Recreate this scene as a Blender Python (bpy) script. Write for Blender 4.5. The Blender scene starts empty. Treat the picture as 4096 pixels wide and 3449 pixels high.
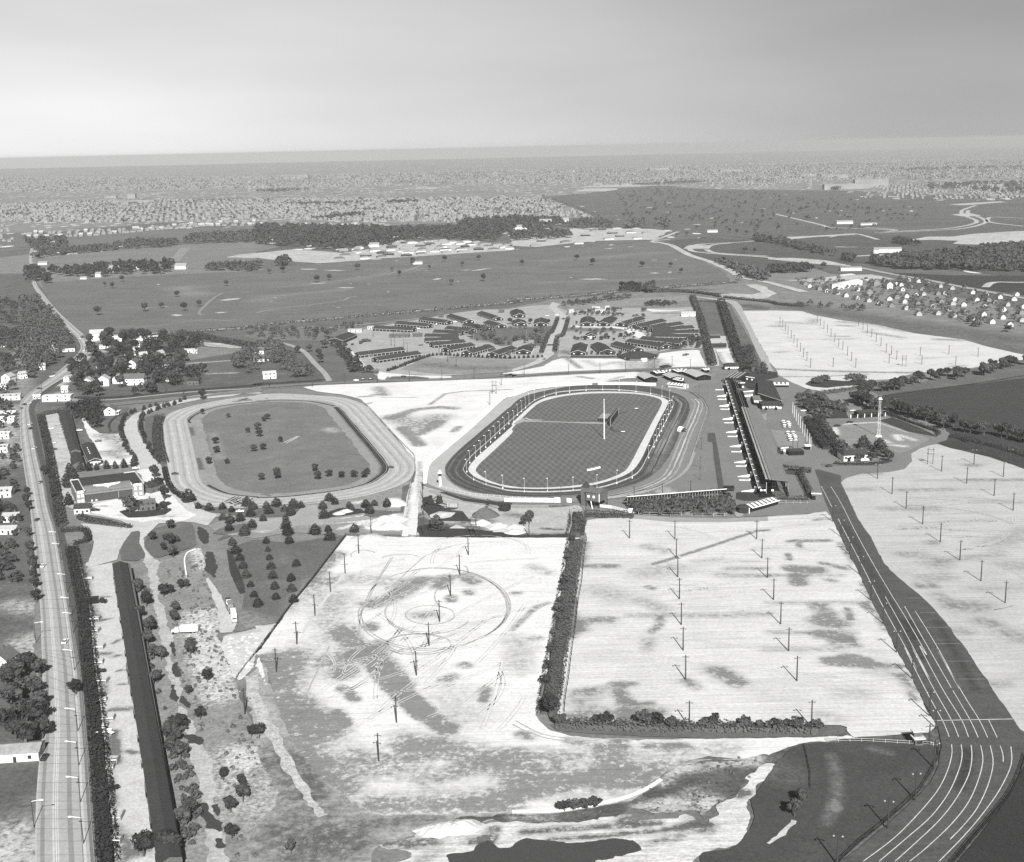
import bpy, math, random
import numpy as np
from mathutils import Vector, Matrix
R = math.radians
rng = random.Random(7)
sc = bpy.context.scene
col = sc.collection
sc.cycles.use_denoising = False
# ------------------------------------------------------------------ camera
F, HY, ROLL, H = 5070.0, 590.0, 1.25, 205.0
TH = math.atan((1724.5 - HY) / F)
cr, sr = math.cos(R(ROLL)), math.sin(R(ROLL))
right = Vector((1, 0, 0)); down = Vector((0, -math.sin(TH), -math.cos(TH))); fwd = Vector((0, math.cos(TH), -math.sin(TH)))
ix = right * cr + down * sr
iy = -right * sr + down * cr
cam = bpy.data.objects.new('camera', bpy.data.cameras.new('camera')); col.objects.link(cam)
cam.matrix_world = Matrix((( ix.x, -iy.x, -fwd.x, 0), (ix.y, -iy.y, -fwd.y, 0), (ix.z, -iy.z, -fwd.z, H), (0, 0, 0, 1)))
cam.data.sensor_width = 36; cam.data.lens = 36 * F / 4096
cam.data.clip_start = 1; cam.data.clip_end = 120000
sc.camera = cam
# survey points: tile name -> origin and scale of the enlarged print the point was read from
K = 1024 / 2095
TILES = {c + str(i + 1): (1024 * i, y, K) for c, y in zip('abcd', (500, 1200, 1900, 2587)) for i in range(4)}
TILES.update(D=(0, 0, 4096 / 2095), e1=(2840, 1470, 500 / 2095), e2=(2900, 1700, 500 / 2095), e3=(2500, 1420, 500 / 2095),
             e4=(2280, 1900, 700 / 2095), e5=(1380, 1240, 500 / 2095), e6=(2280, 1200, 620 / 2095), e7=(250, 1820, 600 / 2095),
             e8=(1650, 1900, 500 / 1197))
def U(x, y, z=0.0):
    x -= 2048; y -= 1724.5
    X = cr * x - sr * y; Y = sr * x + cr * y
    d = (X, F * math.cos(TH) - Y * math.sin(TH), -F * math.sin(TH) - Y * math.cos(TH))
    if d[2] > -40: d = (d[0], d[1], -40)
    t = (H - z) / -d[2]
    return (d[0] * t, d[1] * t)
def S(s, z=0.0):
    out = []; t = None
    for k in s.split():
        if ',' in k:
            a, b = map(float, k.split(',')); out.append(U(t[0] + a * t[2], t[1] + b * t[2], z))
        else: t = TILES[k]
    return out
def smooth(pts, n=4, closed=False):
    P = [np.array(p, float) for p in pts]; N = len(P); out = []
    rngi = range(N if closed else N - 1)
    for i in rngi:
        if closed: p0, p1, p2, p3 = P[i - 1], P[i], P[(i + 1) % N], P[(i + 2) % N]
        else: p0, p1, p2, p3 = P[max(i - 1, 0)], P[i], P[i + 1], P[min(i + 2, N - 1)]
        for k in range(n):
            t = k / n
            out.append(tuple(0.5 * ((2 * p1) + (-p0 + p2) * t + (2 * p0 - 5 * p1 + 4 * p2 - p3) * t * t + (-p0 + 3 * p1 - 3 * p2 + p3) * t ** 3)))
    if not closed: out.append(tuple(P[-1]))
    return out
def resample(pts, step):
    out = [tuple(pts[0])]; acc = 0.0
    for a, b in zip(pts[:-1], pts[1:]):
        L = math.dist(a, b)
        if L < 1e-6: continue
        d = step - acc
        while d <= L:
            t = d / L; out.append((a[0] + (b[0] - a[0]) * t, a[1] + (b[1] - a[1]) * t)); d += step
        acc = L - (d - step)
    return out
# ------------------------------------------------------------------ numpy value noise
def _hash(ix_, iy_, seed):
    h = (ix_.astype(np.int64) * 374761393 + iy_.astype(np.int64) * 668265263 + seed * 1274126177) & 0x7fffffff
    h = ((h ^ (h >> 13)) * 1274126177) & 0x7fffffff
    return ((h ^ (h >> 16)) & 0xffff) / 65535.0
def vnoise(x, y, seed=0, octs=3):
    tot = 0; a = 1; s = 0
    for o in range(octs):
        fx, fy = x * 2 ** o, y * 2 ** o
        i, j = np.floor(fx), np.floor(fy); u, v = fx - i, fy - j
        u = u * u * (3 - 2 * u); v = v * v * (3 - 2 * v)
        n = (_hash(i, j, seed + o) * (1 - u) + _hash(i + 1, j, seed + o) * u) * (1 - v) + (_hash(i, j + 1, seed + o) * (1 - u) + _hash(i + 1, j + 1, seed + o) * u) * v
        tot = tot + a * n; s += a; a *= 0.55
    return tot / s * 2 - 1
# ------------------------------------------------------------------ materials
MATS = {}
def gm(name, alb=0.2, big=0.25, bigl=40.0, small=0.2, smalll=1.5, rough=0.95, alt=None, ragg=0.6, streak=None, tint=(1.0, 1.0, 1.0), spec=0.15, stripes=None, bump=0, speck=None, orand=0):
    """grey procedural material; alt = second albedo mixed in where the 'stain' attribute is high"""
    if name in MATS: return MATS[name]
    m = bpy.data.materials.new(name); m.use_nodes = True; nt = m.node_tree; N = nt.nodes; L = nt.links
    b = N['Principled BSDF']; b.inputs['Roughness'].default_value = rough
    b.inputs['Specular IOR Level'].default_value = spec
    tc = N.new('ShaderNodeTexCoord')
    def noise(sc_, det, mp=None, ro=0.6):
        n = N.new('ShaderNodeTexNoise'); n.inputs['Scale'].default_value = sc_; n.inputs['Detail'].default_value = det
        n.inputs['Roughness'].default_value = ro
        L.new(mp if mp else tc.outputs['Object'], n.inputs['Vector']); return n.outputs['Fac']
    def mth(op, a, b_, clamp=False):
        q = N.new('ShaderNodeMath'); q.operation = op; q.use_clamp = clamp
        for k, v in ((0, a), (1, b_)):
            if isinstance(v, (int, float)): q.inputs[k].default_value = v
            else: L.new(v, q.inputs[k])
        return q.outputs[0]
    n1 = noise(1 / bigl, 5, ro=0.7); n2 = noise(1 / smalll, 4, ro=0.75)
    f = mth('ADD', mth('MULTIPLY', mth('SUBTRACT', n1, 0.5), big * 4), mth('MULTIPLY', mth('SUBTRACT', n2, 0.5), small * 6))
    for ang, lx, ly, amt in ([] if not streak else streak if isinstance(streak, list) else [streak]):
        mp = N.new('ShaderNodeMapping'); mp.inputs['Rotation'].default_value = (0, 0, -R(ang)); mp.inputs['Scale'].default_value = (1 / lx, 1 / ly, 0.01)
        L.new(tc.outputs['Object'], mp.inputs['Vector'])
        f = mth('ADD', f, mth('MULTIPLY', mth('SUBTRACT', noise(1.0, 4, mp.outputs[0], 0.7), 0.5), amt * 4))
    if stripes:
        for ang, wl, amt in stripes:
            mp = N.new('ShaderNodeMapping'); mp.inputs['Rotation'].default_value = (0, 0, -R(ang))
            L.new(tc.outputs['Object'], mp.inputs['Vector'])
            wv = N.new('ShaderNodeTexWave'); wv.inputs['Scale'].default_value = 0.314 / wl * 1.0; wv.inputs['Distortion'].default_value = 1.5
            wv.inputs['Detail'].default_value = 1; wv.inputs['Detail Scale'].default_value = 0.4
            L.new(mp.outputs[0], wv.inputs['Vector'])
            f = mth('ADD', f, mth('MULTIPLY', mth('SUBTRACT', wv.outputs['Fac'], 0.5), amt * 2))
    f = mth('MAXIMUM', mth('ADD', f, 1.0), 0.25)
    if orand:
        oi = N.new('ShaderNodeObjectInfo'); f = mth('MULTIPLY', f, mth('ADD', mth('MULTIPLY', oi.outputs['Random'], orand), 1 - orand * .45))
    if speck:
        mp = N.new('ShaderNodeMapping'); mp.inputs['Rotation'].default_value = (0, 0, R(-14)); mp.inputs['Scale'].default_value = (1 / speck[0], .5 / speck[0], .01)
        L.new(tc.outputs['Object'], mp.inputs['Vector'])
        vo = N.new('ShaderNodeTexVoronoi'); vo.inputs['Scale'].default_value = 1; vo.inputs['Randomness'].default_value = .8; L.new(mp.outputs[0], vo.inputs['Vector'])
        big_ = noise(1 / 700.0, 3)
        k_ = mth('MULTIPLY', mth('LESS_THAN', vo.outputs['Distance'], .3), mth('GREATER_THAN', big_, .44))
        f = mth('ADD', f, mth('MULTIPLY', k_, speck[1] / alb))
    base = alb
    if alt is not None:
        at = N.new('ShaderNodeAttribute'); at.attribute_name = 'stain'
        n3 = noise(1 / 3.6, 6, ro=0.8)
        n4 = noise(1 / 26.0, 4)
        nn = mth('ADD', mth('MULTIPLY', mth('SUBTRACT', n3, 0.5), ragg * 7), mth('MULTIPLY', mth('SUBTRACT', n2, 0.5), 2.0))
        g = mth('MULTIPLY', mth('MULTIPLY', at.outputs['Fac'], 0.72), mth('ADD', nn, 1.0))
        g = mth('ADD', g, mth('MULTIPLY', mth('MAXIMUM', mth('SUBTRACT', mth('ADD', n4, mth('MULTIPLY', nn, 0.08)), 0.56), 0.0), 0.8))
        g = mth('MULTIPLY', g, 1.0, True)
        base = mth('ADD', alb, mth('MULTIPLY', g, alt - alb))
    v = mth('MULTIPLY', f, base) if not isinstance(base, float) or alt is not None else mth('MULTIPLY', f, float(base))
    cc = N.new('ShaderNodeCombineColor')
    for k in range(3): L.new(mth('MULTIPLY', v, tint[k], False) if tint[k] != 1 else v, cc.inputs[k])
    L.new(cc.outputs[0], b.inputs['Base Color'])
    if bump:
        bp = N.new('ShaderNodeBump'); bp.inputs['Strength'].default_value = 0.6; bp.inputs['Distance'].default_value = bump
        L.new(n2, bp.inputs['Height']); L.new(bp.outputs[0], b.inputs['Normal'])
    MATS[name] = m; return m
# ------------------------------------------------------------------ mesh builder
class MB:
    def __init__(s): s.v = []; s.f = []; s.m = []; s.k = 0
    def add(s, vs, fs):
        o = len(s.v); s.v += [tuple(p) for p in vs]; s.f += [tuple(i + o for i in f) for f in fs]; s.m += [s.k] * len(fs); return s
    def box(s, x, y, z, sx, sy, sz, rz=0.0):
        """centre x,y ; bottom z"""
        c, n = math.cos(rz), math.sin(rz); vs = []
        for dz in (0, sz):
            for a, b in ((-1, -1), (1, -1), (1, 1), (-1, 1)):
                px, py = a * sx / 2, b * sy / 2; vs.append((x + c * px - n * py, y + n * px + c * py, z + dz))
        return s.add(vs, [(3, 2, 1, 0), (4, 5, 6, 7), (0, 1, 5, 4), (1, 2, 6, 5), (2, 3, 7, 6), (3, 0, 4, 7)])
    def tube(s, p0, p1, r0, r1=None, n=6):
        r1 = r0 if r1 is None else r1; p0, p1 = Vector(p0), Vector(p1); d = (p1 - p0).normalized()
        a = d.orthogonal().normalized(); b = d.cross(a); vs = []
        for p, r in ((p0, r0), (p1, r1)):
            for i in range(n):
                t = 2 * math.pi * i / n; vs.append(p + (a * math.cos(t) + b * math.sin(t)) * r)
        return s.add(vs, [(i, (i + 1) % n, (i + 1) % n + n, i + n) for i in range(n)] + [tuple(range(n - 1, -1, -1)), tuple(range(n, 2 * n))])
    def prism(s, poly, z0, z1):
        n = len(poly)
        return s.add([(p[0], p[1], z0) for p in poly] + [(p[0], p[1], z1) for p in poly],
                     [tuple(range(n - 1, -1, -1)), tuple(range(n, 2 * n))] + [(i, (i + 1) % n, (i + 1) % n + n, i + n) for i in range(n)])
    def sweep(s, path, prof, closed_prof=True):
        """sweep a (side, z) profile along a ground path"""
        n = len(path); m = len(prof); vs = []
        for i, p in enumerate(path):
            a = path[max(i - 1, 0)]; b = path[min(i + 1, n - 1)]
            t = Vector((b[0] - a[0], b[1] - a[1])); t.normalize(); q = Vector((t.y, -t.x))
            for (w, z) in prof: vs.append((p[0] + q.x * w, p[1] + q.y * w, z))
        fs = []
        for i in range(n - 1):
            for j in range(m if closed_prof else m - 1):
                k = (j + 1) % m; fs.append((i * m + j, i * m + k, (i + 1) * m + k, (i + 1) * m + j))
        if closed_prof: fs += [tuple(range(m)), tuple((n - 1) * m + j for j in range(m - 1, -1, -1))]
        return s.add(vs, fs)
    def mesh(s, name, mats):
        me = bpy.data.meshes.new(name); me.from_pydata(s.v, [], s.f)
        for m in (mats if isinstance(mats, (list, tuple)) else [mats]): me.materials.append(m)
        if any(s.m): me.polygons.foreach_set('material_index', s.m)
        me.update(); return me
def link(name, me, parent=None, loc=None, rz=0):
    o = bpy.data.objects.new(name, me); col.objects.link(o)
    if parent: o.parent = parent
    if loc: o.location = loc
    if rz: o.rotation_euler = (0, 0, rz)
    return o
def tag(o, label, cat, group=None, kind=None):
    if label: o['label'] = label
    if cat: o['category'] = cat
    if group: o['group'] = group
    if kind: o['kind'] = kind
    return o
def thing(name, label, cat, loc=(0, 0, 0), rz=0.0, group=None):
    o = bpy.data.objects.new(name, None); col.objects.link(o); o.location = loc; o.rotation_euler = (0, 0, rz)
    o.empty_display_size = 0.5
    return tag(o, label, cat, group)
def part(name, mb, mats, parent):
    return link(name, mb.mesh(name, mats) if isinstance(mb, MB) else mb, parent)
def clone(o, loc, rz=0.0, scale=None, label=None, group=None, cat=None):
    r = o.copy(); col.objects.link(r); r.location = loc; r.rotation_euler = (0, 0, rz)
    if scale: r.scale = scale if isinstance(scale, tuple) else (scale,) * 3
    if label: r['label'] = label
    if group: r['group'] = group
    if cat: r['category'] = cat
    for ch in list(o.children):
        c = ch.copy(); col.objects.link(c); c.parent = r
        for g in ch.children:
            d = g.copy(); col.objects.link(d); d.parent = c
    return r
ORD = ['first', 'second', 'third', 'fourth', 'fifth', 'sixth', 'seventh', 'eighth', 'ninth', 'tenth', 'eleventh', 'twelfth', 'thirteenth',
       'fourteenth', 'fifteenth', 'sixteenth', 'seventeenth', 'eighteenth', 'nineteenth', 'twentieth']
TENS = ['', '', 'twenty', 'thirty', 'forty', 'fifty', 'sixty', 'seventy', 'eighty', 'ninety', 'hundred']
def ordn(i):
    if i < 20: return ORD[i]
    if i >= 99: return '%dth' % (i + 1) if (i + 1) % 10 not in (1, 2, 3) or (i + 1) % 100 in (11, 12, 13) else '%d%s' % (i + 1, {1: 'st', 2: 'nd', 3: 'rd'}[(i + 1) % 10])
    t, u = divmod(i + 1, 10)
    return (TENS[t][:-1] + 'ieth') if u == 0 else TENS[t] + '-' + ORD[u - 1]
# ------------------------------------------------------------------ ground regions
def sdf(poly, X, Y):
    P = np.array(poly); n = len(P); d = np.full(X.shape, 1e18); ins = np.zeros(X.shape, bool)
    for i in range(n):
        a = P[i]; b = P[(i + 1) % n]; e = b - a; L = max(e @ e, 1e-9)
        wx, wy = X - a[0], Y - a[1]; t = np.clip((wx * e[0] + wy * e[1]) / L, 0, 1)
        d = np.minimum(d, (wx - e[0] * t) ** 2 + (wy - e[1] * t) ** 2)
        c = (a[1] > Y) != (b[1] > Y)
        with np.errstate(divide='ignore', invalid='ignore'):
            ins ^= c & (X < (b[0] - a[0]) * (Y - a[1]) / (b[1] - a[1] if b[1] != a[1] else 1e-9) + a[0])
    return np.where(ins, -1, 1) * np.sqrt(d)
def stroke_field(strokes, X, Y):
    out = np.zeros(X.shape)
    for pts, w, amt in strokes:
        P = np.array(pts if len(pts) > 1 else pts * 2); d = np.full(X.shape, 1e18)
        lo, hi = P.min(0) - w * 1.3, P.max(0) + w * 1.3
        msk = (X > lo[0]) & (X < hi[0]) & (Y > lo[1]) & (Y < hi[1])
        if not msk.any(): continue
        x, y = X[msk], Y[msk]; d = np.full(x.shape, 1e18)
        for i in range(len(P) - 1):
            a, b = P[i], P[i + 1]; e = b - a; L = max(e @ e, 1e-9)
            t = np.clip(((x - a[0]) * e[0] + (y - a[1]) * e[1]) / L, 0, 1)
            d = np.minimum(d, np.hypot(x - a[0] - e[0] * t, y - a[1] - e[1] * t))
        k = np.clip(1 - d / w, 0, 1); out[msk] += amt * k * k * (3 - 2 * k)
    return out
def ground_region(name, poly, mat, z, cell=None, rag=1.0, ragl=8.0, strokes=(), seed=1, relief=0.0):
    P = np.array(poly); lo, hi = P.min(0) - 2, P.max(0) + 2
    if cell is None: cell = max(1.5, math.sqrt((hi[0] - lo[0]) * (hi[1] - lo[1]) / 22000))
    nx = int((hi[0] - lo[0]) / cell) + 3; ny = int((hi[1] - lo[1]) / cell) + 3
    xs = lo[0] + (np.arange(nx) - 0.5) * cell; ys = lo[1] + (np.arange(ny) - 0.5) * cell
    X, Y = np.meshgrid(xs, ys, indexing='ij')
    D = sdf(poly, X, Y)
    if rag: D = D + rag * vnoise(X / ragl, Y / ragl, seed, 4)
    st = stroke_field(strokes, X, Y) if strokes else np.zeros(X.shape)
    ZZ = np.full(X.shape, float(z))
    if relief: ZZ = ZZ + relief * np.clip(-D / 6.0, 0, 1) * (0.5 + 0.5 * vnoise(X / 9, Y / 9, seed + 5, 4))
    idx = np.full(X.shape, -1, int); verts = []; stv = []; faces = []
    inside = D <= 0
    vi = np.argwhere(inside)
    idx[inside] = np.arange(len(vi))
    verts = list(zip(X[inside].tolist(), Y[inside].tolist(), ZZ[inside].tolist())); stv = st[inside].tolist()
    c4 = inside[:-1, :-1].astype(int) + inside[1:, :-1] + inside[1:, 1:] + inside[:-1, 1:]
    full = np.argwhere(c4 == 4)
    faces = [(idx[i, j], idx[i + 1, j], idx[i + 1, j + 1], idx[i, j + 1]) for i, j in full]
    cache = {}
    def cut(a, b):
        k = (a, b) if a < b else (b, a)
        if k in cache: return cache[k]
        da, db = D[k[0]], D[k[1]]; t = da / (da - db)
        verts.append((X[k[0]] + (X[k[1]] - X[k[0]]) * t, Y[k[0]] + (Y[k[1]] - Y[k[0]]) * t, float(z))); stv.append(st[k[0]])
        cache[k] = len(verts) - 1; return cache[k]
    for i, j in np.argwhere((c4 > 0) & (c4 < 4)):
        cs = [(i, j), (i + 1, j), (i + 1, j + 1), (i, j + 1)]; f = []
        for q in range(4):
            a, b = cs[q], cs[(q + 1) % 4]
            if inside[a]: f.append(idx[a])
            if inside[a] != inside[b]: f.append(cut(a, b))
        if len(f) >= 3: faces.append(tuple(f))
    me = bpy.data.meshes.new(name); me.from_pydata([tuple(map(float, v)) for v in verts], [], [tuple(int(q) for q in f) for f in faces])
    at = me.attributes.new('stain', 'FLOAT', 'POINT'); at.data.foreach_set('value', np.array(stv, dtype=np.float32))
    me.materials.append(mat); me.update()
    o = link(name, me); o['kind'] = 'structure'; return o
def ribbon(name, pts, w, mat, z, kind='structure', sm=4, jag=0.0):
    """flat strip along a path, width w or list of widths"""
    P = smooth(pts, sm) if sm > 1 else [tuple(p) for p in pts]
    n = len(P); v = []; f = []
    for i, p in enumerate(P):
        a = P[max(i - 1, 0)]; b = P[min(i + 1, n - 1)]; t = Vector((b[0] - a[0], b[1] - a[1]))
        if t.length < 1e-6: t = Vector((1, 0))
        t.normalize()
        ww = w if not isinstance(w, (list, tuple)) else w[0] + (w[1] - w[0]) * i / (n - 1)
        ww = ww / 2
        wl = ww * (1 + jag * rng.uniform(-1, 1)); wr = ww * (1 + jag * rng.uniform(-1, 1))
        v.append((p[0] + t.y * wr, p[1] - t.x * wr, z)); v.append((p[0] - t.y * wl, p[1] + t.x * wl, z))
        if i: f.append((2 * i - 2, 2 * i, 2 * i + 1, 2 * i - 1))
    me = bpy.data.meshes.new(name); me.from_pydata(v, [], f); me.materials.append(mat)
    me.attributes.new('stain', 'FLOAT', 'POINT'); me.update()
    o = link(name, me)
    if kind: o['kind'] = kind
    return o
# ------------------------------------------------------------------ world, sun, haze
SUN_EL, SUN_AZ = 34.0, 8.4         # the sun stands behind the camera, a little to its right
w = bpy.data.worlds.new('World'); sc.world = w; w.use_nodes = True
nt = w.node_tree; N = nt.nodes; L = nt.links
bg = N['Background']; bg.inputs['Strength'].default_value = 0.1
tc = N.new('ShaderNodeTexCoord'); sx = N.new('ShaderNodeSeparateXYZ'); L.new(tc.outputs['Generated'], sx.inputs[0])
m0 = N.new('ShaderNodeMath'); m0.operation = 'MAXIMUM'; m0.inputs[1].default_value = 0.0; L.new(sx.outputs['Z'], m0.inputs[0])
mq = N.new('ShaderNodeMath'); mq.operation = 'MULTIPLY_ADD'; L.new(m0.outputs[0], mq.inputs[0]); L.new(m0.outputs[0], mq.inputs[1]); mq.inputs[2].default_value = 0.006
mx = N.new('ShaderNodeMath'); mx.operation = 'SQRT'; L.new(mq.outputs[0], mx.inputs[0])
cb = N.new('ShaderNodeCombineXYZ'); L.new(sx.outputs['X'], cb.inputs['X']); L.new(sx.outputs['Y'], cb.inputs['Y']); L.new(mx.outputs[0], cb.inputs['Z'])
sky = N.new('ShaderNodeTexSky'); sky.sky_type = 'NISHITA'; sky.sun_disc = False
sun_dir = Vector((math.sin(R(SUN_AZ)) * math.cos(R(SUN_EL)), -math.cos(R(SUN_AZ)) * math.cos(R(SUN_EL)), math.sin(R(SUN_EL))))
sky.sun_elevation = R(SUN_EL); sky.sun_rotation = R(180 - SUN_AZ)
sky.air_density = 1.0; sky.dust_density = 1.5; sky.altitude = 200
L.new(cb.outputs[0], sky.inputs['Vector'])
bw = N.new('ShaderNodeRGBToBW'); L.new(sky.outputs[0], bw.inputs[0])
# brightness ramps painted into the sky: dimmer to the right and upward
rm = N.new('ShaderNodeMapRange'); rm.inputs['From Min'].default_value = -0.38; rm.inputs['From Max'].default_value = 0.42
rm.inputs['To Min'].default_value = 1.12; rm.inputs['To Max'].default_value = 0.6
rm.interpolation_type = 'SMOOTHSTEP'
L.new(sx.outputs['X'], rm.inputs['Value'])
nz = N.new('ShaderNodeTexNoise'); nz.inputs['Scale'].default_value = 3.0; nz.inputs['Detail'].default_value = 3
mpz = N.new('ShaderNodeMapping'); mpz.inputs['Scale'].default_value = (1, 1, 5); L.new(tc.outputs['Generated'], mpz.inputs['Vector']); L.new(mpz.outputs[0], nz.inputs['Vector'])
nr = N.new('ShaderNodeMapRange'); nr.inputs['To Min'].default_value = 0.82; nr.inputs['To Max'].default_value = 1.18; L.new(nz.outputs['Fac'], nr.inputs['Value'])
m1 = N.new('ShaderNodeMath'); m1.operation = 'MULTIPLY'; L.new(bw.outputs[0], m1.inputs[0]); L.new(rm.outputs[0], m1.inputs[1])
m2 = N.new('ShaderNodeMath'); m2.operation = 'MULTIPLY'; L.new(m1.outputs[0], m2.inputs[0]); L.new(nr.outputs[0], m2.inputs[1])
vz = N.new('ShaderNodeMapRange'); vz.inputs['From Max'].default_value = 0.5; vz.inputs['To Min'].default_value = 0.68; vz.inputs['To Max'].default_value = 0.52
L.new(sx.outputs['Z'], vz.inputs['Value'])
m3 = N.new('ShaderNodeMath'); m3.operation = 'MULTIPLY'; L.new(m2.outputs[0], m3.inputs[0]); L.new(vz.outputs[0], m3.inputs[1])
L.new(m3.outputs[0], bg.inputs['Color'])
sl = bpy.data.lights.new('sun', 'SUN'); sl.energy = 5.0; sl.angle = R(0.5); sl.color = (1, 0.995, 0.985)
so = bpy.data.objects.new('sun', sl); col.objects.link(so); so.rotation_euler = (-sun_dir).to_track_quat('-Z', 'Y').to_euler()
so.location = (0, 0, 600)
sc.view_settings.view_transform = 'Standard'; sc.view_settings.look = 'None'; sc.view_settings.exposure = 0.85; sc.view_settings.gamma = 1
HAZE = MB(); HAZE.box(0, 12300, -3, 30000, 27600, 215)
hm = bpy.data.materials.new('haze_air'); hm.use_nodes = True; hn = hm.node_tree
hn.nodes.remove(hn.nodes['Principled BSDF']); pv = hn.nodes.new('ShaderNodeVolumePrincipled')
pv.inputs['Color'].default_value = (0.6, 0.6, 0.6, 1); pv.inputs['Density'].default_value = 0.00006; pv.inputs['Anisotropy'].default_value = 0.0
hn.links.new(pv.outputs[0], hn.nodes['Material Output'].inputs['Volume'])
hz = link('haze', HAZE.mesh('haze', hm)); tag(hz, 'pale summer haze over the far suburbs', 'haze', kind='stuff')
# ------------------------------------------------------------------ ground
gv = MB(); n = 60
for i in range(n + 1):
    for j in range(n + 1):
        a = (i / n) ** 1.0; x = -14500 + 29000 * i / n; y = -1000 + 27000 * (j / n)
        gv.v.append((x, y, -0.3))
gv.f = [(i * (n + 1) + j, (i + 1) * (n + 1) + j, (i + 1) * (n + 1) + j + 1, i * (n + 1) + j + 1) for i in range(n) for j in range(n)]; gv.m = [0] * len(gv.f)
g = link('ground', gv.mesh('ground', gm('plain', 0.1, 0.4, 900.0, 0.3, 90.0, speck=(46, .5)))); g['kind'] = 'structure'
G = ground_region
DIRT = gm('dirt', 0.56, 0.13, 30, 0.14, 1.6, alt=0.18, ragg=0.8, streak=[(0, 30, 2.0, 0.10), (62, 40, 1.3, 0.16), (-38, 26, 1.1, 0.10)])
DIRT2 = gm('dirt_lot', 0.47, 0.13, 30, 0.13, 1.6, alt=0.17, ragg=0.8, streak=[(2, 55, 1.6, 0.2), (86, 40, 1.4, 0.1)])
SAND = gm('sand', 0.44, 0.16, 14, 0.16, 1.2, alt=0.2, ragg=0.8, bump=0.3)
TRACK = gm('track_clay', 0.33, 0.1, 14, 0.2, 1.0)
GRAVEL = gm('gravel', 0.4, 0.15, 16, 0.2, 1.2, alt=0.12, ragg=0.6)
GRASS = gm('grass_mid', 0.1, 0.22, 30, 0.2, 1.6, alt=0.3, ragg=0.7)
GRASSL = gm('grass_pale', 0.165, 0.3, 18, 0.25, 1.6, alt=0.06, ragg=0.6)
GRASSD = gm('grass_dark', 0.038, 0.22, 25, 0.22, 1.5, alt=0.2, ragg=0.6)
FIELD = gm('field_grass', 0.115, 0.2, 90, 0.14, 5, alt=0.19, ragg=0.3, streak=(8, 220, 18, 0.14))
FIELDD = gm('field_dark', 0.035, 0.15, 60, 0.15, 4, alt=0.13, ragg=0.5, streak=(15, 160, 12, 0.1))
MOWN = gm('mown_lawn', 0.105, 0.12, 25, 0.16, 1.2, stripes=((17, 4.6, 0.13), (-15, 4.6, 0.11)))
ASPH = gm('asphalt', 0.068, 0.2, 9, 0.2, 1.2, alt=0.03, ragg=0.6, streak=[(100, 70, 1.6, 0.2)])
APRON = gm('apron', 0.155, 0.12, 30, 0.12, 1.2, alt=0.3, ragg=0.3)
CONC = gm('concrete', 0.27, 0.14, 18, 0.16, 1.4)
PAINT = gm('white_paint', 0.47, 0.3, 6, 0.2, 0.7)
DIRTF = gm('far_dirt', 0.36, 0.25, 50, 0.25, 9)
WATER = gm('pond_water', 0.05, 0.05, 20, 0.08, 0.8, rough=0.35, spec=0.3)
def st(s, w_, a): return (S(s), w_, a)
# near landscape under everything (the plain within two kilometres)
G('ground', S('D -260,1900 -260,560 60,520 700,560 1500,500 1700,560 2400,690 2400,1900'), GRASSL, -0.15, cell=9, rag=0, strokes=[
    st('D 1800,1550 2300,1600 2300,1900', 140, 1.2), st('D 60,640 150,900', 90, 0.7), st('D 400,700 600,780', 70, 0.8), st('b4 900,250 1500,350 2095,420', 60, 0.9), st('b4 200,50 1000,180 2095,330', 55, 0.9),
    st('D 470,1440 560,1640 640,1740', 20, 0.9), st('d2 100,900 300,1300 500,1764', 16, 0.5)])
# ---- distance
FAR = gm('suburb_ground', 0.17, 0.3, 260, 0.3, 30, speck=(34, .32))
G('ground', S('a1 -300,900 600,870 1300,800 a2 0,800 900,830 1640,800 a3 0,740 450,760 700,790 830,830 350,610 600,560 900,520 a4 0,530 700,540 2400,600 2400,150 a1 2000,250 -300,380'), FAR, 0.0, cell=90, rag=30, ragl=300)
z = 0.1
G('field', S('a1 150,1000 190,930 600,905 1300,855 a2 0,830 500,840 a2 400,930 a1 2095,880 1500,950 700,1000 400,1010'), FIELD, z, cell=10, rag=4, ragl=40)
G('field', S('a1 280,1100 600,1060 1000,1020 1500,980 2095,950 a2 200,1000 0,1040 a1 2095,1170 1500,1180 1100,1140 600,1180 330,1180'), gm('pale_field', 0.15, 0.2, 80, 0.15, 8), z, cell=10, rag=4, ragl=40)
G('ground', S('a1 1850,1085 1950,1062 2095,1050 a2 0,1050 300,1020 550,1035 830,1060 1050,1090 800,1115 500,1135 100,1100 0,1090'), DIRTF, z + 0.108, cell=5, rag=5, ragl=25)
G('ground', S('a2 650,1120 700,1060 1000,1000 1250,970 1450,940 1900,965 2095,990 a3 200,1000 700,950 1150,940 1290,870 1150,850 850,850 600,840 200,870 0,880 0,1015 a2 2095,1025 1500,1065 1000,1095'), DIRTF, z + 0.090, cell=8, rag=8, ragl=40)
golf = 'a1 330,1290 700,1265 1400,1225 2095,1195 a2 200,1160 500,1140 1000,1100 1500,1062 2095,1022 a3 0,1020 600,1000 1150,960 1350,1010 1750,1210 1790,1280 1500,1310 1000,1360 0,1440 a2 2095,1450 1500,1500 1000,1545 0,1632 a1 2095,1640 1400,1695 800,1712 660,1700 500,1560 380,1400'
G('golf_course', S(golf), FIELD, z + 0.054, cell=9, rag=3, ragl=40, strokes=[st('a1 520,1290 700,1420 850,1530', 60, -0.9), st('a1 1500,1330 1600,1400', 45, 0.8), st('a2 0,1440 150,1400 700,1350', 30, 0.7),
    st('a2 200,1330 900,1250 1500,1150', 30, 0.4), st('a3 300,1110 1200,1050', 50, 0.4), st('a3 300,1290 1300,1260', 30, 0.4)])
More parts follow.
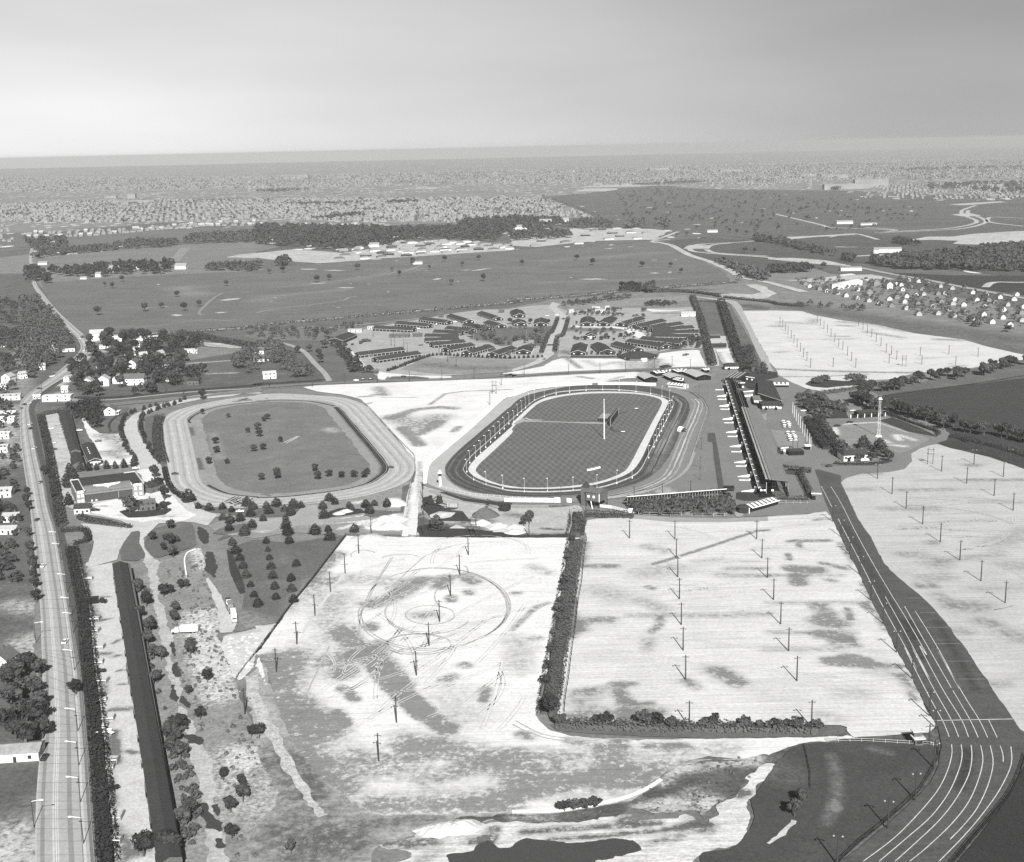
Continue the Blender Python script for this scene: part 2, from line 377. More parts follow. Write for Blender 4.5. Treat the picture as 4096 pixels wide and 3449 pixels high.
G('golf_course', S('a3 250,590 600,560 880,520 1150,500 1250,495 1500,520 a4 0,540 500,550 900,610 1500,620 2400,610 2400,900 a4 1500,930 800,900 0,900 a3 2000,940 1500,880 1350,880 1290,860 850,830 700,760 450,660'), gm('far_field', 0.088, 0.2, 160, 0.18, 14, streak=(5, 400, 40, 0.16)), z, cell=40, rag=10, ragl=100)
G('field', S('a3 1150,970 1350,940 1600,920 2000,950 a4 0,940 900,900 1600,930 2400,990 2400,1300 a4 1600,1190 1000,1170 700,1120 a3 1900,1240 1600,1110 1300,1010'), gm('right_field', 0.07, 0.2, 90, 0.15, 9, streak=(5, 200, 30, 0.1)), z + 0.036, cell=14, rag=6, ragl=60)
G('field', S('a4 1000,1210 1500,1230 2400,1240 2400,1440 1700,1330 1200,1250'), FIELDD, z + 0.090, cell=9, rag=3, ragl=30)
# sand and cleared strips of the far right
for k, s_ in enumerate(['a4 1100,950 1200,935 1300,915 1500,915 1700,890 2095,870 2400,860 2400,1010 2095,990 1500,975 1560,950 1350,940', 'a4 0,925 300,912 700,890 720,900 400,918 100,945',
        'a4 0,1090 200,1090 480,1110 700,1160 400,1140 150,1115 0,1100', 'a4 620,1075 950,1060 1100,1085 940,1068 650,1082', 'a4 420,995 800,1000 600,1003', 'a4 150,1275 700,1228 850,1225 1060,1268 800,1262 400,1288',
        'a3 520,535 650,520 850,520 870,530 750,545 550,545', 'a3 450,515 850,490 1250,495 1000,505', 'a3 1900,1310 2000,1300 2095,1330 a4 0,1345 70,1380 0,1420 a3 2000,1430 1600,1400 1800,1380 1960,1390 2040,1370',
        'a4 1500,735 1650,720 1750,745 1600,752', 'a4 1480,650 1900,625 1950,632 1600,660']):
    G('sand_patch', S(s_), DIRTF, z + 0.180, cell=6 if k in (8, 2, 5) else 14, rag=3, ragl=25)
for s_ in ['a3 1450,1010 1480,990 1560,975 1800,965 1990,950', 'a3 1450,1010 1480,1035 1600,1050 1800,1065 2095,1085 a4 100,1105', 'a3 1590,1015 1620,990 1700,975 1790,970', 'a3 1590,1020 1680,1050 2095,1075',
           'a4 870,880 1200,865 1500,845 1680,810 1700,780 1600,740 1590,700 1700,660', 'a4 900,885 1300,868 1600,848 1780,800 1740,760 1640,730 1640,700', 'a4 2095,830 1830,800 1800,770 1850,755 2095,765', 'a4 800,840 1050,860 900,880',
           'a3 1150,950 1280,905 1360,875', 'a4 1700,920 1850,885 2095,870', 'a4 1780,1330 1850,1290 2095,1290 2300,1270', 'a3 1300,935 1150,955 1190,965', 'a4 1800,935 1950,895 2300,878', 'a4 60,730 440,820 520,840 a4 1050,862']:
    ribbon('path', S(s_), 11, DIRTF, z + 0.252)
ribbon('path', smooth(S('a3 1495,1015 1530,990 1600,985'), 4), 45, DIRTF, z + 0.198)
# light road cutting down to the right
ribbon('road', S('a3 1160,958 1300,985 1450,1065 1620,1120 1800,1200 1880,1250 a3 2095,1290 a4 300,1370'), 14, DIRTF, z + 0.306)
ribbon('road', S('a4 760,1170 1000,1220 1300,1270 1600,1330 2095,1420 2500,1500'), 12, CONC, z + 0.270)
ribbon('path', S('a4 500,920 700,890 900,940'), 10, DIRTF, z + 0.270)
# bunkers and paths on the golf course
for s_ in ['a1 1790,1438 1860,1425 1975,1418 1950,1430 1840,1442', 'a1 1395,1560 1440,1550 1500,1560 1450,1570', 'a1 1275,1308 1310,1302 1300,1312', 'a1 1185,1500 1215,1497 1205,1504', 'a1 1345,1487 1375,1486 1360,1493', 'a1 1750,1540 1800,1532 1870,1535 1800,1544',
           'a2 645,1336 700,1330 815,1332 760,1340', 'a2 350,1180 480,1178 510,1185 400,1188', 'a2 530,1190 640,1188 755,1195 650,1197', 'a2 1445,1268 1490,1255 1520,1260 1480,1270', 'a2 1660,1192 1740,1187 1770,1184 1720,1194', 'a2 1740,1200 1850,1180 1940,1172 1830,1193',
           'a2 420,1303 560,1294 570,1298 480,1304', 'a2 900,1308 930,1302 945,1305', 'a2 1060,1368 1100,1364 1080,1372', 'a2 1620,1284 1675,1280 1650,1287', 'a2 820,1243 860,1239 840,1246', 'a2 760,1300 790,1298 780,1303', 'a2 1130,1118 1150,1112 1175,1116', 'a2 1375,1193 1420,1190 1400,1196',
           'a2 100,1445 145,1442 130,1448', 'a2 145,1418 175,1414 165,1422', 'a2 650,1496 700,1493 680,1499', 'a3 1115,1215 1170,1210 1215,1216 1170,1219', 'a3 1270,1210 1290,1203 1310,1204 1300,1213', 'a3 530,1265 620,1260 690,1258 790,1266 650,1270', 'a3 470,1252 490,1246 495,1254', 'a3 740,1015 850,1008 800,1018', 'a3 930,1000 1000,996 970,1002',
           'a3 1120,1108 1200,1104 1170,1110', 'a3 1320,1106 1350,1102 1340,1110', 'a1 40,0 41,0 40,1',
           'a3 1080,678 1150,672 1140,680', 'a3 1250,640 1310,636 1300,642', 'a3 1470,815 1550,813 1530,822', 'a3 1400,855 1470,850 1440,862', 'a3 1610,765 1655,758 1640,770', 'a3 1860,800 1900,795 1890,803', 'a3 1990,795 2035,792 2020,800', 'a3 840,745 870,742 860,748', 'a3 850,775 890,773 870,780', 'a3 2030,685 2080,682 2060,690', 'a3 1250,716 1290,713 1280,719', 'a3 940,655 970,653 960,659', 'a3 540,668 600,664 580,672', 'a3 650,710 690,708 680,714',
           'a4 490,705 520,700 510,712', 'a4 580,700 615,697 605,708', 'a4 920,705 960,700 950,710', 'a4 1150,705 1180,697 1195,708 1170,714', 'a4 380,765 400,755 415,768', 'a4 640,742 690,738 680,746', 'a4 175,722 225,718 210,728', 'a4 580,740 605,736 600,744', 'a4 700,612 750,608 740,615', 'a4 890,548 940,545 920,555', 'a4 130,570 160,566 150,572', 'a4 1140,672 1180,668 1170,674', 'a4 0,600 40,596 20,602']:
    P_ = S(s_)
    if len(P_) > 2 and abs(P_[0][0] - P_[1][0]) > 2: G('bunker', P_, DIRTF, z + 0.288, cell=2.5 if P_[0][1] < 2600 else 5, rag=1.2, ragl=8)
for s_, ww in [('a1 2095,1370 1820,1380 1640,1520 1650,1560', 4), ('a1 1000,1680 1500,1620 1700,1597 1900,1610', 4), ('a2 0,1540 150,1510 400,1480 700,1440 760,1415 830,1405', 5), ('a2 670,1280 950,1240 1200,1200 1350,1155 1460,1140', 6), ('a2 1350,1150 1100,1140 650,1135', 4), ('a2 1360,1160 1700,1170 1900,1160', 3),
            ('a3 0,1165 300,1185 550,1205 740,1215', 4), ('a3 1000,1165 1300,1180 1700,1170', 3), ('a3 0,1395 700,1360 1000,1335', 5), ('a3 950,1300 1400,1255 1600,1242', 3), ('a1 1420,1120 1480,1050 1520,1005', 22), ('a2 1600,1085 1780,1050 2050,1030', 3)]:
    ribbon('path', S(s_), ww, gm('worn_grass', 0.2, 0.2, 30, 0.2, 4), z + 0.234)
# the tree-lined road along the near edge of the golf course
edge_road = S('a1 700,1725 1000,1722 1400,1700 2095,1655 a2 0,1640 1000,1552 2095,1452 a3 0,1432 500,1400 1000,1352 1750,1290 1800,1290')
ribbon('road', edge_road, 12, DIRTF, z + 0.162)
ribbon('path', [(p[0], p[1] - 13) for p in edge_road], 9, FIELDD, z + 0.153, jag=.3)
ribbon('path', S('a2 600,1660 900,1632 1200,1600 1450,1575 1700,1560'), 2.5, DIRTF, 0.25)
ribbon('path', S('a2 180,1675 330,1665 480,1650'), 2, DIRTF, 0.25)
# ------------------------------------------------------------------ near ground sheets (each a few centimetres above the one below)
def lay(k): return 0.02 + 0.035 * k
# left village ground, woods floor
G('ground', S('D -260,560 60,560 130,640 200,720 120,770 60,830 60,1000 90,1900 -260,1900'), gm('village_ground', 0.09, 0.3, 18, 0.25, 2, alt=0.36, ragg=0.9), lay(0), cell=5, rag=3, strokes=[
    st('c1 240,1350 240,1500', 14, 1.2), st('c1 230,1100 100,1060', 14, .8), st('d1 200,1700 100,1600', 22, 1.4), st('b1 60,900 60,1300', 40, .8), st('b1 180,380 180,800', 20, .5)])
G('ground', S('b1 720,400 1000,260 1500,330 2095,480 b2 300,330 400,420 620,660 0,720 b1 1500,790 1000,830 550,870 300,850 640,520'), gm('village_yard', 0.085, 0.3, 20, 0.25, 2, alt=0.33, ragg=0.9), lay(0), cell=4, rag=3, strokes=[
    st('b1 800,420 950,420', 14, 1.2), st('b1 1580,450 1730,450', 14, 1.0), st('b1 1550,520 1900,495', 5, 1.6), st('b1 1700,605 1920,597', 4, 1.6), st('b1 560,620 480,700', 10, 1.4), st('b1 500,760 600,820', 12, .9), st('b1 1640,420 1730,440', 9, 1.3)])
# grass plain north of the cross road
G('lawn', S('b1 1480,290 1700,330 2000,390 b2 100,340 300,390 380,420 470,520 600,660 620,672 1030,655 1030,620 870,560 770,480 690,430 620,350 640,310 b2 700,250 1200,170 2095,60 b3 300,0 b3 300,-60 b2 2095,20 1000,120 0,210 b1 1400,270'), GRASS, lay(1), cell=4, rag=1.5)
G('ground', S('b2 200,240 600,230 900,180 950,190 700,300 620,340 400,330 60,330 b1 1990,300 2095,260'), gm('scrub_ground', 0.13, .3, 12, .3, 2, alt=.3), lay(2), cell=4, rag=3)
G('golf_course', S('b1 1560,380 1750,390 2000,400 1900,440 1700,470 1540,500'), GRASSL, lay(2), cell=4, rag=2)
G('lawn', S('b1 1540,525 1900,500 1930,590 1700,600 1600,590'), GRASS, lay(2), cell=4, rag=1)
ribbon('path', S('b1 1440,330 1600,345 1750,372 1900,380 2095,385 b2 100,345 200,350 320,385 400,430 480,520 560,600 600,665'), 5.5, CONC, lay(4))
G('ground', S('b1 1440,320 1700,350 2095,370 2095,395 1900,395 1700,378 1540,345'), DIRTF, lay(3), cell=4, rag=2)
# stables ground
STG = gm('stable_ground', 0.29, 0.22, 16, 0.22, 1.6, alt=0.1, ragg=0.7)
G('stable_yard', S('b2 640,340 800,255 980,225 1150,190 1350,160 1600,110 1850,80 2095,75 b3 0,70 180,45 330,40 450,90 440,140 400,250 260,460 0,590 b2 2095,585 1500,625 1090,600 1030,650 960,600 850,545 760,470 700,400'), STG, lay(2), cell=3, rag=1.5, strokes=[
    st('b2 1750,260 2095,240', 45, 1.3), st('b2 1950,330 2095,300', 30, 1.2), st('b2 1080,610 1050,640', 10, -1), st('b2 1200,520 1400,500 1700,480 1900,540', 12, .5), st('b2 1600,470 2095,480', 7, 1.2), st('b2 1350,500 1500,530', 10, .7)])
G('lawn', S('b2 1780,255 2095,225 b3 40,230 330,215 250,410 180,330 60,330 0,350 b2 2095,370 2000,380 1900,340 1750,320'), GRASS, lay(3), cell=3, rag=1.5)
G('path', S('b2 1080,620 1050,660 1000,650 990,600 930,590 870,560 820,500 760,430 790,420 900,540 980,580 1080,600 1350,620 1600,625 1600,640 1100,650'), DIRT, lay(4), cell=2, rag=1.2)
G('lawn', S('b2 1090,640 1110,628 1300,625 1420,640 1380,655 1110,662'), GRASS, lay(5), cell=1.5, rag=.3)
G('lawn', S('b2 1180,570 1400,470 1500,480 2095,490 b3 80,485 220,490 190,530 60,560 b2 2095,590 1900,600 1600,610 1400,600'), gm('rough_lawn', 0.2, .25, 14, .2, 1.6, alt=.1, ragg=.8), lay(4), cell=2, rag=2, strokes=[st('b2 1400,530 1700,560 2000,560', 22, .9), st('b2 1500,590 1700,590', 12, -.5)])
G('stable_yard', S('b3 460,100 700,60 1080,70 1400,60 1480,60 1500,130 1560,300 1590,380 1530,400 1300,400 1180,440 950,465 850,470 480,465 430,460 370,470 400,300 440,180'), STG, lay(2), cell=3, rag=1.5, strokes=[
    st('b3 500,240 700,250 900,240', 26, 1.3), st('b3 1400,350 1550,330', 16, .9), st('b3 1200,60 1380,50', 20, 1.1), st('b3 1200,110 1450,110', 14, .8), st('b3 600,100 900,110', 12, .9), st('b3 900,420 1200,430', 12, .8), st('b3 420,420 480,440', 12, 1.2)])
G('path', S('b3 480,212 800,215 950,230 1020,245 1080,280 1100,300 1060,320 1000,300 900,240 800,228 480,225'), DIRT, lay(4), cell=1.5, rag=.8)
G('path', S('b3 1080,75 1300,85 1450,80 1300,95 1150,98'), DIRT, lay(4), cell=1.5, rag=.8)
G('road', S('b3 360,60 450,130 470,180 420,260 360,380 340,450 270,500 200,530 100,560 0,590 0,570 150,520 235,470 260,400 320,280 390,150 300,60 a3 330,1450 400,1470'), gm('yard_road', 0.36, .15, 14, .18, 1.4), lay(5), cell=2, rag=.8)
G('lawn', S('a3 430,1480 700,1440 1000,1420 1400,1400 1460,1410 1440,1440 1200,1470 900,1490 700,1500 500,1510'), gm('yard_scrub', .2, .3, 8, .3, 1.5, alt=.06, ragg=.9), lay(1), cell=2.5, rag=1.5)
# light strips beside the cross road
G('ground', S('b3 480,480 900,482 930,500 1180,490 1210,440 1400,415 1530,410 1590,550 1200,562 900,572 500,590 0,612 -60,620 -80,600 0,590 120,570 250,545 330,500 400,480'), DIRT, lay(5), cell=2, rag=1, strokes=[
    st('b3 450,480 560,560', 6, 1.3), st('b3 1160,490 1160,550', 14, 1.4), st('b3 1000,500 1050,560', 16, .8), st('b3 600,500 700,540 850,510', 10, .6), st('b3 1260,520 1310,540', 7, .8), st('b3 900,520 950,570', 14, .6)])
G('ground', S('b3 1665,405 1840,395 1895,530 1740,545 1700,480'), DIRT, lay(5), cell=2, rag=1, strokes=[st('b3 1690,430 1730,520', 5, .9), st('b3 1780,440 1830,500', 8, .5)])
G('lawn', S('a3 1500,1440 1700,1450 1730,1520 b3 1800,280 1830,380 1660,390 1620,330 1570,180 1500,30'), GRASS, lay(2), cell=3, rag=1)
G('path', S('b3 1600,290 1800,300 1840,395 1665,400 1700,540 1650,545 1620,420'), GRAVEL, lay(3), cell=2, rag=.8)
G('lawn', S('a3 1710,1450 1780,1460 1830,1550 b3 1990,400 2080,520 2095,640 2000,640 1900,530 1850,400 1760,200 1710,40'), GRASS, lay(2), cell=3, rag=1)
G('road', S('a3 1480,1400 1700,1425 1830,1440 1880,1490 b3 1890,90 1950,200 2010,330 2095,470 b4 30,560 90,640 0,600 b3 2060,540 1990,400 1930,260 1850,110 1800,40 a3 1760,1450 1500,1410'), gm('lot_road', 0.3, .12, 14, .15, 1.4), lay(4), cell=2.5, rag=.6)
G('field', S('a3 1100,1330 1300,1330 1780,1290 1960,1330 2000,1400 2095,1440 a4 60,1450 0,1520 a3 1900,1510 1850,1440 1500,1390 1150,1370'), GRASSL, lay(2), cell=5, rag=2, strokes=[st('a3 1900,1480 2060,1500', 30, 1.2), st('a3 1300,1350 1600,1350', 20, .8)])
# upper right parking lot
G('parking_lot', S('b3 1880,90 b4 0,88 270,92 400,130 620,170 900,205 1200,275 1600,325 1800,385 2095,450 2500,520 2500,560 2095,490 1800,530 1650,560 1200,600 1000,650 820,660 800,700 640,720 430,750 330,730 230,690 100,640 60,560 0,500 b3 2095,470 2010,330'), DIRT2, lay(3), cell=3.5, rag=1.6, strokes=[
    st('b4 40,566 400,580 800,592 1200,598', 7, 1.5), st('b4 100,628 400,630 800,610', 5, 1.1), st('b4 30,215 100,215', 10, 1), st('b4 590,210 680,215', 10, 1.1), st('b4 800,260 1100,310', 9, .9), st('b4 540,298 640,300', 8, .9), st('b4 100,180 350,200 380,160', 12, .7),
    st('b4 450,325 700,320', 8, .6), st('b4 1400,325 1560,330', 14, 1), st('b4 80,430 130,425', 8, .8), st('b4 1250,480 1400,470', 9, .4), st('b4 600,180 900,205 1100,255', 14, .8), st('b4 1500,545 1600,540', 6, .8)])
G('lawn', S('b4 300,690 330,670 380,655 450,650 620,665 800,660 860,675 830,690 700,700 560,712 480,722 360,712'), GRASSD, lay(5), cell=2, rag=.5)
# dark fields right
G('field', S('b4 900,830 930,790 1100,765 1500,715 2095,640 2600,570 2600,1500 2095,1330 1700,1200 1500,1120 1440,1040 1200,960 1000,900'), gm('dark_meadow', 0.042, .12, 50, .1, 2.5, streak=(15, 90, 8, .1)), lay(2), cell=6, rag=1)
ribbon('path', S('b4 940,785 1300,735 1700,685 2095,620'), 2.5, FIELDD, lay(4))
G('lawn', S('b4 1200,690 1700,560 2095,490 2500,440 2500,560 2095,640 1500,710 1000,770 900,780 800,700'), GRASS, lay(1), cell=4, rag=2)
# lower right parking lot
DIRT3 = gm('dirt_lot_dimmed', 0.37, 0.13, 30, 0.13, 1.6, alt=0.18, ragg=0.9, streak=[(2, 55, 1.6, 0.2), (30, 40, 1.4, 0.08)])  # darker copy of the lot dirt, vignette darkening put into its colour
G('parking_lot', S('b4 590,1490 640,1450 760,1420 1000,1400 1120,1370 1170,1310 1160,1260 1250,1210 1380,1180 1500,1215 1800,1285 2095,1385 2600,1560 d4 2600,1000 2200,760 2060,680 2000,600 1850,400 1790,280 1660,80 c4 1590,1400 1500,1270 1380,1120 1280,1020 1160,920 1040,820 960,740 900,640 840,520 740,380 680,260 620,130 580,60'), DIRT3, lay(3), cell=3, rag=1.2, strokes=[
    st('c4 1090,125 1500,120', 7, .9), st('c4 950,280 1350,275', 8, .8), st('c4 1650,40 2095,45', 6, .7), st('c4 1700,215 2095,225', 7, .7), st('c4 1100,650 1250,655', 8, 1), st('c4 1330,555 1360,556', 7, 1.3), st('c4 1400,700 1560,690 1900,650', 8, .7), st('c4 1370,720 1390,740', 14, .7), st('c4 1250,910 1330,910', 7, 1.3), st('c4 1600,1080 1700,1080', 14, 1.1),
    st('c4 1400,990 1500,1060', 8, .9), st('c4 1760,1200 1830,1215', 8, 1.2), st('c4 1950,1290 2095,1340', 12, .9), st('c4 1850,560 2095,470', 14, .6), st('c4 1700,930 2095,935', 6, .6), st('c4 1300,850 1450,840', 10, .8), st('c4 1980,740 2095,760', 12, .7), st('c4 1550,1270 1640,1290', 6, 1), st('c4 1830,1715 1920,1720', 6, 1), st('b4 1230,1480 2095,1470', 5, .6), st('b4 700,1555 820,1550', 8, .8), st('b4 1640,1355 1700,1355', 7, 1.3), st('b4 860,1420 880,1420', 7, 1.1)])
G('lawn', S('b4 1180,920 940,930 1250,1050 1390,1120 1420,1080 1500,1110 1700,1200 2095,1330 2500,1480 2500,1540 2095,1390 1800,1290 1500,1215 1380,1170 1150,1080 900,990'), GRASSD, lay(2), cell=3, rag=.7)
# forecourt around the grandstand
G('forecourt', S('b3 1500,700 1640,650 1700,560 1740,545 1900,560 2050,640 b4 0,640 60,600 130,640 240,700 300,740 350,800 400,900 380,950 640,960 900,985 1150,1080 1385,1125 1410,1060 1490,1090 1460,1150 1250,1215 1170,1260 1180,1320 1120,1385 1000,1410 760,1425 640,1460 590,1500 620,1560 720,1764 c4 740,380 560,420 480,310 200,325 0,335 c3 1950,345 1850,330 1780,250 1750,160 1700,165 1300,200 1000,240 b3 1150,1590 1200,1535 1380,1450 1450,1370 1500,1240 1560,1100 1605,960 1610,880 1560,800 1450,745'), APRON, lay(4), cell=3, rag=.3, strokes=[st('b3 1170,1560 1270,1600', 5, 1.3), st('b3 1250,1545 1350,1610', 5, 1.3)])
G('forecourt', S('b3 1600,1090 1660,1090 1670,1150 1690,1250 1735,1540 1730,1570 1690,1565 1650,1300 1640,1170 1600,1160'), ASPH, lay(6), cell=1.5, rag=.1)
G('forecourt', S('b4 20,1065 290,1085 310,1230 90,1215'), gm('terrace', 0.2, .1, 10, .1, 1), lay(6), cell=2, rag=.1)
G('path', S('c3 1745,180 1790,160 1830,230 1900,330 1870,350 1830,345 1800,260'), CONC, lay(6), cell=1.5, rag=.6)
G('lawn', S('c3 1835,145 1990,135 2080,200 2000,215 1900,215 1830,200'), GRASSD, lay(6), cell=1.5, rag=.1)
G('lawn', S('b4 520,1050 640,1010 900,1000 1140,1080 1330,1140 1150,1240 1080,1260 800,1170 640,1200 560,1150'), gm('yard_grass', .19, .15, 14, .2, 1.5, alt=.5, ragg=.7), lay(6), cell=2, rag=1, strokes=[
    st('b4 540,1050 560,1100', 4, 1.5), st('b4 600,1020 900,1000 1150,1080', 4, 1.1), st('b4 1040,1110 1080,1150', 4, 1.5), st('b4 1080,1110 1200,1150', 4, 1.3), st('b4 1020,1190 1110,1200', 5, 1.2), st('b4 950,1150 990,1170', 4, 1.2), st('b4 550,1140 650,1220', 3, 1)])
G('lawn', S('b4 230,760 380,770 620,860 660,970 420,975 320,920 250,880'), GRASSD, lay(6), cell=2, rag=.8)
G('lawn', S('b3 1850,600 1990,610 2000,640 b3 2095,700 b4 60,830 110,860 60,880 b3 1960,780 1900,700'), GRASSD, lay(6), cell=2, rag=.2)
# the big asphalt road
roadp = 'b4 380,1380 600,1440 600,1500 720,1764 c4 690,260 740,370 840,510 900,640 960,740 1040,820 1160,920 1280,1020 1380,1120 1500,1270 1590,1400 1700,1560 1790,1690 d4 1850,380 1930,480 2000,590 2070,690 2110,800 2095,900 2040,1060 1950,1230 1800,1430 1620,1640 1500,1790 1400,1900 400,1900 600,1764 720,1670 950,1480 1200,1260 1340,1100 1400,960 1420,820 1390,660 1330,560 1230,370 c4 1180,1660 1060,1450 950,1230 840,1020 740,800 660,640 590,500 530,370 480,250'
G('road', S(roadp), ASPH, lay(7), cell=2, rag=.5, ragl=6, strokes=[st('c4 620,400 900,900 1250,1500', 5, .8), st('c4 1150,1200 1230,1340', 4, 1.2), st('d4 1640,860 1620,1000 1570,1160', 4, 1.2), st('c4 1380,1200 1700,1764', 3, .9)])
def stripe(s_, w_=.42): ribbon('road_marking', S(s_), w_ * .68, PAINT, lay(9))
for s_ in ['c4 435,95 525,270', 'c4 573,362 700,610 840,885 960,1120 1110,1390 1220,1600 d4 1110,0 1300,380 1425,605 1483,745', 'c4 515,100 600,240 700,440 830,680 1000,970 1130,1180 1300,1480 d4 1240,0 1420,340 1580,600 1640,745',
           'c4 958,1000 1120,1290 1330,1690 d4 1170,0 1350,340 1500,605 1560,745', 'c4 1117,1080 1300,1400 1500,1750', 'c4 1205,1120 1400,1440 1570,1764 d4 1370,0 1600,400 1725,600 1797,750', 'd4 1512,365 1650,600 1720,750', 'd4 1805,605 1875,750',
           'd4 1502,808 1505,880 1480,990 1420,1130 1330,1260 1150,1460 1000,1600 780,1764', 'd4 1580,808 1588,900 1560,1020 1480,1200 1340,1390 1150,1560 910,1764', 'd4 1662,812 1668,920 1640,1060 1540,1250 1400,1430 1200,1620 1040,1764',
           'd4 1740,814 1758,940 1720,1100 1640,1280 1500,1460 1300,1650 1160,1764', 'd4 1818,816 1842,960 1800,1140 1710,1330 1600,1470 1490,1585', 'd4 1900,818 1922,890 1924,950', 'd4 1987,825 1990,970 1900,1170 1760,1370 1600,1560 1400,1764']:
    stripe(s_)
stripe('d4 1365,612 1700,604 2000,599', .6)
for s_ in ['c4 1150,1013 1270,1013', 'c4 1240,1132 1370,1132', 'c4 1290,1253 1480,1253', 'c4 1370,1386 1570,1386', 'c4 1460,1530 1670,1530', 'c4 1565,1677 1780,1677']:
    ribbon('road_marking', S(s_), .35, gm('worn_paint', .2, .1, 3, .1, .5), lay(9), sm=1)
G('field', S('d4 2130,880 2110,960 1960,1250 1810,1450 1640,1660 1540,1780 1400,1960 2500,1960 2500,700'), gm('dimmed_field', 0.028, .12, 30, .15, 1.5), lay(5), cell=3, rag=.4)  # vignette darkening of this corner put into the grass colour
# middle lot, split from the left lot by the hedge
G('parking_lot', S('c3 605,375 700,362 1000,345 1300,352 1700,362 2095,348 c4 0,340 300,325 480,300 530,370 590,500 660,640 740,800 840,1020 950,1230 1060,1450 1180,1660 d4 1230,370 1330,560 1385,650 1310,700 1200,710 900,738 700,750 640,690 650,655 450,640 0,640 d3 2095,645 1500,660 1200,640 700,625 430,610 370,560 395,450 430,200 c3 430,1520 480,1350 540,1130 530,900 570,700 600,540'), DIRT2, lay(5), cell=1.6, rag=1.1, ragl=5, strokes=[
    st('c3 640,750 830,750', 6, 1.5), st('c3 1160,730 1300,690 1500,628 1750,545 2000,462 2095,455', 2.5, 1.9), st('c3 1100,800 1290,780', 18, .7), st('c3 1120,920 1150,930', 4, 1.6), st('c3 1080,1040 1220,1090', 9, .8), st('c3 960,1157 1300,1150 1700,1160 2095,1140', 5, .8), st('c3 660,1190 800,1185', 7, 1.3), st('c3 1210,1170 1215,1220 1140,1290', 4, 1.2), st('c3 1120,1350 1100,1430', 6, .7),
    st('c3 1650,1600 1850,1700', 9, .9), st('c3 1700,820 2095,828', 6, .8), st('c3 700,940 850,1000', 16, .6), st('c3 1100,590 1250,630', 8, .7), st('c3 1430,1690 1500,1740', 5, 1.1), st('c3 530,1230 540,1260', 8, 1.6), st('c3 470,1130 520,1200 460,1330', 6, 1.3), st('c3 600,560 560,760', 5, 1.1), st('c3 1750,770 2070,770', 5, .8), st('c3 1500,710 1700,690', 6, .5),
    st('d3 530,450 650,400', 9, .8), st('d3 500,380 740,350', 6, .9), st('d3 880,300 900,440 950,600', 5, 1.0), st('d3 820,310 1000,310', 4, 1.3), st('d3 880,390 950,450', 5, 1.5), st('d3 560,560 700,530', 9, 1.1), st('d3 1030,540 1160,540', 9, 1.5), st('d3 900,560 940,600', 8, 1.3), st('d3 440,580 540,590', 5, 1.2), st('d3 980,470 1160,460', 3, 1.1), st('d3 1700,200 1850,300', 7, .8),
    st('c4 180,545 500,540', 4, 1.7), st('c4 240,545 265,595', 3, 1.7), st('c4 190,765 400,780', 8, 2.0), st('c4 200,780 400,790', 5, 1.6), st('c4 240,830 250,890', 7, 2.0), st('c4 160,650 180,695', 3, 1.7), st('c4 440,725 640,770', 4, 1.4), st('c4 420,1080 480,1150', 8, 1.6), st('c4 450,1200 560,1220', 11, 1.7), st('c4 460,1310 590,1330', 9, 1.6), st('c4 550,1420 600,1350', 8, .9), st('c4 510,1525 700,1500 800,1540', 7, 1.9), st('c4 620,1540 760,1545', 7, 1.8), st('c4 850,1550 1080,1570', 3, 1.5),
    st('c4 640,1100 680,1180', 3, 1.7), st('c4 780,1060 830,1100', 4, 1.6), st('c4 660,1350 720,1400', 5, 1.1), st('c4 0,825 600,825', 4, .7), st('c4 0,1050 800,1045', 4, .7), st('c4 20,1290 700,1300', 5, .7), st('c4 0,1430 400,1430', 6, .6), st('c4 490,860 540,870', 4, 1.2), st('c4 380,370 520,360', 3, 1.4), st('c4 1080,1640 1200,1764', 5, 1), st('c4 780,880 860,1040', 4, 1.1), st('c4 880,1120 980,1280', 4, 1.1), st('c4 600,560 700,720', 4, 1.1),
    st('d4 500,120 800,110', 3, 1.3), st('d4 640,390 760,380', 12, .5), st('d4 1170,400 1210,430', 4, 1.2), st('d4 900,180 1100,200', 14, .5), st('d4 440,560 580,590', 6, .5)])
G('path', S('c3 1020,330 1300,350 1700,360 2095,345 c4 0,338 300,322 300,330 0,345 c3 2095,380 1700,390 1300,388 900,350'), CONC, lay(6), cell=1.5, rag=.4)
G('lawn', S('d4 440,640 500,655 600,655 660,680 600,720 500,738 440,742 0,745 d3 2095,748 1600,755 1000,735 600,715 360,690 300,640 430,622 1000,650 2000,650'), GRASS, lay(6), cell=1.4, rag=.6)
G('ground', S('c1 2060,1640 d2 60,90 180,500 300,720 500,960 700,1120 860,1270 1000,1340 1300,1360 2000,1330 d3 380,1320 1000,1150 1300,960 1900,900 2095,880 2095,930 1850,940 1600,925 1330,1000 1225,1110 960,1255 600,1355 0,1400 d2 1800,1440 1400,1500 1000,1650 900,1850 700,1990 d1 1950,1990 2095,1500 d2 200,1200 0,900 d1 2050,600 2030,300'), gm('scraped_earth', .27, .35, 9, .3, 1.5, alt=.1, ragg=.9, streak=[(10, 40, 2.5, .2), (-50, 30, 2, .12)]), lay(4.5), cell=1.8, rag=2.5, ragl=7, strokes=[
    st('d2 60,900 300,1300 500,1450 700,1600', 22, .9), st('d2 900,1450 1500,1400', 8, .8), st('d2 250,300 200,420', 10, .6), st('d2 300,900 480,1200', 9, .8), st('d2 100,1600 400,1700', 18, .9), st('d2 600,1560 800,1600', 10, .5)])
